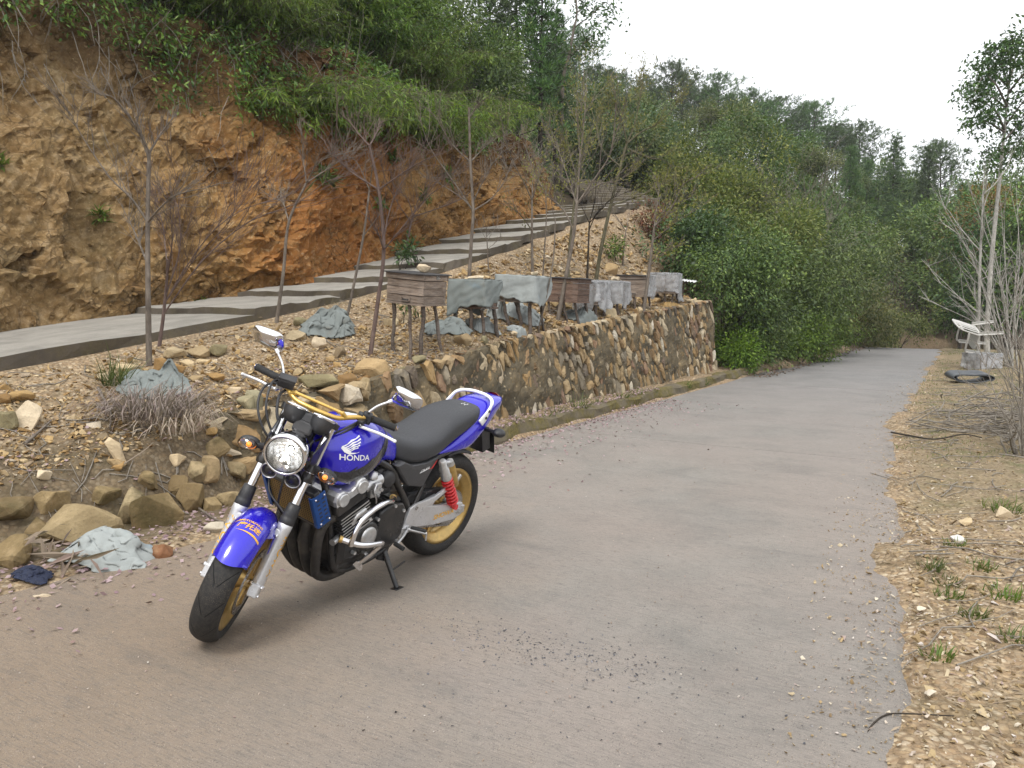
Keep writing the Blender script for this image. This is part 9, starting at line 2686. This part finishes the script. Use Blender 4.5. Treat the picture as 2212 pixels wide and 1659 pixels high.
def build_litter():
	R_ = np.random.default_rng(12)
	m_gravel = stone_material("gravel", [(0.0, (0.15, 0.09, 0.038)), (0.2, (0.27, 0.165, 0.065)), (0.45, (0.37, 0.245, 0.105)), (0.65, (0.45, 0.325, 0.165)), (0.8, (0.54, 0.43, 0.27)), (0.9, (0.30, 0.225, 0.15)), (1.0, (0.60, 0.52, 0.40))], 0.15, 0.01, 2.0)
	# terrace and its slope: broken flakes of ochre stone
	n = 21000
	s = R_.uniform(-6.0, 13.5, n * 2); u = R_.random(n * 2)
	te = ip(s, PATH_T); t = 0.72 + (te - 0.84) * u
	dens = 0.35 + 0.65 * (vnoise(np.stack([s, t], -1), 0.8, 5) > -0.25)
	dens = np.where(t > te - 0.75, dens * np.where(s < 1.5, 0.35, 0.8), dens)
	ok = (R_.random(n * 2) < dens) & ~((s > 8.5) & (t < 1.5 + (s - 8.5) * 0.15))
	s, t = s[ok][:n], t[ok][:n]
	x, y = to_xy(s, t); z = gz(x, y)
	size = (0.016 + 0.05 * R_.random(len(s)) ** 3.0 + 0.05 * (R_.random(len(s)) < 0.03)) * (1 + 0.9 * sstep(1.0, 5.0, s))
	scatter("gravel", np.stack([x, y, z], -1), size, m_gravel, "ochre rubble and stone flakes covering the terrace slope", "gravel", 1, 0.5)
	# right verge
	n = 24000
	s = -7.2 + 20 * R_.random(n * 2) ** 1.9; q = np.where(R_.random(n * 2) < 0.16, R_.uniform(-0.40, 0.1, n * 2), np.abs(R_.normal(size=n * 2)) * 0.95 + R_.uniform(-0.16, 0.2, n * 2))
	keep = R_.random(n * 2) < np.where(s < -0.5, 1.0, 0.28)
	s, q = s[keep][:n], q[keep][:n]
	t = ip(s, ROAD_R) - q
	x, y = to_xy(s, t); z = np.maximum(gz(x, y), np.where(q < 0.12, 0.0, -9))
	size = np.where(q < 0.05, 0.6, 1.0) * (0.007 + 0.030 * R_.random(len(s)) ** 2.8 + 0.04 * (R_.random(len(s)) < 0.015))
	m_verge = stone_material("verge_gravel", [(0.0, (0.15, 0.105, 0.06)), (0.25, (0.29, 0.205, 0.105)), (0.5, (0.38, 0.285, 0.155)), (0.7, (0.48, 0.40, 0.27)), (0.85, (0.60, 0.53, 0.42)), (0.95, (0.36, 0.27, 0.25)), (1.0, (0.66, 0.62, 0.56))], 0.1, 0.008, 2.0)
	scatter("verge_gravel", np.stack([x, y, z], -1), size, m_verge, "pale and yellow gravel covering the right verge", "gravel", 2, 0.55)
	# grit on the road: pale, brown and slate blue chips
	n = 12000
	s = -6.6 + 16 * R_.random(n) ** 1.5; k = R_.random(n); tr = ip(s, ROAD_R) - 0.05
	k = np.where(R_.random(n) < 0.35, k ** 3, np.where(R_.random(n) < 0.4, 1 - (1 - k) ** 3, k))
	t = tr + (0.0 - tr) * k
	x, y = to_xy(s, t)
	m_grit = stone_material("road_grit", [(0, (0.20, 0.15, 0.11)), (0.3, (0.33, 0.25, 0.19)), (0.6, (0.42, 0.35, 0.29)), (0.8, (0.30, 0.22, 0.20)), (1.0, (0.58, 0.54, 0.48))], 0.0, 0.004, 3.0)
	scatter("road_grit", np.stack([x, y, road_z(s) + 0.0], -1), 0.0032 + 0.009 * R_.random(n) ** 3.5, m_grit, "fine brown and pale grit scattered over the road", "gravel", 3, 0.7, 0.1)
	n = 1500
	a = R_.random(n)
	P = []
	line = [(690, 1310), (930, 1330), (1060, 1400), (1180, 1430), (1290, 1455), (1420, 1490)]
	for i in range(n):
		f = R_.random() * (len(line) - 1); j = int(f); f -= j
		px = line[j][0] * (1 - f) + line[j + 1][0] * f + R_.normal() * 62; py = line[j][1] * (1 - f) + line[j + 1][1] * f + R_.normal() * 20
		if i % 4 == 0: px, py = R_.uniform(700, 1900), R_.uniform(1260, 1640)
		P.append(tuple(on_ground(px, py, 1.5, 9.0)))
	P = np.array(P); P[:, 2] = 0.0
	m_slate = stone_material("slate_chips", [(0, (0.045, 0.047, 0.055)), (0.5, (0.09, 0.095, 0.11)), (0.9, (0.14, 0.145, 0.16)), (1.0, (0.3, 0.3, 0.32))], 0.0, 0.004, 3.0)
	scatter("slate_chips", P, 0.0035 + 0.0115 * R_.random(n) ** 2.2, m_slate, "slate blue crushed stone chips worn into the road", "gravel", 4, 0.35, 0.15)
	# pinkish fallen petals along the foot of the wall and the kerb
	n = 5200
	s = R_.uniform(-5.2, 4.5, n); t = np.where(R_.random(n) < 0.55, R_.uniform(-0.25, 0.42, n), np.abs(R_.normal(size=n)) * -0.55 + 0.1)
	t = np.where(R_.random(n) < 0.2, R_.uniform(0.55, 1.4, n), t)
	x, y = to_xy(s, t); z = np.maximum(gz(x, y), np.where(t < 0.0, 0.002, -9)); z = np.where((t > 0.0) & (t < 0.36) & (s > -0.6), np.maximum(z, 0.158), z)
	pet = leafy("fallen_petal", [(0.22, 0.135, 0.15), (0.33, 0.225, 0.24), (0.44, 0.33, 0.34), (0.28, 0.18, 0.16)], 0.7, 0.2, 0.0)
	flakes("fallen_petals", np.stack([x, y, z], -1), 0.034, 0.024, pet, "pinkish fallen petals along the foot of the wall", "petals", 5, 0.5)
	# dry leaves and straw on the right verge, slope and ditch
	n = 14000
	s = -4 + 20 * R_.random(n); q = np.abs(R_.normal(size=n)) * 1.5 + R_.uniform(-0.25, 0.2, n); t = ip(s, ROAD_R) - q
	x, y = to_xy(s, t); z = np.maximum(gz(x, y), np.where(q < 0.12, road_z(s), -9))
	flakes("dry_leaves", np.stack([x, y, z], -1), 0.045, 0.009, M_STRAW, "dry leaves and straw lying on the right verge", "dry leaves", 6, 0.45)
	n = 1900
	s = R_.uniform(-6, 9, n); t = 0.75 + 1.8 * R_.random(n) ** 1.5
	x, y = to_xy(s, t); z = gz(x, y)
	flakes("dead_leaves", np.stack([x, y, z], -1), 0.042, 0.010, M_STRAW, "dead leaves and bits of straw on the terrace", "dry leaves", 7, 0.5, 0.012)
	n = 2600
	s = R_.uniform(8.6, 20, n); t = R_.uniform(-0.5, 1.3, n) ** 1
	x, y = to_xy(s, t); z = np.maximum(gz(x, y), np.where(t < 0.05, road_z(s), -9))
	flakes("ditch_litter", np.stack([x, y, z], -1), 0.10, 0.03, leafy("brown_litter", [(0.11, 0.075, 0.045), (0.2, 0.14, 0.085), (0.29, 0.215, 0.14), (0.15, 0.09, 0.06)], 0.8, 0.1), "brown leaf litter in the ditch past the wall", "dry leaves", 8, 0.5, 0.015)
	# short sparse grass on the farther verge
	n = 15000
	s = R_.uniform(1.0, 24, n); q = R_.uniform(0.05, 4.5, n) ** 1.1; t = ip(s, ROAD_R) - q
	x, y = to_xy(s, t); ok = vnoise(np.stack([x, y], -1), 0.9, 8) > -0.05 + 0.02 * q
	x, y = x[ok], y[ok]; z = gz(x, y); n = len(x)
	D = np.stack([R_.normal(size=n) * .6, R_.normal(size=n) * .6, np.ones(n)], -1)
	V, F = leaf_quads(np.stack([x, y, z], -1), D, rand_unit(R_, n), R_.uniform(0.02, 0.065, n), R_.uniform(0.004, 0.009, n))
	tag(obj("grass", mesh_np("grass", V, F, M_GRASS)), "short sparse grass growing on the farther right verge", "grass", kind='stuff')
	# twigs on the slope
	m = MB(); q = random.Random(4)
	for _ in range(420):
		s_, t_ = q.uniform(-5.5, 9), 0.55 + 1.9 * q.random() ** 1.4
		p = gst(s_, t_) + Vector((0, 0, 0.012)); a = q.uniform(0, 6.28); L = q.uniform(0.08, 0.42)
		d = Vector((math.cos(a), math.sin(a), 0)); pts = []
		for k in range(4):
			c = p + d * L * k / 3; c.z = gpt(c.x, c.y).z + 0.014; pts.append(c); d = (d + Vector((q.gauss(0, .2), q.gauss(0, .2), 0))).normalized()
		m.tube(pts, q.uniform(0.002, 0.005), 4, caps=False)
	for _ in range(260):
		s_ = q.uniform(-4, 11); t_ = float(ip(s_, ROAD_R)) - abs(q.gauss(0.3, 0.9)); p = gst(s_, t_); a = q.gauss(0.3, 0.6); L = q.uniform(0.1, 0.6); d = Vector((math.cos(a), math.sin(a), 0)); pts = []
		for k in range(4):
			c = p + d * L * k / 3; c.z = max(gpt(c.x, c.y).z, -0.01) + 0.014; pts.append(c); d = (d + Vector((q.gauss(0, .15), q.gauss(0, .15), 0))).normalized()
		m.tube(pts, q.uniform(0.002, 0.005), 4, caps=False)
	tag(m.build("fallen_twigs", B_TWIG), "thin fallen twigs on the terrace and the right verge", "twigs", kind='stuff')
build_litter()
def stone_at(label, px, py, size, mat, seed, yaw=0.0, sink=0.25, group=None, rot=(0, 0), cat="rock", rough_=0.03, wall=False):
	"""a loose stone whose foot the photo shows at (px, py)"""
	p = on_ground(px, py)
	me = rock_mesh("rock", seed, size, mat, 15, rough_)
	o = obj("rock", me); o.rotation_euler = (rot[0], rot[1], yaw)
	R3 = o.rotation_euler.to_matrix()
	zmin = min((R3 @ v.co).z for v in me.vertices)
	hgt = max((R3 @ v.co).z for v in me.vertices) - zmin
	o.location = p + Vector((0, 0, -zmin - sink * hgt))
	return tag(o, label, cat, group)
def build_rocks():
	K = stone_at
	# the heap round the foot of the first sapling
	K("big flat topped ochre rock on top of the rock heap by the first sapling", 425, 770, (0.30, 0.26, 0.17), M_ROCK, 1)
	K("green tinged rounded rock at the right end of the rock heap", 472, 766, (0.22, 0.20, 0.16), M_GREENROCK, 2)
	K("reddish ochre slab rock at the back of the rock heap", 378, 768, (0.26, 0.22, 0.14), M_ROCK, 3, 0.5)
	K("ochre angular rock against the trunk of the first sapling", 350, 800, (0.20, 0.18, 0.16), M_ROCK, 4, 0.3)
	K("pale grey elongated rock in front of the rock heap", 405, 790, (0.22, 0.14, 0.12), M_PALEROCK, 5, -0.6)
	K("small cube like orange rock below the rock heap", 386, 806, (0.14, 0.12, 0.13), M_ROCK, 6, 0.8)
	K("thin pale slab leaning below the green tinged rock", 445, 785, (0.24, 0.12, 0.07), M_PALEROCK, 7, 0.35, rot=(0.2, 0.1))
	K("flat ochre stone behind the torn grey cloth", 268, 802, (0.24, 0.18, 0.09), M_PALEROCK, 8)
	K("orange wedge shaped stone alone on the gravel below the heap", 465, 822, (0.22, 0.16, 0.10), M_ROCK, 9, -0.5)
	# left frame edge
	K("upright cream ochre stone standing at the left frame edge", 60, 925, (0.22, 0.17, 0.28), M_PALEROCK, 10, 0.2, 0.15)
	K("low pale stone lying above the upright one at the left frame edge", 48, 866, (0.24, 0.18, 0.14), M_ROCK, 11, 0.1)
	K("mossy grey stone cut by the left frame edge beside the upright one", 14, 925, (0.18, 0.18, 0.24), M_GREENROCK, 12)
	K("small orange stone at the left frame edge above the low pale one", 4, 870, (0.16, 0.14, 0.10), M_ROCK, 13)
	K("broad pale boulder at the left frame edge above the dead fronds", 22, 1115, (0.34, 0.26, 0.20), M_BANKSTONE, 14, 0.1)
	K("brown cracked boulder at the left frame edge beside the dead fronds", 20, 1210, (0.36, 0.28, 0.24), M_BANKSTONE, 15, -0.2)
	# boulders in the foot of the near slope
	K("largest square faced yellow brown boulder set in the foot of the near slope", 170, 1168, (0.60, 0.34, 0.38), M_BANKSTONE, 16, 0.5, 0.28, rough_=0.05)
	K("tall split boulder with a dark right face next to the square one", 340, 1138, (0.40, 0.30, 0.38), M_BANKSTONE, 17, 0.4, 0.28, rough_=0.05)
	K("narrow cream veined boulder between the square and the split one", 283, 1130, (0.22, 0.24, 0.36), M_BANKSTONE, 18, 0.3, 0.15, rough_=0.05)
	K("golden pentagonal boulder in the slope just left of the front fork", 415, 1098, (0.24, 0.20, 0.28), M_BANKSTONE, 19, 0.5, 0.2, rough_=0.04)
	K("lengthwise cream stone wedged at the top of the boulder row", 254, 1000, (0.10, 0.12, 0.26), M_PALEROCK, 20, 0.2, 0.1, rot=(0.1, -0.5))
	K("white speckled stone under the yellow reed stem", 385, 1003, (0.18, 0.14, 0.12), M_PALEROCK, 21, 0.3, 0.2)
	K("purplish quartz stone high on the slope behind the right signal", 452, 1040, (0.22, 0.18, 0.26), M_WALLSTONE, 22, 0.4, 0.1)
	# rough stones bedded in the damp foot of the near bank
	q = random.Random(91)
	for i, (px, py, s_, lab) in enumerate(((500, 1085, .24, "brown bank stone behind the front fork's upper tubes"), (535, 1050, .22, "dark bank stone behind the headlight"), (470, 985, .2, "tan bank stone above the right signal"), (425, 1030, .18, "brown bank stone left of the right signal"), (385, 1065, .2, "mossy bank stone above the golden boulder"), (320, 1045, .18, "tan bank stone under the dry grass clump"), (232, 1075, .2, "brown bank stone above the square boulder"), (110, 1090, .22, "mossy bank stone left of the square boulder"), (90, 1150, .2, "small brown bank stone beside the square boulder"), (565, 1010, .22, "tan bank stone right of the headlight cables"), (505, 1020, .2, "cracked bank stone behind the right signal"), (455, 1100, .16, "low brown stone at the bank foot by the right fork leg"))):
		K(lab, px, py, (s_ * 1.2, s_, s_ * q.uniform(0.8, 1.3)), M_BANKSTONE, 140 + i, q.uniform(-.6, .6), 0.42, rough_=0.05)
	# road side
	K("round reddish brown stone touching the pale sack", 350, 1212, (0.17, 0.16, 0.155), stone_material("brown_stone", [(0, (0.19, 0.085, 0.04)), (1, (0.24, 0.11, 0.055))], 0.1), 23, 0, 0.08, rough_=0.02)
	K("yellow ochre stone at the road edge below the navy rag", 95, 1297, (0.15, 0.12, 0.08), M_PALEROCK, 24, 0.2)
	K("dark sided cream stone in the petals behind the front wheel", 465, 1148, (0.17, 0.13, 0.09), M_WALLSTONE, 25, 0.1)
	K("small flat golden stone on the dirt left of the front fork", 412, 1205, (0.09, 0.06, 0.035), M_PALEROCK, 26)
	K("flat pale stone on the road edge behind the rear wheel", 1106, 985, (0.22, 0.15, 0.07), M_PALEROCK, 27, 0.1)
	# around the handlebar and along the wall top
	K("greenish block above the right lever", 530, 890, (0.20, 0.18, 0.20), M_GREENROCK, 28, 0.6)
	K("tall green grey stone right of the greenish block", 550, 892, (0.18, 0.16, 0.26), M_GREENROCK, 29, 0.2)
	K("long flat pale slab on the wall top behind the gauges", 690, 832, (0.50, 0.28, 0.15), M_GREENROCK, 30, 0.25, 0.1)
	K("biggest angular yellow brown rock on the wall top behind the bars", 810, 838, (0.50, 0.34, 0.30), M_ROCK, 41, 0.25, 0.1, rough_=0.04)
	K("ochre block left of the biggest rock on the wall top", 748, 840, (0.24, 0.20, 0.20), M_ROCK, 42, 0.5, 0.1)
	K("rounded brown cobble under the biggest rock", 785, 870, (0.20, 0.18, 0.18), M_ROCK, 43, 0.1, 0.1)
	K("greenish cobble right of the biggest rock", 870, 822, (0.18, 0.16, 0.18), M_GREENROCK, 44, 0.3, 0.15)
	K("pale green stone on the wall top below the nearest beehive", 905, 790, (0.20, 0.16, 0.12), M_GREENROCK, 45, 0.6, 0.15)
	K("mossy green lump on the wall face below the nearest beehive", 962, 800, (0.18, 0.16, 0.14), M_GREENROCK, 46, 0.1, 0.15)
	K("cream stone half way up the slope behind the right mirror", 690, 752, (0.20, 0.17, 0.20), M_PALEROCK, 47, 0.2)
	K("pointed tan rock left of the cream one behind the right mirror", 640, 732, (0.28, 0.20, 0.16), M_ROCK, 48, 0.4)
	K("small tan rock right of the cream one behind the mirror", 735, 770, (0.16, 0.12, 0.16), M_ROCK, 49, 0.5)
	K("tan stone in front of the tarpaulin on the slope", 650, 705, (0.20, 0.16, 0.14), M_GREENROCK, 50, 0.3)
	K("dark tan rock between the tarpaulin and the nearest beehive", 843, 705, (0.24, 0.2, 0.16), M_ROCK, 51, 0.2)
	K("pale wedge stone lying beside the path edge at the second slab", 700, 645, (0.22, 0.16, 0.12), M_GREENROCK, 52, 0.2)
	K("ochre stone left of the pale wedge at the path edge", 672, 650, (0.16, 0.14, 0.10), M_ROCK, 53, 0.2)
	K("yellow brown rock between the legs of the second beehive", 1000, 745, (0.26, 0.2, 0.22), M_ROCK, 54, 0.3)
	K("round mossy stone under the right legs of the second beehive", 1046, 745, (0.14, 0.13, 0.13), M_GREENROCK, 55, 0.3)
	K("pinkish ochre rock under the pinkish beehive", 1320, 686, (0.32, 0.24, 0.24), M_ROCK, 56, 0.3)
	K("flat orange rock under the grey boarded beehive", 1364, 676, (0.26, 0.18, 0.12), M_ROCK, 57, 0.1)
	K("cream stone between the legs of the grey boarded beehive", 1388, 676, (0.20, 0.16, 0.16), M_PALEROCK, 58, 0.1)
	K("bright orange rock right of the leaning sapling group", 1416, 652, (0.26, 0.18, 0.13), M_ROCK, 59, 0.1)
	K("large ochre rock on the bank behind the film covered beehive", 1315, 590, (0.42, 0.3, 0.30), M_ROCK, 60, 0.3)
	K("broad ochre rock capping the far end of the wall", 1500, 665, (0.62, 0.42, 0.22), M_ROCK, 61, 0.4, 0.2)
	K("cream block at the far top corner of the wall", 1525, 652, (0.40, 0.36, 0.22), M_PALEROCK, 62, 0.4, 0.2)
	K("flat orange slab lying on the far part of the wall top", 1455, 680, (0.55, 0.3, 0.14), M_ROCK, 63, 0.5, 0.2)
	K("pale chunk leaning at the foot of the cut bank by the first step", 540, 560, (0.4, 0.3, 0.14), M_PALEROCK, 64, 0.2)
	# white stones of the right verge
	K("white quartz stone in the gravel near the green tuft", 2068, 1170, (0.11, 0.09, 0.06), stone_material("white_quartz", [(0, (0.60, 0.58, 0.55)), (1, (0.68, 0.66, 0.62))], 0.0), 65, 0.3)
	K("cream quartz stone at the right verge above the white one", 2170, 1115, (0.16, 0.12, 0.10), M_PALEROCK, 66, 0.5)
	K("long pale slab at the edge of the brushwood heap", 2090, 1132, (0.2, 0.1, 0.05), M_PALEROCK, 67, 0.5)
	q = random.Random(3)
	protos = [rock_mesh("rock", 300 + i, (0.12, 0.10, 0.075), M_ROCK if i % 3 else M_PALEROCK, 13, 0.03) for i in range(8)]
	for i in range(150):
		s_, t_ = q.uniform(-5.5, 9.0), 0.62 + 1.7 * q.random() ** 1.3
		if t_ > float(ip(s_, PATH_T)) - 0.3: continue
		p = gst(s_, t_); sc = q.uniform(0.45, 1.25)
		o = obj("rock", protos[i % 8], loc=p + Vector((0, 0, 0.015 * sc)), rot=(q.uniform(-.4, .4), q.uniform(-.4, .4), q.uniform(0, 6.28)), scale=(sc, sc, sc))
		tag(o, "fist sized ochre stone lying loose on the terrace gravel", "rock", "fist sized stones on the terrace")
	# chunks standing out of the cut bank
	P, nr, S = CLIFF_PTS['P'], CLIFF_PTS['n'], CLIFF_PTS['S']
	n0, n1 = P.shape[:2]
	cp = [rock_mesh("rock", 400 + i, (0.30, 0.24, 0.18), M_CLIFF, 14, 0.05) for i in range(9)]
	for i in range(230):
		a = q.randrange(60, n0 - 40); b = int(n1 * q.uniform(0.05, 0.9))
		sc = q.uniform(0.25, 1.0) ** 1.3
		o = obj("rock", cp[i % 9], CLIFF, loc=Vector(P[a, b]), rot=(q.uniform(-.7, .7), q.uniform(-.7, .7), q.uniform(0, 6.28)), scale=(sc, sc, sc * q.uniform(.6, 1.1)))
	R_ = np.random.default_rng(77); n = 5200
	a = R_.integers(10, n0 - 10, n); b = (n1 * R_.uniform(0.02, 0.93, n)).astype(int)
	o = scatter("cliff_rubble", P[a, b] + np.stack([nr[a, 0], nr[a, 1], 0 * a], -1) * 0.01, 0.02 + 0.10 * R_.random(n) ** 3, M_CLIFF, None, None, 9, 0.8, 0.5)
	o.parent = CLIFF
build_rocks()
# ---------------------------------------------------------------- thin mist that pales the far hill
def build_haze():
	m = bpy.data.materials.new("haze"); m.use_nodes = True
	nt = m.node_tree; nt.nodes.clear()
	o = nt.nodes.new('ShaderNodeOutputMaterial'); v = nt.nodes.new('ShaderNodeVolumePrincipled')
	v.inputs['Color'].default_value = (0.92, 0.95, 1.0, 1); v.inputs['Density'].default_value = 0.0007
	nt.links.new(v.outputs[0], o.inputs['Volume'])
	b = MB(); b.box((40, 60, 10.5), (760, 760, 27.6))
	ob = b.build("haze", m)
	ob["kind"] = "stuff"
build_haze()
